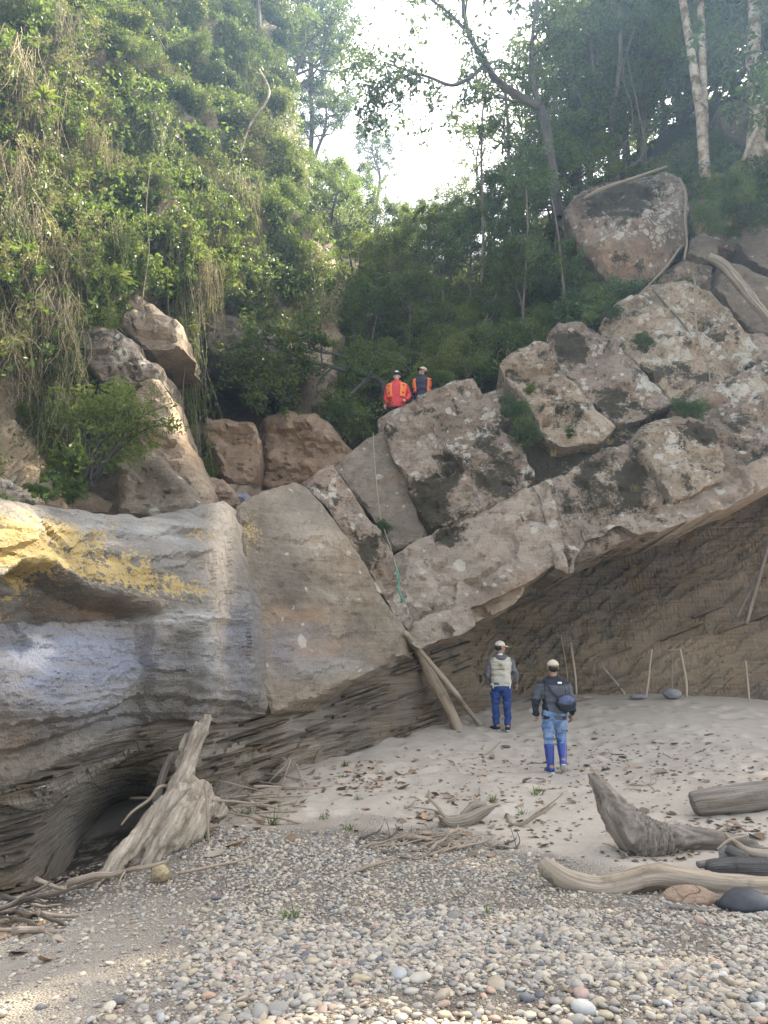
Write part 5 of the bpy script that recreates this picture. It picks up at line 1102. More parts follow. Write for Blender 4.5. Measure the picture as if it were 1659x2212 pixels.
def person(label, loc, rz, S, arms, legs, feet, skin, tops, trousers, foot, cap, yaw=0.0, pitch=0.0, hair='hair', curl=.6, face=False, glasses=False, belly=0.0):
    root = thing('person', label, 'person', tuple(loc), rz); root.scale = (S, S, S)
    hc = (0, -.0, 1.47)
    def hd(P):
        P = np.asarray(P, float); c, s = math.cos(pitch), math.sin(pitch); q = P - hc
        q = np.stack([q[:, 0], q[:, 1] * c - q[:, 2] * s, q[:, 1] * s + q[:, 2] * c], 1) + hc
        return rotz(q, yaw, hc)
    body = MB()
    V, f = loft(torso_rings(.80, 1.44, -.02)); body.add(V, f)
    limb(body, [(0, -.005, 1.38), (0, .0, 1.45), (0, .008, 1.54)], [.062, .054, .056])
    for c, r in (((0, -.008, 1.612), (.076, .097, .092)), ((0, .030, 1.560), (.064, .068, .085)), ((0, .068, 1.500), (.030, .030, .026)), ((0, .100, 1.568), (.013, .022, .024)), ((0, .080, 1.612), (.055, .022, .016)),
                 ((.079, -.004, 1.580), (.012, .022, .032)), ((-.079, -.004, 1.580), (.012, .022, .032)), ((.035, .07, 1.55), (.025, .025, .022)), ((-.035, .07, 1.55), (.025, .025, .022)), ((0, .088, 1.528), (.028, .014, .010))):
        V, f = ball(c, r); body.add(hd(V), f)
    for a in arms:
        limb(body, a, [.050, .048, .038, .030, .026] if len(a) == 5 else [.05, .04, .027])
        d = np.array(a[-1]) - np.array(a[-2]); hand(body, np.array(a[-1]), d, (-.55 * np.sign(a[0][0]) , .8, 0), curl)
    for l in legs: limb(body, l, [.080, .075, .052, .050, .036])
    for (ax, fwd) in feet:
        a = np.array(ax, float); d = np.array(fwd, float); d /= np.linalg.norm(d); limb(body, [a + [0, 0, .05], a - d * .03 + [0, 0, -.02], a + d * .07 + [0, 0, -.045], a + d * .15 + [0, 0, -.055]], [.036, .040, .036, .024])
    V, N, f = remeshed(body, .0085, 1); mb = MB().add(V, f); mb.obj('body', M[skin], root)
    def wear(name, mb_, mats, vox=.014, wr=.006, freq=(5, 5, 11), colf=None, quilt=0, sm=3, seed=0):
        V, N, f = remeshed(mb_, vox, sm)
        w = fbm(V * freq, 3, seed) * wr + ((1 - np.abs(pn(V * [3, 3, 9], seed + 4))) ** 5 - .25) * wr * 1.1
        if quilt: w = w + quilt * (np.abs(np.sin(V[:, 2] * math.pi / .052)) ** .6 - .6)
        V = V + N * w[:, None]; q = MB()
        if colf is None: q.add(V, f)
        else:
            q.v.append(V); q.n = len(V); q.at.append((0, len(V), {}))
            for g in f:
                q.f.append(g); q.m.append(colf(V[g].mean(1)))
        return q.obj(name, [M[m] for m in mats], root)
    tr = MB(); V, f = loft([(0, 0, .76, .13, .10), (0, -.005, .82, .175, .128), (0, -.012, .92, .178, .130), (0, 0, 1.02, .160, .115)]); tr.add(V, f)
    for l in legs: limb(tr, l if foot == 'shoe' else l[:4], [.104, .096, .074, .070, .064] if foot == 'shoe' else [.104, .096, .076, .052], 18, 14)
    wear('trousers', tr, [trousers], seed=3, wr=.015)
    for spec in tops:
        nm, z0, z1, g, ar, mats, colf, quilt, sleeve = spec
        j = MB(); rg = torso_rings(z0, z1, g); V, f = loft(rg); j.add(V, f)
        if belly: V, f = ball((0, .05, 1.02), (.13, .10, .14)); j.add(V, f)
        for a in arms:
            if ar:
                A_ = [np.array(q) for q in a]; limb(j, A_ if sleeve else A_[:2], np.array([.075, .066, .058, .052, .050])[:len(A_) if sleeve else 2] * ar, 18, 12)
        wear(nm, j, mats, colf=colf, quilt=quilt, seed=7, wr=.004 if quilt else .015)
    for (ax, fwd), hgt in zip(feet, [.36, .36]):
        a = np.array(ax, float); d = np.array(fwd, float); d /= np.linalg.norm(d); up = np.array([0, 0, 1.0]) - d * d[2]; up /= np.linalg.norm(up)
        b = MB()
        if foot == 'boot':
            k = min(range(2), key=lambda i: np.linalg.norm(np.array(legs[i][-1])[:2] - a[:2])); l = np.array(legs[k][-2]); sh = (l - a); sh = sh / np.linalg.norm(sh)
            limb(b, [a + sh * .33, a + sh * .2, a + sh * .06, a - up * .03], [.080, .074, .060, .058])
        else: limb(b, [a + up * .05, a - up * .03], [.052, .05])
        limb(b, [a - d * .06 - up * .045, a - up * .04, a + d * .09 - up * .05, a + d * .18 - up * .06], [.046, .052, .050, .036], flat=.95)
        bo = wear('boot' if foot == 'boot' else 'shoe', b, [foot], .012, .002, sm=2)
        s = MB(); limb(s, [a - d * .085 - up * .083, a - up * .083, a + d * .10 - up * .085, a + d * .20 - up * .085], [.036, .044, .046, .030], flat=.3)
        V, f = s.v[0], s.f; so = s.obj('sole', M['sole'], root); so.parent = bo
    # cap, hair
    cb = MB(); V, f = ball((0, -.006, 1.628), (.090, .110, .086), 22, 12); V[:, 2] = np.where(V[:, 2] < 1.618, 1.612 + (V[:, 1] + .006) * -.12, V[:, 2]); cb.add(hd(V), f)
    s_ = np.linspace(-1, 1, 11); top = []; bot = []
    for t_ in (0, .5, 1):
        y = .085 + .095 * t_ * np.sqrt(np.clip(1 - .55 * s_ ** 2, 0, 1)) - .03 * s_ ** 2; z = 1.620 - .016 * s_ ** 2 - .012 * t_
        top.append(np.c_[s_ * (.080 - .006 * t_), y, z + .004]); bot.append(np.c_[s_ * (.080 - .006 * t_), y, z - .004])
    V = np.vstack(top + bot); i = (np.arange(2)[:, None] * 11 + np.arange(10)[None]).ravel(); f1 = np.stack([i, i + 1, i + 12, i + 11], 1); f2 = f1[:, ::-1] + 33
    j = np.arange(10) + 22; f3 = np.stack([j, j + 1, j + 34, j + 33], 1)
    co = cb.obj('cap', M[cap[0]], root); MB().add(hd(V), [f1, f2, f3]).obj('brim', M[cap[1]], root).parent = co
    V, f = ball((0, -.006, 1.716), (.008, .008, .005), 8, 4); MB().add(hd(V), f).obj('button', M[cap[1]], root).parent = co
    if hair:
        V, f = ball((0, -.030, 1.580), (.079, .078, .062), 18, 10); MB().add(hd(V), f).obj('hair', M[hair], root)
    if face:
        for sx in (-1, 1):
            if glasses: V, f = ball((sx * .034, .098, 1.590), (.028, .012, .018)); MB().add(hd(V), f).obj('lens', M['glass'], root)
            else: V, f = ball((sx * .031, .092, 1.590), (.012, .008, .007)); MB().add(hd(V), f).obj('eye', M['hair'], root)
        V, f = ball((0, .098, 1.533), (.024, .008, .006)); MB().add(hd(V), f).obj('mouth', M['white'], root)
    return root, hd
def patch(t0, t1, z0, z1, g, th, nt=9, nz=9, front=1, taper=0.0):
    """curved panel lying on the torso; angle 0 = front, closed solid"""
    V = []
    for gg in (g, g + th):
        for z in np.linspace(z0, z1, nz):
            a, b = torso_r(z, gg); k = taper * (z - z0) / (z1 - z0); tt = np.linspace(t0 + k, t1 - k * .2, nt); V.append(np.stack([a * np.sin(tt), b * np.cos(tt) * front, np.full(nt, z)], 1))
    V = np.vstack(V); m = nz * nt; i = (np.arange(nz - 1)[:, None] * nt + np.arange(nt - 1)[None]).ravel(); q = np.stack([i, i + 1, i + nt + 1, i + nt], 1)
    fs = [q[:, ::-1], q + m]; r = np.arange(nt - 1)
    fs += [np.stack([r, r + 1, r + m + 1, r + m], 1), np.stack([r + m - nt, r + 2 * m - nt, r + 2 * m - nt + 1, r + m - nt + 1], 1)]
    c = np.arange(nz - 1) * nt; fs += [np.stack([c, c + m, c + m + nt, c + nt], 1), np.stack([c + nt - 1, c + 2 * nt - 1, c + m + 2 * nt - 1, c + m + nt - 1], 1)]
    return V, fs

# walker in blue rubber boots
def jk1(c):
    x, y, z = c[:, 0], c[:, 1], c[:, 2]
    back = (y < .03) & (np.abs(x + .02 * 0) < .150 - .05 * sstep(1.15, .85, z)) & (z < 1.325)
    upper_sleeve = (np.abs(x) > .165) & (z > 1.12) & (z < 1.34) & (y < .05)
    return np.where(back | upper_sleeve, 1, 0)
P1 = gpt(1203, 1670)
p1, _ = person('person walking away in a black and grey jacket, faded jeans and blue rubber boots', P1, rad(-2), .99,
               [[(.185, 0, 1.35), (.225, -.02, 1.24), (.262, -.05, 1.10), (.272, -.03, .97), (.270, .02, .87)], [(-.185, 0, 1.35), (-.235, -.02, 1.24), (-.285, -.05, 1.10), (-.300, -.04, .97), (-.285, .0, .87)]],
               [[(-.09, 0, .86), (-.10, .02, .68), (-.105, .03, .48), (-.10, 0, .28), (-.095, -.02, .10)], [(.095, 0, .86), (.10, .06, .68), (.105, .10, .50), (.10, .02, .32), (.095, -.05, .19)]],
               [((-.095, -.02, .095), (-.25, 1, 0)), ((.095, -.05, .175), (.1, .82, -.5))], 'skin', [('jacket', .80, 1.45, .022, 1.0, ['black', 'grey'], jk1, 0, True)], 'denim', 'boot', ('capb', 'capb'), yaw=0, curl=.75)
V, f = patch(-.18, .14, 1.345, 1.375, .016, .006, 5, 3, -1); MB().add(V * [1, 1, 1] + [.075, 0, 0], f).obj('emblem', M['white'], p1)
P1v = Vector(P1)
bag = thing('sling_bag', 'small dark blue sling bag worn across the back of the booted walker', 'bag', tuple(P1v + Vector((.10, -.16, .93))))
bl = P1v - Vector(bag.location)
mb = MB(); V, f = ball((.035, -.035, .12), (.155, .075, .135), 20, 12); V[:, 1] = np.where(V[:, 1] > -.01, -.01 + (V[:, 1] + .01) * .35, V[:, 1]); mb.add(V, f); V, N, ff = remeshed(mb, .012, 2); V = V + N * (fbm(V * 14, 3, 3) * .008)[:, None]; MB().add(V, ff).obj('pouch', M['black'], bag)
M['bagblue'] = plain('bag_flap', (.075, .095, .17), .6, .35, 12)
mb = MB(); V, f = ball((.035, -.075, .155), (.125, .045, .085), 18, 10); mb.add(V, f); V, N, ff = remeshed(mb, .012, 2); V = V + N * (fbm(V * 18, 3, 5) * .010)[:, None]; MB().add(V, ff).obj('flap', M['bagblue'], bag)
st = [np.array(bl) + q for q in ([-.145, -.03, 1.415], [-.125, -.125, 1.33], [-.06, -.165, 1.20], [.03, -.17, 1.13], [.10, -.17, 1.08])]
V, f, g = tube(smooth_path(st, 16), .02, sides=8, flat=.25); MB().add(V, f).obj('strap', M['black'], bag)

# walker in beige vest
def vs2(c): return np.zeros(len(c), int)
P2 = gpt(1085, 1578)
p2, hd2 = person('person in a beige vest over a grey hooded sweater and dark blue jeans, looking sideways', P2, rad(-4), .985,
                 [[(.18, 0, 1.35), (.225, -.01, 1.24), (.265, -.02, 1.12), (.29, .02, .99), (.30, .06, .89)], [(-.18, 0, 1.35), (-.215, -.02, 1.24), (-.245, -.04, 1.12), (-.25, .02, .98), (-.245, .09, .89)]],
                 [[(-.09, 0, .86), (-.105, .02, .68), (-.115, .04, .48), (-.11, .02, .28), (-.105, .01, .10)], [(.09, 0, .86), (.10, -.01, .68), (.105, .01, .48), (.105, -.04, .28), (.10, -.08, .10)]],
                 [((-.105, .01, .095), (-.6, .8, 0)), ((.10, -.08, .095), (.05, 1, 0))], 'skin',
                 [('sweater', .86, 1.455, .012, 1.0, ['sweat'], None, 0, True), ('vest', .84, 1.39, .034, 0, ['vest'], None, 0, False)], 'denim_dark', 'shoe', ('capw', 'capw'), yaw=rad(-62), pitch=0, curl=.6)
mb = MB(); V, f, g = tube(smooth_path([(.11, -.02, 1.405), (.085, -.11, 1.40), (0, -.145, 1.385), (-.085, -.11, 1.40), (-.11, -.02, 1.405), (-.07, .07, 1.415), (.07, .07, 1.415), (.11, -.02, 1.405)], 30), .036, sides=10); mb.add(V, f); V, f = ball((0, -.13, 1.375), (.10, .035, .045)); mb.add(V, f)
V, N, ff = remeshed(mb, .012, 2); MB().add(V, ff).obj('hood', M['sweat'], p2)
V, f = ball((0, -.05, 1.445), (.062, .05, .025)); MB().add(V, f).obj('collar', M['white'], p2)
for z, x0, x1, m_ in ((1.245, -.055, .035, 'printy'), (1.225, -.050, .045, 'print'), (1.200, -.02, .055, 'printy'), (1.170, -.085, .075, 'print'), (1.155, -.075, .06, 'print'), (1.260, -.045, .02, 'print')):
    V, f = patch(x0 / .22, x1 / .22, z, z + .010, .040, .006, 6, 2, -1); MB().add(V, f).obj('print', M[m_], p2)
for sx in (-1, 1):
    V, f = patch(sx * .9 - .05, sx * .9 + .05, .80, .90, .034, .010, 4, 4, -1); MB().add(V, f).obj('drawstring', M['white'], p2)

# two people standing behind the crest
def life_vest(root, g, w=.42):
    mb = MB()
    for t0, t1, fr in ((w, 1.25, 1), (-1.25, -w, 1)):
        V, f = patch(t0, t1, 1.03, 1.375, g, .035, 8, 9, fr); mb.add(V, f)
    V, f = patch(-1.2, 1.2, 1.03, 1.37, g, .03, 12, 9, -1); mb.add(V, f)
    o = mb.obj('life_vest', M['orange'], root)
    for sx in (-1, 1):
        for z in (1.12, 1.30):
            V, f = patch(sx * (w + .33) - .09, sx * (w + .33) + .09, z, z + .028, g + .034, .008, 4, 3, 1); MB().add(V, f).obj('buckle', M['black'], root).parent = o
    return o
P3 = at(857, 803, 17.45); H3 = 1.70
p3, _ = person('smiling person in a red padded jacket and orange life vest on the crest', (P3[0], P3[1], P3[2] - H3), rad(172), 1.0,
               [[(.185, 0, 1.35), (.22, -.02, 1.24), (.255, -.04, 1.11), (.27, .0, .99), (.275, .05, .88)], [(-.185, 0, 1.35), (-.235, 0, 1.24), (-.275, -.03, 1.12), (-.27, .05, 1.02), (-.22, .13, .95)]],
               [[(-.09, 0, .86), (-.10, .02, .68), (-.105, .03, .48), (-.10, 0, .28), (-.095, -.02, .10)], [(.09, 0, .86), (.10, .02, .68), (.105, .03, .48), (.10, 0, .28), (.095, -.02, .10)]],
               [((-.095, -.02, .095), (-.2, 1, 0)), ((.095, -.02, .095), (.2, 1, 0))], 'skin_fair', [('jacket', .80, 1.465, .030, 1.12, ['redj'], None, .009, True)], 'dkpants', 'shoe', ('navycap', 'navycap'), yaw=rad(6), pitch=rad(4), hair=None, face=True)
life_vest(p3, .034)
V, f = ball((0, .108, 1.668), (.045, .012, .022)); MB().add(rotz(V, rad(6), (0, 0, 1.47)), f).obj('emblem', M['white'], p3)
P4 = at(912, 793, 17.9)
p4, _ = person('person in a navy jacket, orange life vest and sunglasses on the crest', (P4[0], P4[1], P4[2] - H3), rad(180 - 12), 1.0,
               [[(.185, 0, 1.35), (.22, -.03, 1.24), (.25, -.06, 1.11), (.25, -.02, .99), (.24, .03, .88)], [(-.185, 0, 1.35), (-.225, -.03, 1.24), (-.26, -.06, 1.11), (-.27, -.03, .99), (-.26, .02, .88)]],
               [[(-.09, 0, .86), (-.10, .02, .68), (-.105, .03, .48), (-.10, 0, .28), (-.095, -.02, .10)], [(.09, 0, .86), (.10, .02, .68), (.105, .03, .48), (.10, 0, .28), (.095, -.02, .10)]],
               [((-.095, -.02, .095), (-.2, 1, 0)), ((.095, -.02, .095), (.2, 1, 0))], 'skin', [('jacket', .80, 1.475, .026, 1.05, ['navy'], None, 0, True)], 'dkpants', 'shoe', ('capb', 'black'), yaw=rad(-38), pitch=rad(10), hair='hair', face=True, glasses=True)
life_vest(p4, .032, .68)
rock('crest_ledge', 'narrow rock ledge behind the crest carrying the two people', [(815, 905), (842, 888), (900, 862), (960, 852), (1000, 870), (1000, 920), (900, 950), (820, 950)], lambda u, v: 0 * u + 17.05, 'block', h=8, R=.05, amp=.03, thick=2.2, ext=(0, 1, 0), seed=90)

# ------------------------------------------------------------------ leaning logs, poles, rope
def log(name, label, rows, mat, cat, n=40, sides=16, rough=.10, groove=.25, seed=0, **k):
    P, r = pxpath(rows, n); mb = MB(); add_tube(mb, P, r, sides=sides, rough=rough, groove=groove, seed=seed, **k); return tag(mb.obj(name, M[mat]), label, cat)
g1 = gpt(990, 1575); g2 = gpt(1038, 1566)
log('leaning_log', 'thick pale log propped from the sand up to the rock ledge', [(992, 1582, g1[1], .13), (965, 1520, g1[1] - .05, .125), (935, 1468, g1[1] - .15, .115), (905, 1412, g1[1] - .3, .085), (877, 1368, 13.75, .055)], 'drift_tan', 'log', seed=3, groove=.3, gfreq=2)
log('leaning_pole', 'thin knotted pole propped beside the thick leaning log', [(1040, 1568, g2[1], .055), (1000, 1520, g2[1] + .05, .06), (985, 1500, 14.7, .062), (958, 1465, 14.6, .055), (925, 1425, 14.35, .045), (900, 1395, 14.1, .035)], 'drift_tan', 'pole', seed=5, sides=10, rough=.2)
def wallY(u, v): return float(SHD(np.array([float(u)]), np.array([float(v)]))[0])
def pole(label, u0, v0, u1, v1, r, name='pole', cat='pole', dy=.25, mat='pole', mid=0.0, Yb=None):
    b = gpt(u0, v0); Yb = Yb or b[1]; Yt = Yb + dy
    return log(name, label, [(u0, v0 + 3, Yb, r), ((u0 * 2 + u1) / 3 + mid, (v0 * 2 + v1) / 3, Yb + dy / 3, r), ((u0 + 2 * u1) / 3 + mid * .6, (v0 + 2 * v1) / 3, Yb + dy * .66, r * .9), (u1, v1, Yt, r * .85)], mat, cat, 16, 7, .08, .1, seed=int(u0))
pole('tall straight pole standing next to the walker in boots', 1246, 1500, 1233, 1388, .03, dy=.3, mid=1)
pole('thin dark stick standing just behind the straight pole', 1226, 1500, 1212, 1372, .014, mat='twig', dy=.3, mid=4)
pole('short slanting pole leaning toward the flat stone', 1352, 1500, 1302, 1440, .022, dy=.4)
pole('upright pole with a blunt top near the grey stone', 1396, 1506, 1408, 1402, .026, dy=.2)
pole('thin broken stick between the grey stone and the curved pole', 1452, 1488, 1453, 1412, .014, mat='twig', Yb=17.7)
pole('slightly curved pole standing right beside the grey stone', 1483, 1506, 1469, 1402, .028, dy=.2, mid=4)
pole('short pole standing alone at the far end of the shelter', 1619, 1514, 1611, 1428, .022, dy=.1)
pole('long pole resting high across the shelter wall', 1612, 1345, 1662, 1170, .045, mat='drift_grey', Yb=17.0, dy=.5)
pole('second pole crossing the long pole on the shelter wall', 1592, 1330, 1640, 1240, .035, mat='drift_grey', Yb=17.2, dy=.2)
log('horizontal_stick', 'thin stick laid across the tops of the short poles', [(1440, 1406, 17.3, .012), (1456, 1404, 17.3, .012), (1476, 1400, 17.3, .012)], 'twig', 'stick', 8, 6)
M['rope'] = plain('rope_green', (.26, .29, .19), .85, .2, 60)
M['ropeg'] = plain('rope_teal', (.10, .24, .18), .85, .2, 60)
ro = thing('rope', 'pale green climbing rope hanging down the recessed face', 'rope', tuple(at(806, 938, 15.9)))
mb = MB(); P, r = pxpath([(806, 935, 16.2, .009), (808, 980, 16.0, .009), (815, 1060, 15.5, .009), (824, 1125, 15.1, .009), (843, 1180, 14.75, .009), (856, 1225, 14.2, .009)], 40); add_tube(mb, P - np.array(ro.location), r, sides=6); mb.obj('strand', M['rope'], ro)
mb = MB()
for k in range(2):
    P, r = pxpath([(856, 1225, 14.2, .013), (858 + 5 * k, 1250, 14.1, .013), (863 - 3 * k, 1275, 14.05, .013), (872 + 3 * k, 1300, 14.0, .012)], 24); add_tube(mb, P - np.array(ro.location), r, sides=6)
mb.obj('tail', M['ropeg'], ro)

# stones of the shelter floor
def boulder(name, label, c, dims, mat, seed, cat='stone', amp=.12, rz=0.0, blue=0.0):
    V, f = ball((0, 0, 0), (1, 1, 1), 26, 16); rng = np.random.default_rng(seed)
    for k in range(9):
        nrm = rng.normal(size=3); nrm /= np.linalg.norm(nrm); d = rng.uniform(.72, .92); ex = V @ nrm - d; V = V - np.outer(np.where(ex > 0, ex * .85, 0), nrm)
    V = V * (1 + amp * fbm(V * 1.3, 4, seed))[:, None] * np.array(dims); V = rotz(V, rz)
    o = MB().add(V, f, blue=np.full(len(V), blue), grey=np.full(len(V), blue * .4)).obj(name, M[mat] if isinstance(mat, str) else mat, loc=(0, 0, 0)); o.location = c
    return tag(o, label, cat)
boulder('stone', 'rounded grey stone sitting on the crest of the sand', at(1452, 1499, 17.2), (.20, .16, .13), 'left', 1, blue=.8)
boulder('stone', 'flat grey slab stone lying on the sand between the poles', at(1380, 1505, 17.2), (.20, .12, .055), 'left', 2, blue=.7)
boulder('stone', 'long flat rock lying on the crest of the sand behind the walker', at(1262, 1506, 17.3), (.16, .08, .03), 'slab', 3)
for lab, u, v, d, sd, rz in [('large flat slab half buried in sand beside the thick log', 930, 1562, (.50, .30, .05), 4, .3), ('thin dark slab edge poking from the sand beside the log', 970, 1560, (.30, .10, .05), 5, .5)]:
    boulder('flat_slab', lab, gpt(u, v) + [0, 0, .01], d, 'brown', sd, amp=.05, rz=rz)
for k, (u, v, s) in enumerate([(1040, 1515, .12), (1110, 1520, .10), (1010, 1535, .12)]):
    pass
# ------------------------------------------------------------------ driftwood
mb = MB(); ST = []
def stt(rows, n=24, **k):
    P, r = pxpath(rows, n); V, f, g = tube(P, r, sides=12, **k); mb.add(V, f)
stt([(448, 1545, 9.45, .055), (436, 1580, 9.3, .075), (412, 1625, 9.05, .09), (400, 1670, 8.85, .11), (390, 1715, 8.6, .15), (365, 1770, 8.3, .17), (325, 1820, 8.0, .17), (270, 1880, 7.6, .12)])
stt([(428, 1560, 9.3, .035), (404, 1590, 9.2, .05), (392, 1635, 9.05, .055), (395, 1690, 8.8, .08)])
stt([(395, 1700, 8.5, .08), (350, 1745, 8.1, .09), (310, 1800, 7.8, .09), (262, 1850, 7.5, .08), (215, 1900, 7.2, .06), (180, 1930, 7.05, .03)])
stt([(405, 1700, 8.65, .10), (395, 1760, 8.15, .12), (370, 1810, 7.85, .13), (335, 1850, 7.7, .10), (300, 1890, 7.4, .05)])
stt([(410, 1690, 8.8, .09), (438, 1715, 8.7, .12), (455, 1745, 8.65, .13), (480, 1760, 8.75, .08)])
stt([(420, 1700, 8.7, .12), (430, 1760, 8.4, .14), (410, 1800, 8.1, .14), (385, 1835, 7.9, .08)])
stt([(396, 1700, 8.6, .05), (372, 1690, 8.6, .035), (384, 1672, 8.7, .015)])
V, N, ff = remeshed(mb, .022, 2)
ax = (at(440, 1560, 9.3) - at(280, 1870, 7.6)); ax /= np.linalg.norm(ax); bs = np.cross(ax, [0, 1, 0]); bs /= np.linalg.norm(bs); b2 = np.cross(ax, bs)
g = np.stack([V @ bs * 7, V @ b2 * 7, V @ ax * 1.0], 1)
V = V - N * (.075 * np.abs(pn(g, 3)) + .05 * np.abs(pn(g * [2.4, 2.4, 1.5], 4)) + .022 * np.abs(pn(g * [5, 5, 2], 5)) - .03)[:, None]
g = np.stack([V @ bs * 3, V @ b2 * 3, V @ ax * 1.2], 1)
tag(MB().add(V, ff, gr=g).obj('driftwood_stump', M['drift']), 'big weathered root stump leaning against the shale over a dark hollow', 'driftwood')
log('driftwood_branch', 'broken branch end standing behind the root stump', [(335, 1735, 9.0, .05), (345, 1695, 9.05, .055), (357, 1660, 9.1, .05), (375, 1628, 9.15, .045)], 'drift_grey', 'driftwood', 14, 8)
# forked driftwood with raised end
mb = MB()
Yc = gpt(1400, 1840)[1]
stt([(1280, 1672, Yc + .1, .035), (1300, 1705, Yc + .1, .09), (1325, 1745, Yc + .05, .135), (1352, 1782, Yc, .17), (1385, 1812, Yc, .19), (1420, 1815, Yc + .05, .16), (1470, 1812, Yc + .15, .125), (1530, 1815, Yc + .2, .105), (1590, 1825, Yc + .2, .095), (1640, 1842, Yc + .1, .075), (1665, 1850, Yc, .05)], 44)
stt([(1360, 1790, Yc - .05, .12), (1390, 1822, Yc - .05, .12), (1415, 1838, Yc - .02, .07)])
stt([(1340, 1740, Yc + .15, .06), (1375, 1768, Yc + .2, .08), (1400, 1788, Yc + .2, .09), (1440, 1800, Yc + .2, .08)])
V, N, ff = remeshed(mb, .018, 2); ax = np.array([.75, 0, -.66]); 
w = sstep(-.25, .25, V[:, 0] - at(1400, 1810, Yc)[0])[:, None]; dirv = (1 - w) * np.array([.56, 0, -.83]) + w * np.array([1.0, 0, -.05])
al = (V * dirv).sum(1); pr = V - dirv * al[:, None]
g = np.c_[pr[:, 0] * 9, pr[:, 1] * 9, pr[:, 2] * 9]; gg = g + (dirv * al[:, None]) * .8
V = V - N * (.055 * np.abs(pn(gg, 13)) + .035 * np.abs(pn(gg * 2.3, 14)) + .015 * np.abs(pn(gg * 5, 15)) - .03)[:, None]
tag(MB().add(V, ff, gr=gg * .35).obj('driftwood_log', M['drift_grey']), 'grooved driftwood log with one end rearing up like a neck', 'driftwood')
Yd = gpt(1400, 1925)[1]
log('driftwood_log', 'long smooth wavy driftwood trunk lying across the gravel', [(1172, 1862, Yd + .1, .062), (1190, 1880, Yd + .05, .085), (1230, 1905, Yd, .095), (1290, 1918, Yd, .098), (1350, 1908, Yd, .105), (1410, 1895, Yd + .02, .112), (1480, 1903, Yd, .108), (1560, 1912, Yd, .105), (1640, 1918, Yd, .10), (1720, 1920, Yd, .10)], 'drift_tan', 'driftwood', 90, 28, .14, .26, seed=8, gfreq=2.2)
log('driftwood_stub', 'broken root stub under the raised end of the wavy trunk', [(1178, 1893, Yd - .02, .02), (1195, 1900, Yd, .028), (1215, 1906, Yd + .05, .03)], 'drift_grey', 'driftwood', 8, 8)
Ye = gpt(1590, 1760)[1]
log('driftwood_log', 'stout cracked log lying behind the rearing driftwood', [(1498, 1738, Ye, .135), (1510, 1735, Ye, .155), (1560, 1730, Ye + .05, .165), (1620, 1722, Ye + .1, .17), (1720, 1710, Ye + .2, .17)], 'drift_grey', 'driftwood', 40, 20, .10, .25, seed=12, gfreq=2.5)
Yf = gpt(1560, 1905)[1] + .25
log('charred_log', 'dark charred log behind the wavy trunk', [(1528, 1880, Yf, .07), (1545, 1878, Yf, .10), (1600, 1880, Yf, .115), (1720, 1884, Yf, .12)], 'drift_dark', 'driftwood', 30, 16, .08, .2, seed=13)
log('driftwood_stub', 'short dark stub lying on the end of the charred log', [(1508, 1868, Yf + .02, .035), (1530, 1866, Yf + .05, .04), (1560, 1862, Yf + .1, .04)], 'drift_grey', 'driftwood', 8, 8)
log('driftwood_stub', 'pale cut log end beside the charred log', [(1500, 1893, Yf - .1, .05), (1520, 1893, Yf - .08, .055), (1545, 1892, Yf, .05)], 'drift_tan', 'driftwood', 10, 12)
log('driftwood_branch', 'pale knobbly branch lying over the charred log', [(1565, 1800, Yf + .3, .015), (1590, 1822, Yf + .25, .035), (1620, 1842, Yf + .2, .055), (1670, 1850, Yf + .15, .07), (1720, 1850, Yf + .1, .07)], 'drift_tan', 'driftwood', 20, 10)
log('driftwood_stick', 'thin bleached stick propped on the rearing driftwood', [(1550, 1835, Yf + .2, .014), (1575, 1815, Yf + .25, .018), (1605, 1808, Yf + .3, .016), (1617, 1806, Yf + .3, .01)], 'drift_tan', 'stick', 14, 7)
log('driftwood_chunk', 'dark wedge of wood next to the charred log', [(1570, 1835, Yf + .12, .05), (1590, 1845, Yf + .1, .06), (1615, 1855, Yf + .05, .04)], 'drift_dark', 'driftwood', 8, 6)
M['blackstone'] = plain('stone_black', (.035, .037, .043), .6, .4, 7, .4, 40)
Yk = gpt(1605, 1968)[1]
boulder('stone', 'smooth black boulder under the end of the wavy trunk', at(1605, 1950, Yk + .1), (.20, .17, .105), M['blackstone'], 21, amp=.06)
boulder('stone', 'tan boulder half hidden under the wavy trunk', at(1490, 1938, Yk + .25), (.22, .14, .085), 'red', 22, amp=.06)
boulder('stone', 'grey block stone wedged behind the charred log', at(1575, 1845, Yf + .3), (.10, .08, .08), 'left', 23, blue=.6)
log('driftwood_stick', 'short smooth stick lying on gravel below the wavy trunk', [(1446, 1960, gpt(1446, 1963)[1], .024), (1480, 1963, gpt(1480, 1966)[1], .026), (1518, 1968, gpt(1518, 1970)[1], .018)], 'drift_grey', 'stick', 12, 8)
Yg = gpt(1000, 1785)[1]
log('driftwood_chunk', 'small twisted grey driftwood on the sand', [(958, 1768, Yg, .05), (975, 1776, Yg, .075), (1010, 1770, Yg + .05, .085), (1045, 1752, Yg + .1, .06), (1068, 1742, Yg + .15, .02)], 'drift', 'driftwood', 24, 12, .3, .35, seed=16)
log('driftwood_chunk', 'ragged upper prong of the small twisted driftwood', [(1000, 1765, Yg + .1, .05), (1022, 1742, Yg + .12, .05), (1050, 1738, Yg + .15, .03)], 'drift', 'driftwood', 14, 10, .35, .35, seed=17)
log('reed_stalk', 'bent bamboo stalk standing at the small twisted driftwood', [(963, 1768, Yg, .025), (945, 1742, Yg + .02, .022), (928, 1724, Yg + .03, .018), (926, 1706, Yg + .04, .012)], 'drift_tan', 'stalk', 14, 7, .05)
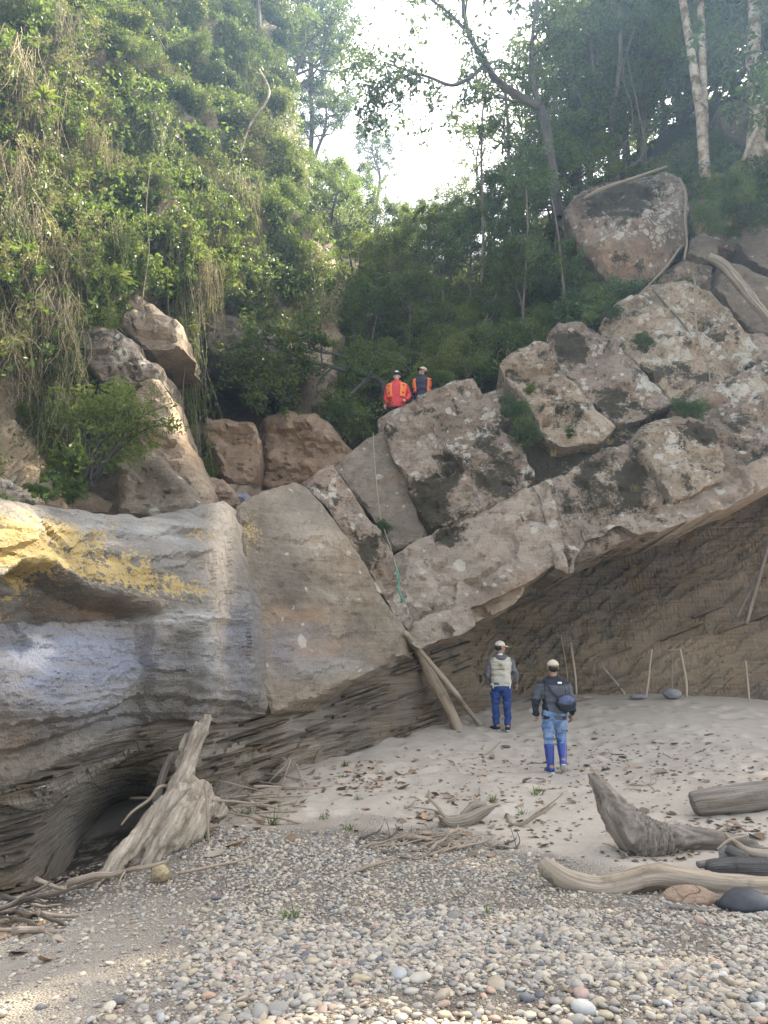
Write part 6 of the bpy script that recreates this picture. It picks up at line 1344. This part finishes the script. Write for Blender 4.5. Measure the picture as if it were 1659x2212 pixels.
# round fibrous husk by the stump
boulder('coconut', 'round brown fibrous husk lying on the gravel by the stump', gpt(345, 1905) + [0, 0, .075], (.082, .082, .080), plain('husk', (.30, .235, .14), .9, .4, 40, .9, 60), 31, 'coconut', .05)
log('stake', 'short dark stick stuck in the gravel beside the husk', [(330, 1925, 7.05, .012), (329, 1895, 7.05, .011), (328, 1868, 7.05, .010)], 'bark', 'stick', 8, 6)
log('stake', 'thin upright bleached stick behind the root stump', [(451, 1822, gpt(451, 1822)[1], .014), (448, 1760, gpt(451, 1822)[1], .013), (444, 1697, gpt(451, 1822)[1] + .05, .011)], 'drift_tan', 'stick', 12, 6)

# ------------------------------------------------------------------ gravel, leaf litter, twigs, weeds
def gpts(u, v):
    u = np.asarray(u, float); v = np.asarray(v, float); rx, rz = ray(u, v); Y = 1.75 / np.maximum(-rz, .03)
    for _ in range(14):
        z = ground_z(rx * Y, Y, False); Y = .5 * Y + .5 * np.clip((CAMZ - z) / np.maximum(-rz, .03), 2.5, 19)
    return rx * Y, Y
def ico(sub):
    bm = bmesh.new(); bmesh.ops.create_icosphere(bm, subdivisions=sub, radius=1.0); bm.verts.ensure_lookup_table()
    V = np.array([v.co for v in bm.verts]); Fc = np.array([[q.index for q in f.verts] for f in bm.faces]); bm.free(); return V, Fc
def scatter(V0, F0, pos, dims, rng, jit=.12):
    n, m = len(pos), len(V0)
    a = rng.uniform(0, 6.283, n); til = rng.normal(0, .22, n); ti2 = rng.normal(0, .22, n)
    d = V0[None] * (1 + jit * rng.normal(size=(n, m, 1))) * dims[:, None, :]
    x, y, z = d[..., 0], d[..., 1], d[..., 2]
    z2 = z + x * til[:, None] + y * ti2[:, None]
    ca, sa = np.cos(a)[:, None], np.sin(a)[:, None]
    P = np.stack([x * ca - y * sa, x * sa + y * ca, z2], -1) + pos[:, None]
    Fa = F0[None] + (np.arange(n) * m)[:, None, None]
    return P.reshape(-1, 3), Fa.reshape(-1, 3), m
PCOL = {'grey': (.275, .255, .225), 'tan': (.36, .295, .215), 'cream': (.45, .405, .33), 'slate': (.125, .125, .13), 'pink': (.36, .245, .195), 'olive': (.235, .222, .175), 'pale': (.37, .375, .36)}
def pebble_mat(name, fac_attr):
    t = NT(name); f = t.attr(fac_attr)
    c = t.ramp(f, [(0, PCOL['slate']), (.06, PCOL['slate']), (.09, PCOL['grey']), (.34, (.32, .29, .25)), (.38, PCOL['olive']), (.48, PCOL['tan']), (.62, (.42, .35, .265)), (.70, PCOL['cream']), (.88, (.42, .36, .285)), (.90, PCOL['pink']), (.94, (.38, .28, .215)), (.955, PCOL['pale']), (1, (.33, .27, .21))])
    n = t.noise(38, 5, .65); c = t.mix(t.rng(n, .4, .66, 0, .35), c, (.16, .135, .11))
    return t.done(c, .72, t.bump(t.noise(140, 3), .25, .004), .3)
M['pebbles'] = pebble_mat('river_pebbles', 'pc')
for k, c in PCOL.items():
    t = NT('pebble_' + k); n = t.noise(24, 5, .65); oi = t.node('ShaderNodeObjectInfo').outputs['Random']
    q = t.mix(t.rng(n, .35, .68, 0, .45), c, tuple(x * .6 for x in c))
    q = t.node('ShaderNodeHueSaturation', {}, Hue=t.rng(oi, 0, 1, .49, .51), Saturation=t.rng(oi, 0, 1, .75, 1.15), Value=t.rng(oi, 0, 1, .78, 1.15), Color=q).outputs[0]
    M['pb_' + k] = t.done(q, .7, t.bump(t.noise(110, 4), .3, .004), .3)
PR = np.random.default_rng(77)
def field(n, ymin, ymax):
    """random points on the visible gravel bar"""
    y = np.sqrt(PR.uniform(ymin ** 2, ymax ** 2, n)); x = y * PR.uniform(-.56, .56, n)
    keep = gravel_amount(x, y) > PR.uniform(.12, .95, n)
    fine = sstep(-.5, -1.6, x + (y - 4.3) * .12) * sstep(7.0, 5.9, y)
    patch_ = fbm(np.c_[x * .8, y * .8, 0 * x], 3, 44)
    keep &= PR.random(n) > .80 * fine
    keep &= PR.random(n) < np.clip(1.0 + 1.1 * patch_, .4, 1)
    keep &= PR.random(n) > dirt_shade_amount(x, y) * .8
    return x[keep], y[keep], fine[keep], patch_[keep]
V0, F0 = ico(2); V1, F1 = ico(1)
tot = MB()
for n, y0, y1, Vs, Fs, med, sg, lim in ((20000, 3.4, 6.2, V0, F0, .0145, .42, .038), (34000, 3.4, 9.2, V1, F1, .0095, .42, .026), (17000, 6.0, 9.2, V1, F1, .0140, .36, .032)):
    x, y, fi, pa = field(n, y0, y1); m = len(x)
    s = np.clip(PR.lognormal(math.log(med), sg, m) * (1 - .35 * fi) * (1 + .45 * np.clip(pa, -.5, .5)), .006, lim)
    d = np.c_[s * PR.uniform(.85, 1.35, m), s * PR.uniform(.7, 1.0, m), s * PR.uniform(.36, .66, m)]
    z = ground_z(x, y, False) + d[:, 2] * PR.uniform(-.25, .7, m)
    P, Fa, k = scatter(Vs, Fs, np.c_[x, y, z], d, PR, .10 if Vs is V0 else .05)
    tot.add(P, Fa, pc=np.repeat(PR.random(m), k))
tag(tot.obj('gravel', M['pebbles'], loc=(0, 0, 0)), 'loose multicoloured river gravel of the foreground bar', 'gravel', kind='stuff')
PM = []
for k in range(9):
    V, Fa = ico(2); rng = np.random.default_rng(200 + k)
    for j in range(6):
        nr = rng.normal(size=3); nr /= np.linalg.norm(nr); dd = rng.uniform(.62, .92); ex = V @ nr - dd; V = V - np.outer(np.where(ex > 0, ex * .8, 0), nr)
    PM.append((V * (1 + .09 * fbm(V * 1.1, 2, k))[:, None] * [1.2, .88, .52], Fa))
PMESH = {(k, c): MB().add(*PM[k]).mesh('pebble_' + c, M['pb_' + c]) for k in range(9) for c in PCOL}
PLAB = {'grey': 'smooth grey river pebble in the foreground gravel', 'tan': 'smooth tan river pebble in the foreground gravel', 'cream': 'cream coloured river pebble in the foreground gravel', 'slate': 'dark slate river pebble in the foreground gravel', 'pink': 'pinkish river pebble in the foreground gravel', 'olive': 'olive grey river pebble in the foreground gravel', 'pale': 'pale bluish river pebble in the foreground gravel'}
def pebble(u, v, s, c, label=None, k=None):
    x, y = gpts([u], [v]); z = ground_z(x, y, False)[0]; k = PR.integers(0, 9) if k is None else k
    o = new_obj('pebble', PMESH[(k, c)], None, (x[0], y[0], z + s * .26), (PR.normal(0, .18), PR.normal(0, .18), PR.uniform(0, 6.3)), (s, s, s * PR.uniform(.8, 1.1)))
    return tag(o, label or PLAB[c], 'pebble', None if label else c + ' foreground pebbles')
pebble(1256, 2154, .052, 'pink', 'largest salmon pink stone lying by a straw twig in the gravel', 0)
pebble(1262, 2186, .062, 'pale', 'large flat whitish stone with a rounded corner in the gravel', 1)
pebble(862, 2108, .052, 'pale', 'flat pale blue stone lying apart on the gravel', 2)
pebble(1072, 2131, .058, 'tan', 'blocky reddish brown stone among smaller pebbles', 3)
pebble(957, 2173, .034, 'pink', 'small brick red stone among pale pebbles', 4)
pebble(906, 2118, .056, 'cream', 'large oval cream stone beside smaller pebbles', 5)
pebble(980, 1985, .062, 'olive', 'long olive stone with a ridged top on the gravel', 6)
placed = []
names_c = ['grey', 'tan', 'cream', 'slate', 'pink', 'olive', 'pale']; pc = np.array([.24, .30, .22, .07, .05, .09, .03])
while len(placed) < 285:
    v = 2225 - abs(PR.normal(0, 105)); u = PR.uniform(230, 1680)
    if v > 2235 or v < 1930 or (u < 520 and PR.random() < .6): continue
    if any((u - a) ** 2 + ((v - b) * 1.6) ** 2 < 17 ** 2 for a, b in placed): continue
    placed.append((u, v)); pebble(u, v, float(np.clip(PR.lognormal(math.log(.0265), .27), .018, .05)), names_c[PR.choice(7, p=pc / pc.sum())])

# dead leaves
def deadleaf_mat():
    t = NT('dead_leaf'); c = t.ramp(t.attr('tone'), [(0, (.115, .074, .048)), (.35, (.19, .122, .075)), (.65, (.27, .170, .100)), (.88, (.36, .25, .155)), (1, (.42, .33, .23))])
    oi = t.node('ShaderNodeObjectInfo').outputs['Random']
    c = t.node('ShaderNodeHueSaturation', {}, Hue=.5, Saturation=t.rng(oi, 0, 1, .7, 1.1), Value=t.rng(oi, 0, 1, .6, 1.25), Color=c).outputs[0]
    return t.done(c, .7, None, .3)
M['dead'] = deadleaf_mat()
def leaf_shape(rng):
    s = np.linspace(0, 1, 6); w = np.sin(np.pi * np.clip(s * .94 + .03, 0, 1)) ** .8 * rng.uniform(.20, .34); cu = rng.uniform(-.5, .9); ed = rng.uniform(.1, .7)
    x = (s - .5); z = cu * (s - .5) ** 2 + .03
    V = np.vstack([np.c_[x, w, z + ed * w], np.c_[x, 0 * x, z], np.c_[x, -w, z + ed * w * rng.uniform(.3, 1.2)]]); i = np.arange(5)
    return V, np.vstack([np.stack([i, i + 6, i + 7, i + 1], 1), np.stack([i + 6, i + 12, i + 13, i + 7], 1)])
LR = np.random.default_rng(31); LS = [leaf_shape(LR) for _ in range(10)]
LMESH = [MB().add(V, f, tone=np.full(len(V), t_)).mesh('dead_leaf', M['dead']) for (V, f), t_ in zip(LS, np.linspace(.15, .95, 10))]
LC = [(1230, 1660, 150, 45, 3), (1430, 1640, 130, 40, 3), (1580, 1650, 90, 50, 1.5), (1560, 1790, 100, 14, 2.5), (790, 1680, 45, 18, 2.2), (720, 1690, 60, 22, 1), (980, 1760, 60, 35, 2), (1170, 1790, 60, 25, 1.3), (1120, 1700, 110, 35, 1.6), (560, 1745, 55, 30, 2.2), (930, 1820, 90, 20, 1.5), (1420, 1850, 70, 12, .8), (860, 1720, 90, 40, .8), (1000, 1640, 120, 30, 1.0), (430, 1800, 60, 30, 1.0), (60, 1985, 60, 35, 1.2), (1500, 1720, 150, 40, .8)]
LW = np.array([q[4] for q in LC]); LW = LW / LW.sum()
def leaf_spots(n):
    k = LR.choice(len(LC), n, p=LW); c = np.array(LC)[k]; u = c[:, 0] + LR.normal(size=n) * c[:, 2]; v = c[:, 1] + LR.normal(size=n) * c[:, 3]
    ok = (v > np.interp(u, [0, 450, 560, 700, 900, 1100, 1700], [1960, 1800, 1715, 1655, 1600, 1545, 1530])) & (u > -20) & (u < 1690); return u[ok], v[ok]
u, v = leaf_spots(420); x, y = gpts(u, v); z = ground_z(x, y)
for i in range(min(295, len(x))):
    s = float(np.clip(LR.lognormal(math.log(.115), .3), .07, .22))
    tag(new_obj('dead_leaf', LMESH[LR.integers(0, 10)], None, (x[i], y[i], z[i] + .004), (LR.normal(0, .3), LR.normal(0, .3), LR.uniform(0, 6.3)), s), 'curled brown dead leaf lying on the sand', 'leaf', 'dead leaves on the sand')
mb = MB()
u, v = leaf_spots(1700); x, y = gpts(u, v); z = ground_z(x, y)
for i in range(len(x)):
    V, f = LS[LR.integers(0, 10)]; s = LR.uniform(.025, .075); V = rotz(V * s, LR.uniform(0, 6.3)); mb.add(V + [x[i], y[i], z[i] + .003], f, tone=np.full(len(V), LR.random()))
tag(mb.obj('leaf_litter', M['dead'], loc=(0, 0, 0)), 'scattered crumbs of dead leaves on the sand', 'litter', kind='stuff')

# twigs: a handful of crooked shapes, laid one by one
TR = np.random.default_rng(51); TM = []
for k in range(9):
    pa = wander([-.5, 0, 0], [1, 0, 0], 1.0, 9, TR, .13); pa[:, 2] *= .4; mb = MB(); add_tube(mb, pa, np.linspace(.017, .007, 10), sides=6, rough=.15, seed=k)
    if k % 2: add_tube(mb, wander(pa[5], [.8, TR.choice([-1, 1]) * .6, .15], .35, 5, TR, .15), np.linspace(.009, .004, 6), sides=5, seed=k + 20)
    TM.append((mb, k))
TMESH = {m: [q.mesh('twig', M[m]) for q, _ in TM] for m in ('twig', 'drift_tan', 'bark')}
def twig(u, v, L, an, mat='twig', label=None, lift=.012, tilt=0.0, thick=1.0):
    p = gpt(u, v); o = new_obj('twig', TMESH[mat][TR.integers(0, 9)], None, p + [0, 0, lift + L * .5 * abs(math.sin(tilt))], (0, tilt, an), (L, thick, thick))
    return tag(o, label or {'twig': 'thin brown twig lying on the sand', 'drift_tan': 'bleached straw coloured twig lying on the ground', 'bark': 'dark thin twig lying on the ground'}[mat], 'twig', None if label else mat + ' twigs on the ground')
for i in range(46):
    u_, v_ = leaf_spots(1)
    if len(u_): twig(u_[0], v_[0], TR.uniform(.15, .55), TR.uniform(0, 3.14), ['twig', 'drift_tan', 'bark'][TR.integers(0, 3)], thick=TR.uniform(.4, .9))
for i in range(26): twig(TR.normal(555, 55), TR.normal(1745, 24), TR.uniform(.3, .9), TR.normal(.4, .7), ['twig', 'drift_tan'][i % 2], None, TR.uniform(.02, .12), TR.normal(0, .12), TR.uniform(.6, 1.3))
for i in range(20): twig(TR.normal(900, 75), TR.normal(1826, 16), TR.uniform(.3, .8), TR.normal(.25, .35), ['twig', 'drift_tan', 'bark'][i % 3], None, .02, 0, TR.uniform(.5, 1.2))
for i in range(14): twig(TR.normal(55, 45), TR.normal(1985, 28), TR.uniform(.25, .6), TR.normal(.3, .6), ['twig', 'bark'][i % 2], None, .03, TR.normal(0, .1), TR.uniform(.8, 1.8))
twig(980, 1812, 1.0, .28, 'twig', 'long grey stem crossing the heap of sticks on the gravel edge', .05, -.06, 1.6)
twig(800, 1890, .75, .35, 'drift_tan', 'pale straight cane lying on the gravel', .02, 0, 1.3)
twig(650, 1788, .85, .22, 'drift_tan', 'long jointed pale cane at the edge of the sand', .02, 0, 1.2)
twig(1135, 1780, .6, -1.0, 'drift_tan', 'stout jointed cane lying among dead leaves', .03, 0, 2.2)
twig(1240, 2142, .22, .7, 'drift_tan', 'short straw twig beside the salmon pink stone', .045, 0, .8)
twig(1600, 2128, .22, .05, 'drift_tan', 'short pale wood chip on the fine gravel', .02, 0, 1.6)
twig(500, 1880, .9, .35, 'twig', 'thin stick lying across the gravel near the husk', .02, 0, .9)
twig(260, 1920, .95, -.15, 'twig', 'dead palm stem lying at the foot of the root stump', .03, 0, 2.0)
twig(150, 1930, .7, -.25, 'drift_tan', 'forked bleached twig lying at the edge of the dark hollow', .06, .05, 1.2)
twig(330, 1792, .75, -.35, 'drift_tan', 'forked bleached branch lying over the root stump', .28, .1, 1.3)
strand('driftwood_branch', 'bent dead branch sticking out from the shale over the hollow', [(372, 1702, 8.75, .022), (345, 1700, 8.6, .022), (322, 1728, 8.45, .02), (285, 1755, 8.3, .016), (262, 1782, 8.2, .010)], 'twig', 'branch')
cb = gpt(1010, 1640)
strand('curved_branch', 'curved bleached branch lying on the sand between the walkers and the logs', [(1000, 1642, gpt(1000, 1642)[1], .012), (1035, 1636, gpt(1035, 1636)[1], .016), (1062, 1622, gpt(1062, 1622)[1], .016), (1082, 1602, gpt(1082, 1602)[1], .012)], 'drift_tan', 'branch')
for i, (a, b) in enumerate([((612, 1690), (590, 1735)), ((628, 1640), (600, 1720)), ((640, 1650), (655, 1700)), ((625, 1645), (570, 1700))]):
    strand('dead_root', 'dry root fringe hanging from the shale edge', [(a[0], a[1], 11.6, .012), ((a[0] + b[0]) / 2, (a[1] + b[1]) / 2, 11.3, .012), (b[0], b[1], gpt(b[0], b[1])[1], .008)], 'twig', 'root')['group'] = 'dry roots at the shale edge'

# weeds
M['grass'] = leaf_mat('grass_blade', [(0, (.05, .09, .02)), (.6, (.10, .17, .035)), (1, (.20, .24, .07))], .35, .5, .3)
def tuft(label, p, n, L, seed, mat='grass', w=.006, cat='grass', spread=.9):
    rng = np.random.default_rng(seed); mb = MB()
    for k in range(n):
        an = rng.uniform(0, 6.3); el = rng.uniform(.5, 1.4); l = L * rng.uniform(.5, 1.1); s = np.linspace(0, 1, 5); d = np.array([math.cos(an), math.sin(an)])
        c = np.c_[(rng.normal(0, .03, 2) + l * np.outer(s, d) * math.cos(el) * spread), l * (s * math.sin(el) - .35 * s ** 2)]; sd = np.array([-d[1], d[0], 0]); wd = w * (1 - s * .9)
        V = np.vstack([c + sd * wd[:, None], c - sd * wd[:, None]]); i = np.arange(4); mb.add(V, np.stack([i, i + 1, i + 6, i + 5], 1), tone=np.full(10, rng.random()))
    o = mb.obj('grass_tuft', M[mat], loc=(0, 0, 0)); o.location = p; return tag(o, label, cat)
for i, (lab, u, v, n, L) in enumerate([('bright grass tuft arching over the sand by the stick heap', 590, 1782, 30, .34), ('green weeds growing beside the root stump', 480, 1768, 34, .26), ('low weeds at the edge of the leaf pile', 745, 1655, 26, .18), ('small weed in the leaf pile under the shale', 738, 1680, 20, .16), ('single small weed on bare sand', 772, 1730, 14, .15),
                                       ('little grass tuft on sand at the gravel edge', 756, 1792, 22, .13), ('weed behind the small twisted driftwood', 1062, 1732, 24, .22), ('weed above the stout jointed cane', 1158, 1716, 22, .22), ('weed beside the stout jointed cane', 1130, 1765, 16, .18), ('fern like weed lying in the gravel', 628, 1985, 20, .16),
                                       ('tiny green weed in the gravel near the wavy trunk', 1058, 1975, 14, .12), ('grass sprig in front of the wavy trunk', 1185, 1905, 12, .10), ('bluish weed at the foot of the thin upright stick', 440, 1812, 26, .22), ('sparse weed on sand near the jointed cane', 700, 1770, 14, .16), ('small weed beside the dark hollow', 265, 1895, 10, .10), ('small weeds in the stick heap', 530, 1760, 24, .2)]):
    tuft(lab, gpt(u, v), n, L, 300 + i)
M['drygrass'] = leaf_mat('dry_grass', [(0, (.16, .12, .06)), (.6, (.27, .22, .12)), (1, (.36, .31, .19))], .3, .7, .2)
for lab, u, v, n in [('dry grass tuft in the dark hollow of the mossy block', 1372, 1062, 46), ('dry grass tuft at the end of the long tilted block', 1318, 960, 46), ('dry grass tuft on the big block above the ledge', 1012, 1078, 40), ('dry grass tuft beside the shrub on the pale ledge', 1195, 985, 36), ('dry grass tuft on the edge of the spotted slab', 1390, 665, 36)]:
    Y = float(FD(np.array([float(u)]), np.array([float(v)]))[0]); tuft(lab, at(u, v, Y - .22), n, .32, int(u), 'drygrass', .005)

# ------------------------------------------------------------------ creepers matted over the cliff and the slope: nobody could count them
def mat_of_leaves(name, label, depth, region, n, size, mat, seed, out, keep=None):
    rng = np.random.default_rng(seed); poly = np.array(region, float); lo, hi = poly.min(0), poly.max(0)
    u = rng.uniform(lo[0], hi[0], n); v = rng.uniform(lo[1], hi[1], n); k = in_poly(u, v, poly)
    dens = fbm(np.c_[u / 95., v / 80., 0 * u], 3, seed); k &= dens > rng.uniform(-.9, .25, n)
    for a, b, c, d in BARE: k &= ((u - a) / c) ** 2 + ((v - b) / d) ** 2 > rng.uniform(.5, 1.3, n)
    u, v = u[k], v[k]; Y = depth(u, v); bl = fbm(np.c_[u / 45., v / 38., 0 * u], 3, seed + 1)
    P = at(u, v, Y - np.maximum(out * (1.0 + 3.2 * bl), -.1) - rng.exponential(.15, len(u)))
    V, f, t = leaves(P, size, rng, .3, .5, np.clip(rng.beta(2.2, 2.4, len(u)) + .35 * fbm(np.c_[u / 60., v / 60., 0 * u], 2, seed + 2), 0, 1), np.tile([.1, -.5, .1], (len(u), 1)), .5)
    return tag(MB().add(V, f, tone=t).obj(name, M[mat], smooth=False, loc=(0, 0, 0)), label, 'creepers', kind='stuff')
CR = [(-90, -110), (590, -110), (625, 60), (650, 250), (690, 420), (740, 560), (770, 700), (440, 720), (420, 900), (460, 1040), (300, 1000), (120, 1080), (-90, 1090)]
mat_of_leaves('creeper_cover', 'mat of green creepers covering the cliff', CLD, CR, 75000, .125, 'leaf', 401, .42)
mat_of_leaves('creeper_cover', 'mat of yellow green creepers covering the cliff', CLD, CR, 50000, .12, 'leaf_fresh', 402, .5)
mat_of_leaves('creeper_cover', 'mat of dry creepers covering the cliff', CLD, [(-90, -90), (260, -90), (240, 300), (200, 700), (120, 800), (-90, 800)], 45000, .07, 'leaf_dry', 403, .55)
HRG = [(560, 940), (600, 700), (660, 480), (720, 430), (800, 510), (950, 570), (1100, 550), (1240, 450), (1400, 370), (1700, 240), (1700, 470), (1490, 480), (1480, 370), (1230, 440), (1240, 560), (1330, 640), (1280, 700), (1180, 720), (1080, 790), (950, 850), (800, 900), (760, 960)]
mat_of_leaves('forest_undergrowth', 'leafy undergrowth covering the forest slope', HD, HRG, 40000, .14, 'leaf_far', 404, .45)
mat_of_leaves('forest_undergrowth', 'dark leafy undergrowth on the forest slope', HD, HRG, 9000, .12, 'leaf_dark', 405, .5)

# ------------------------------------------------------------------ hazy air in the gully
def haze_box():
    lo, hi = np.array([-75, -45, -2.5]), np.array([75, 85, 46.])
    V = np.array([[x, y, z] for x in (0, 1) for y in (0, 1) for z in (0, 1)]) * (hi - lo) + lo
    f = np.array([[0, 1, 3, 2], [4, 6, 7, 5], [0, 4, 5, 1], [2, 3, 7, 6], [0, 2, 6, 4], [1, 5, 7, 3]])
    t = NT('haze_air'); t.n.remove(t.b)
    p = t.node('ShaderNodeVolumePrincipled', {}, Color=(.42, .66, 1.0, 1), Density=HAZE, Anisotropy=.55); t.link(p.outputs[0], t.out.inputs['Volume'])
    return tag(MB().add(V, f).obj('haze', t.m, smooth=False, loc=(0, 0, 0)), 'thin bluish haze filling the sunlit gully', 'haze', kind='stuff')
HAZE = 0.0013
haze_box()
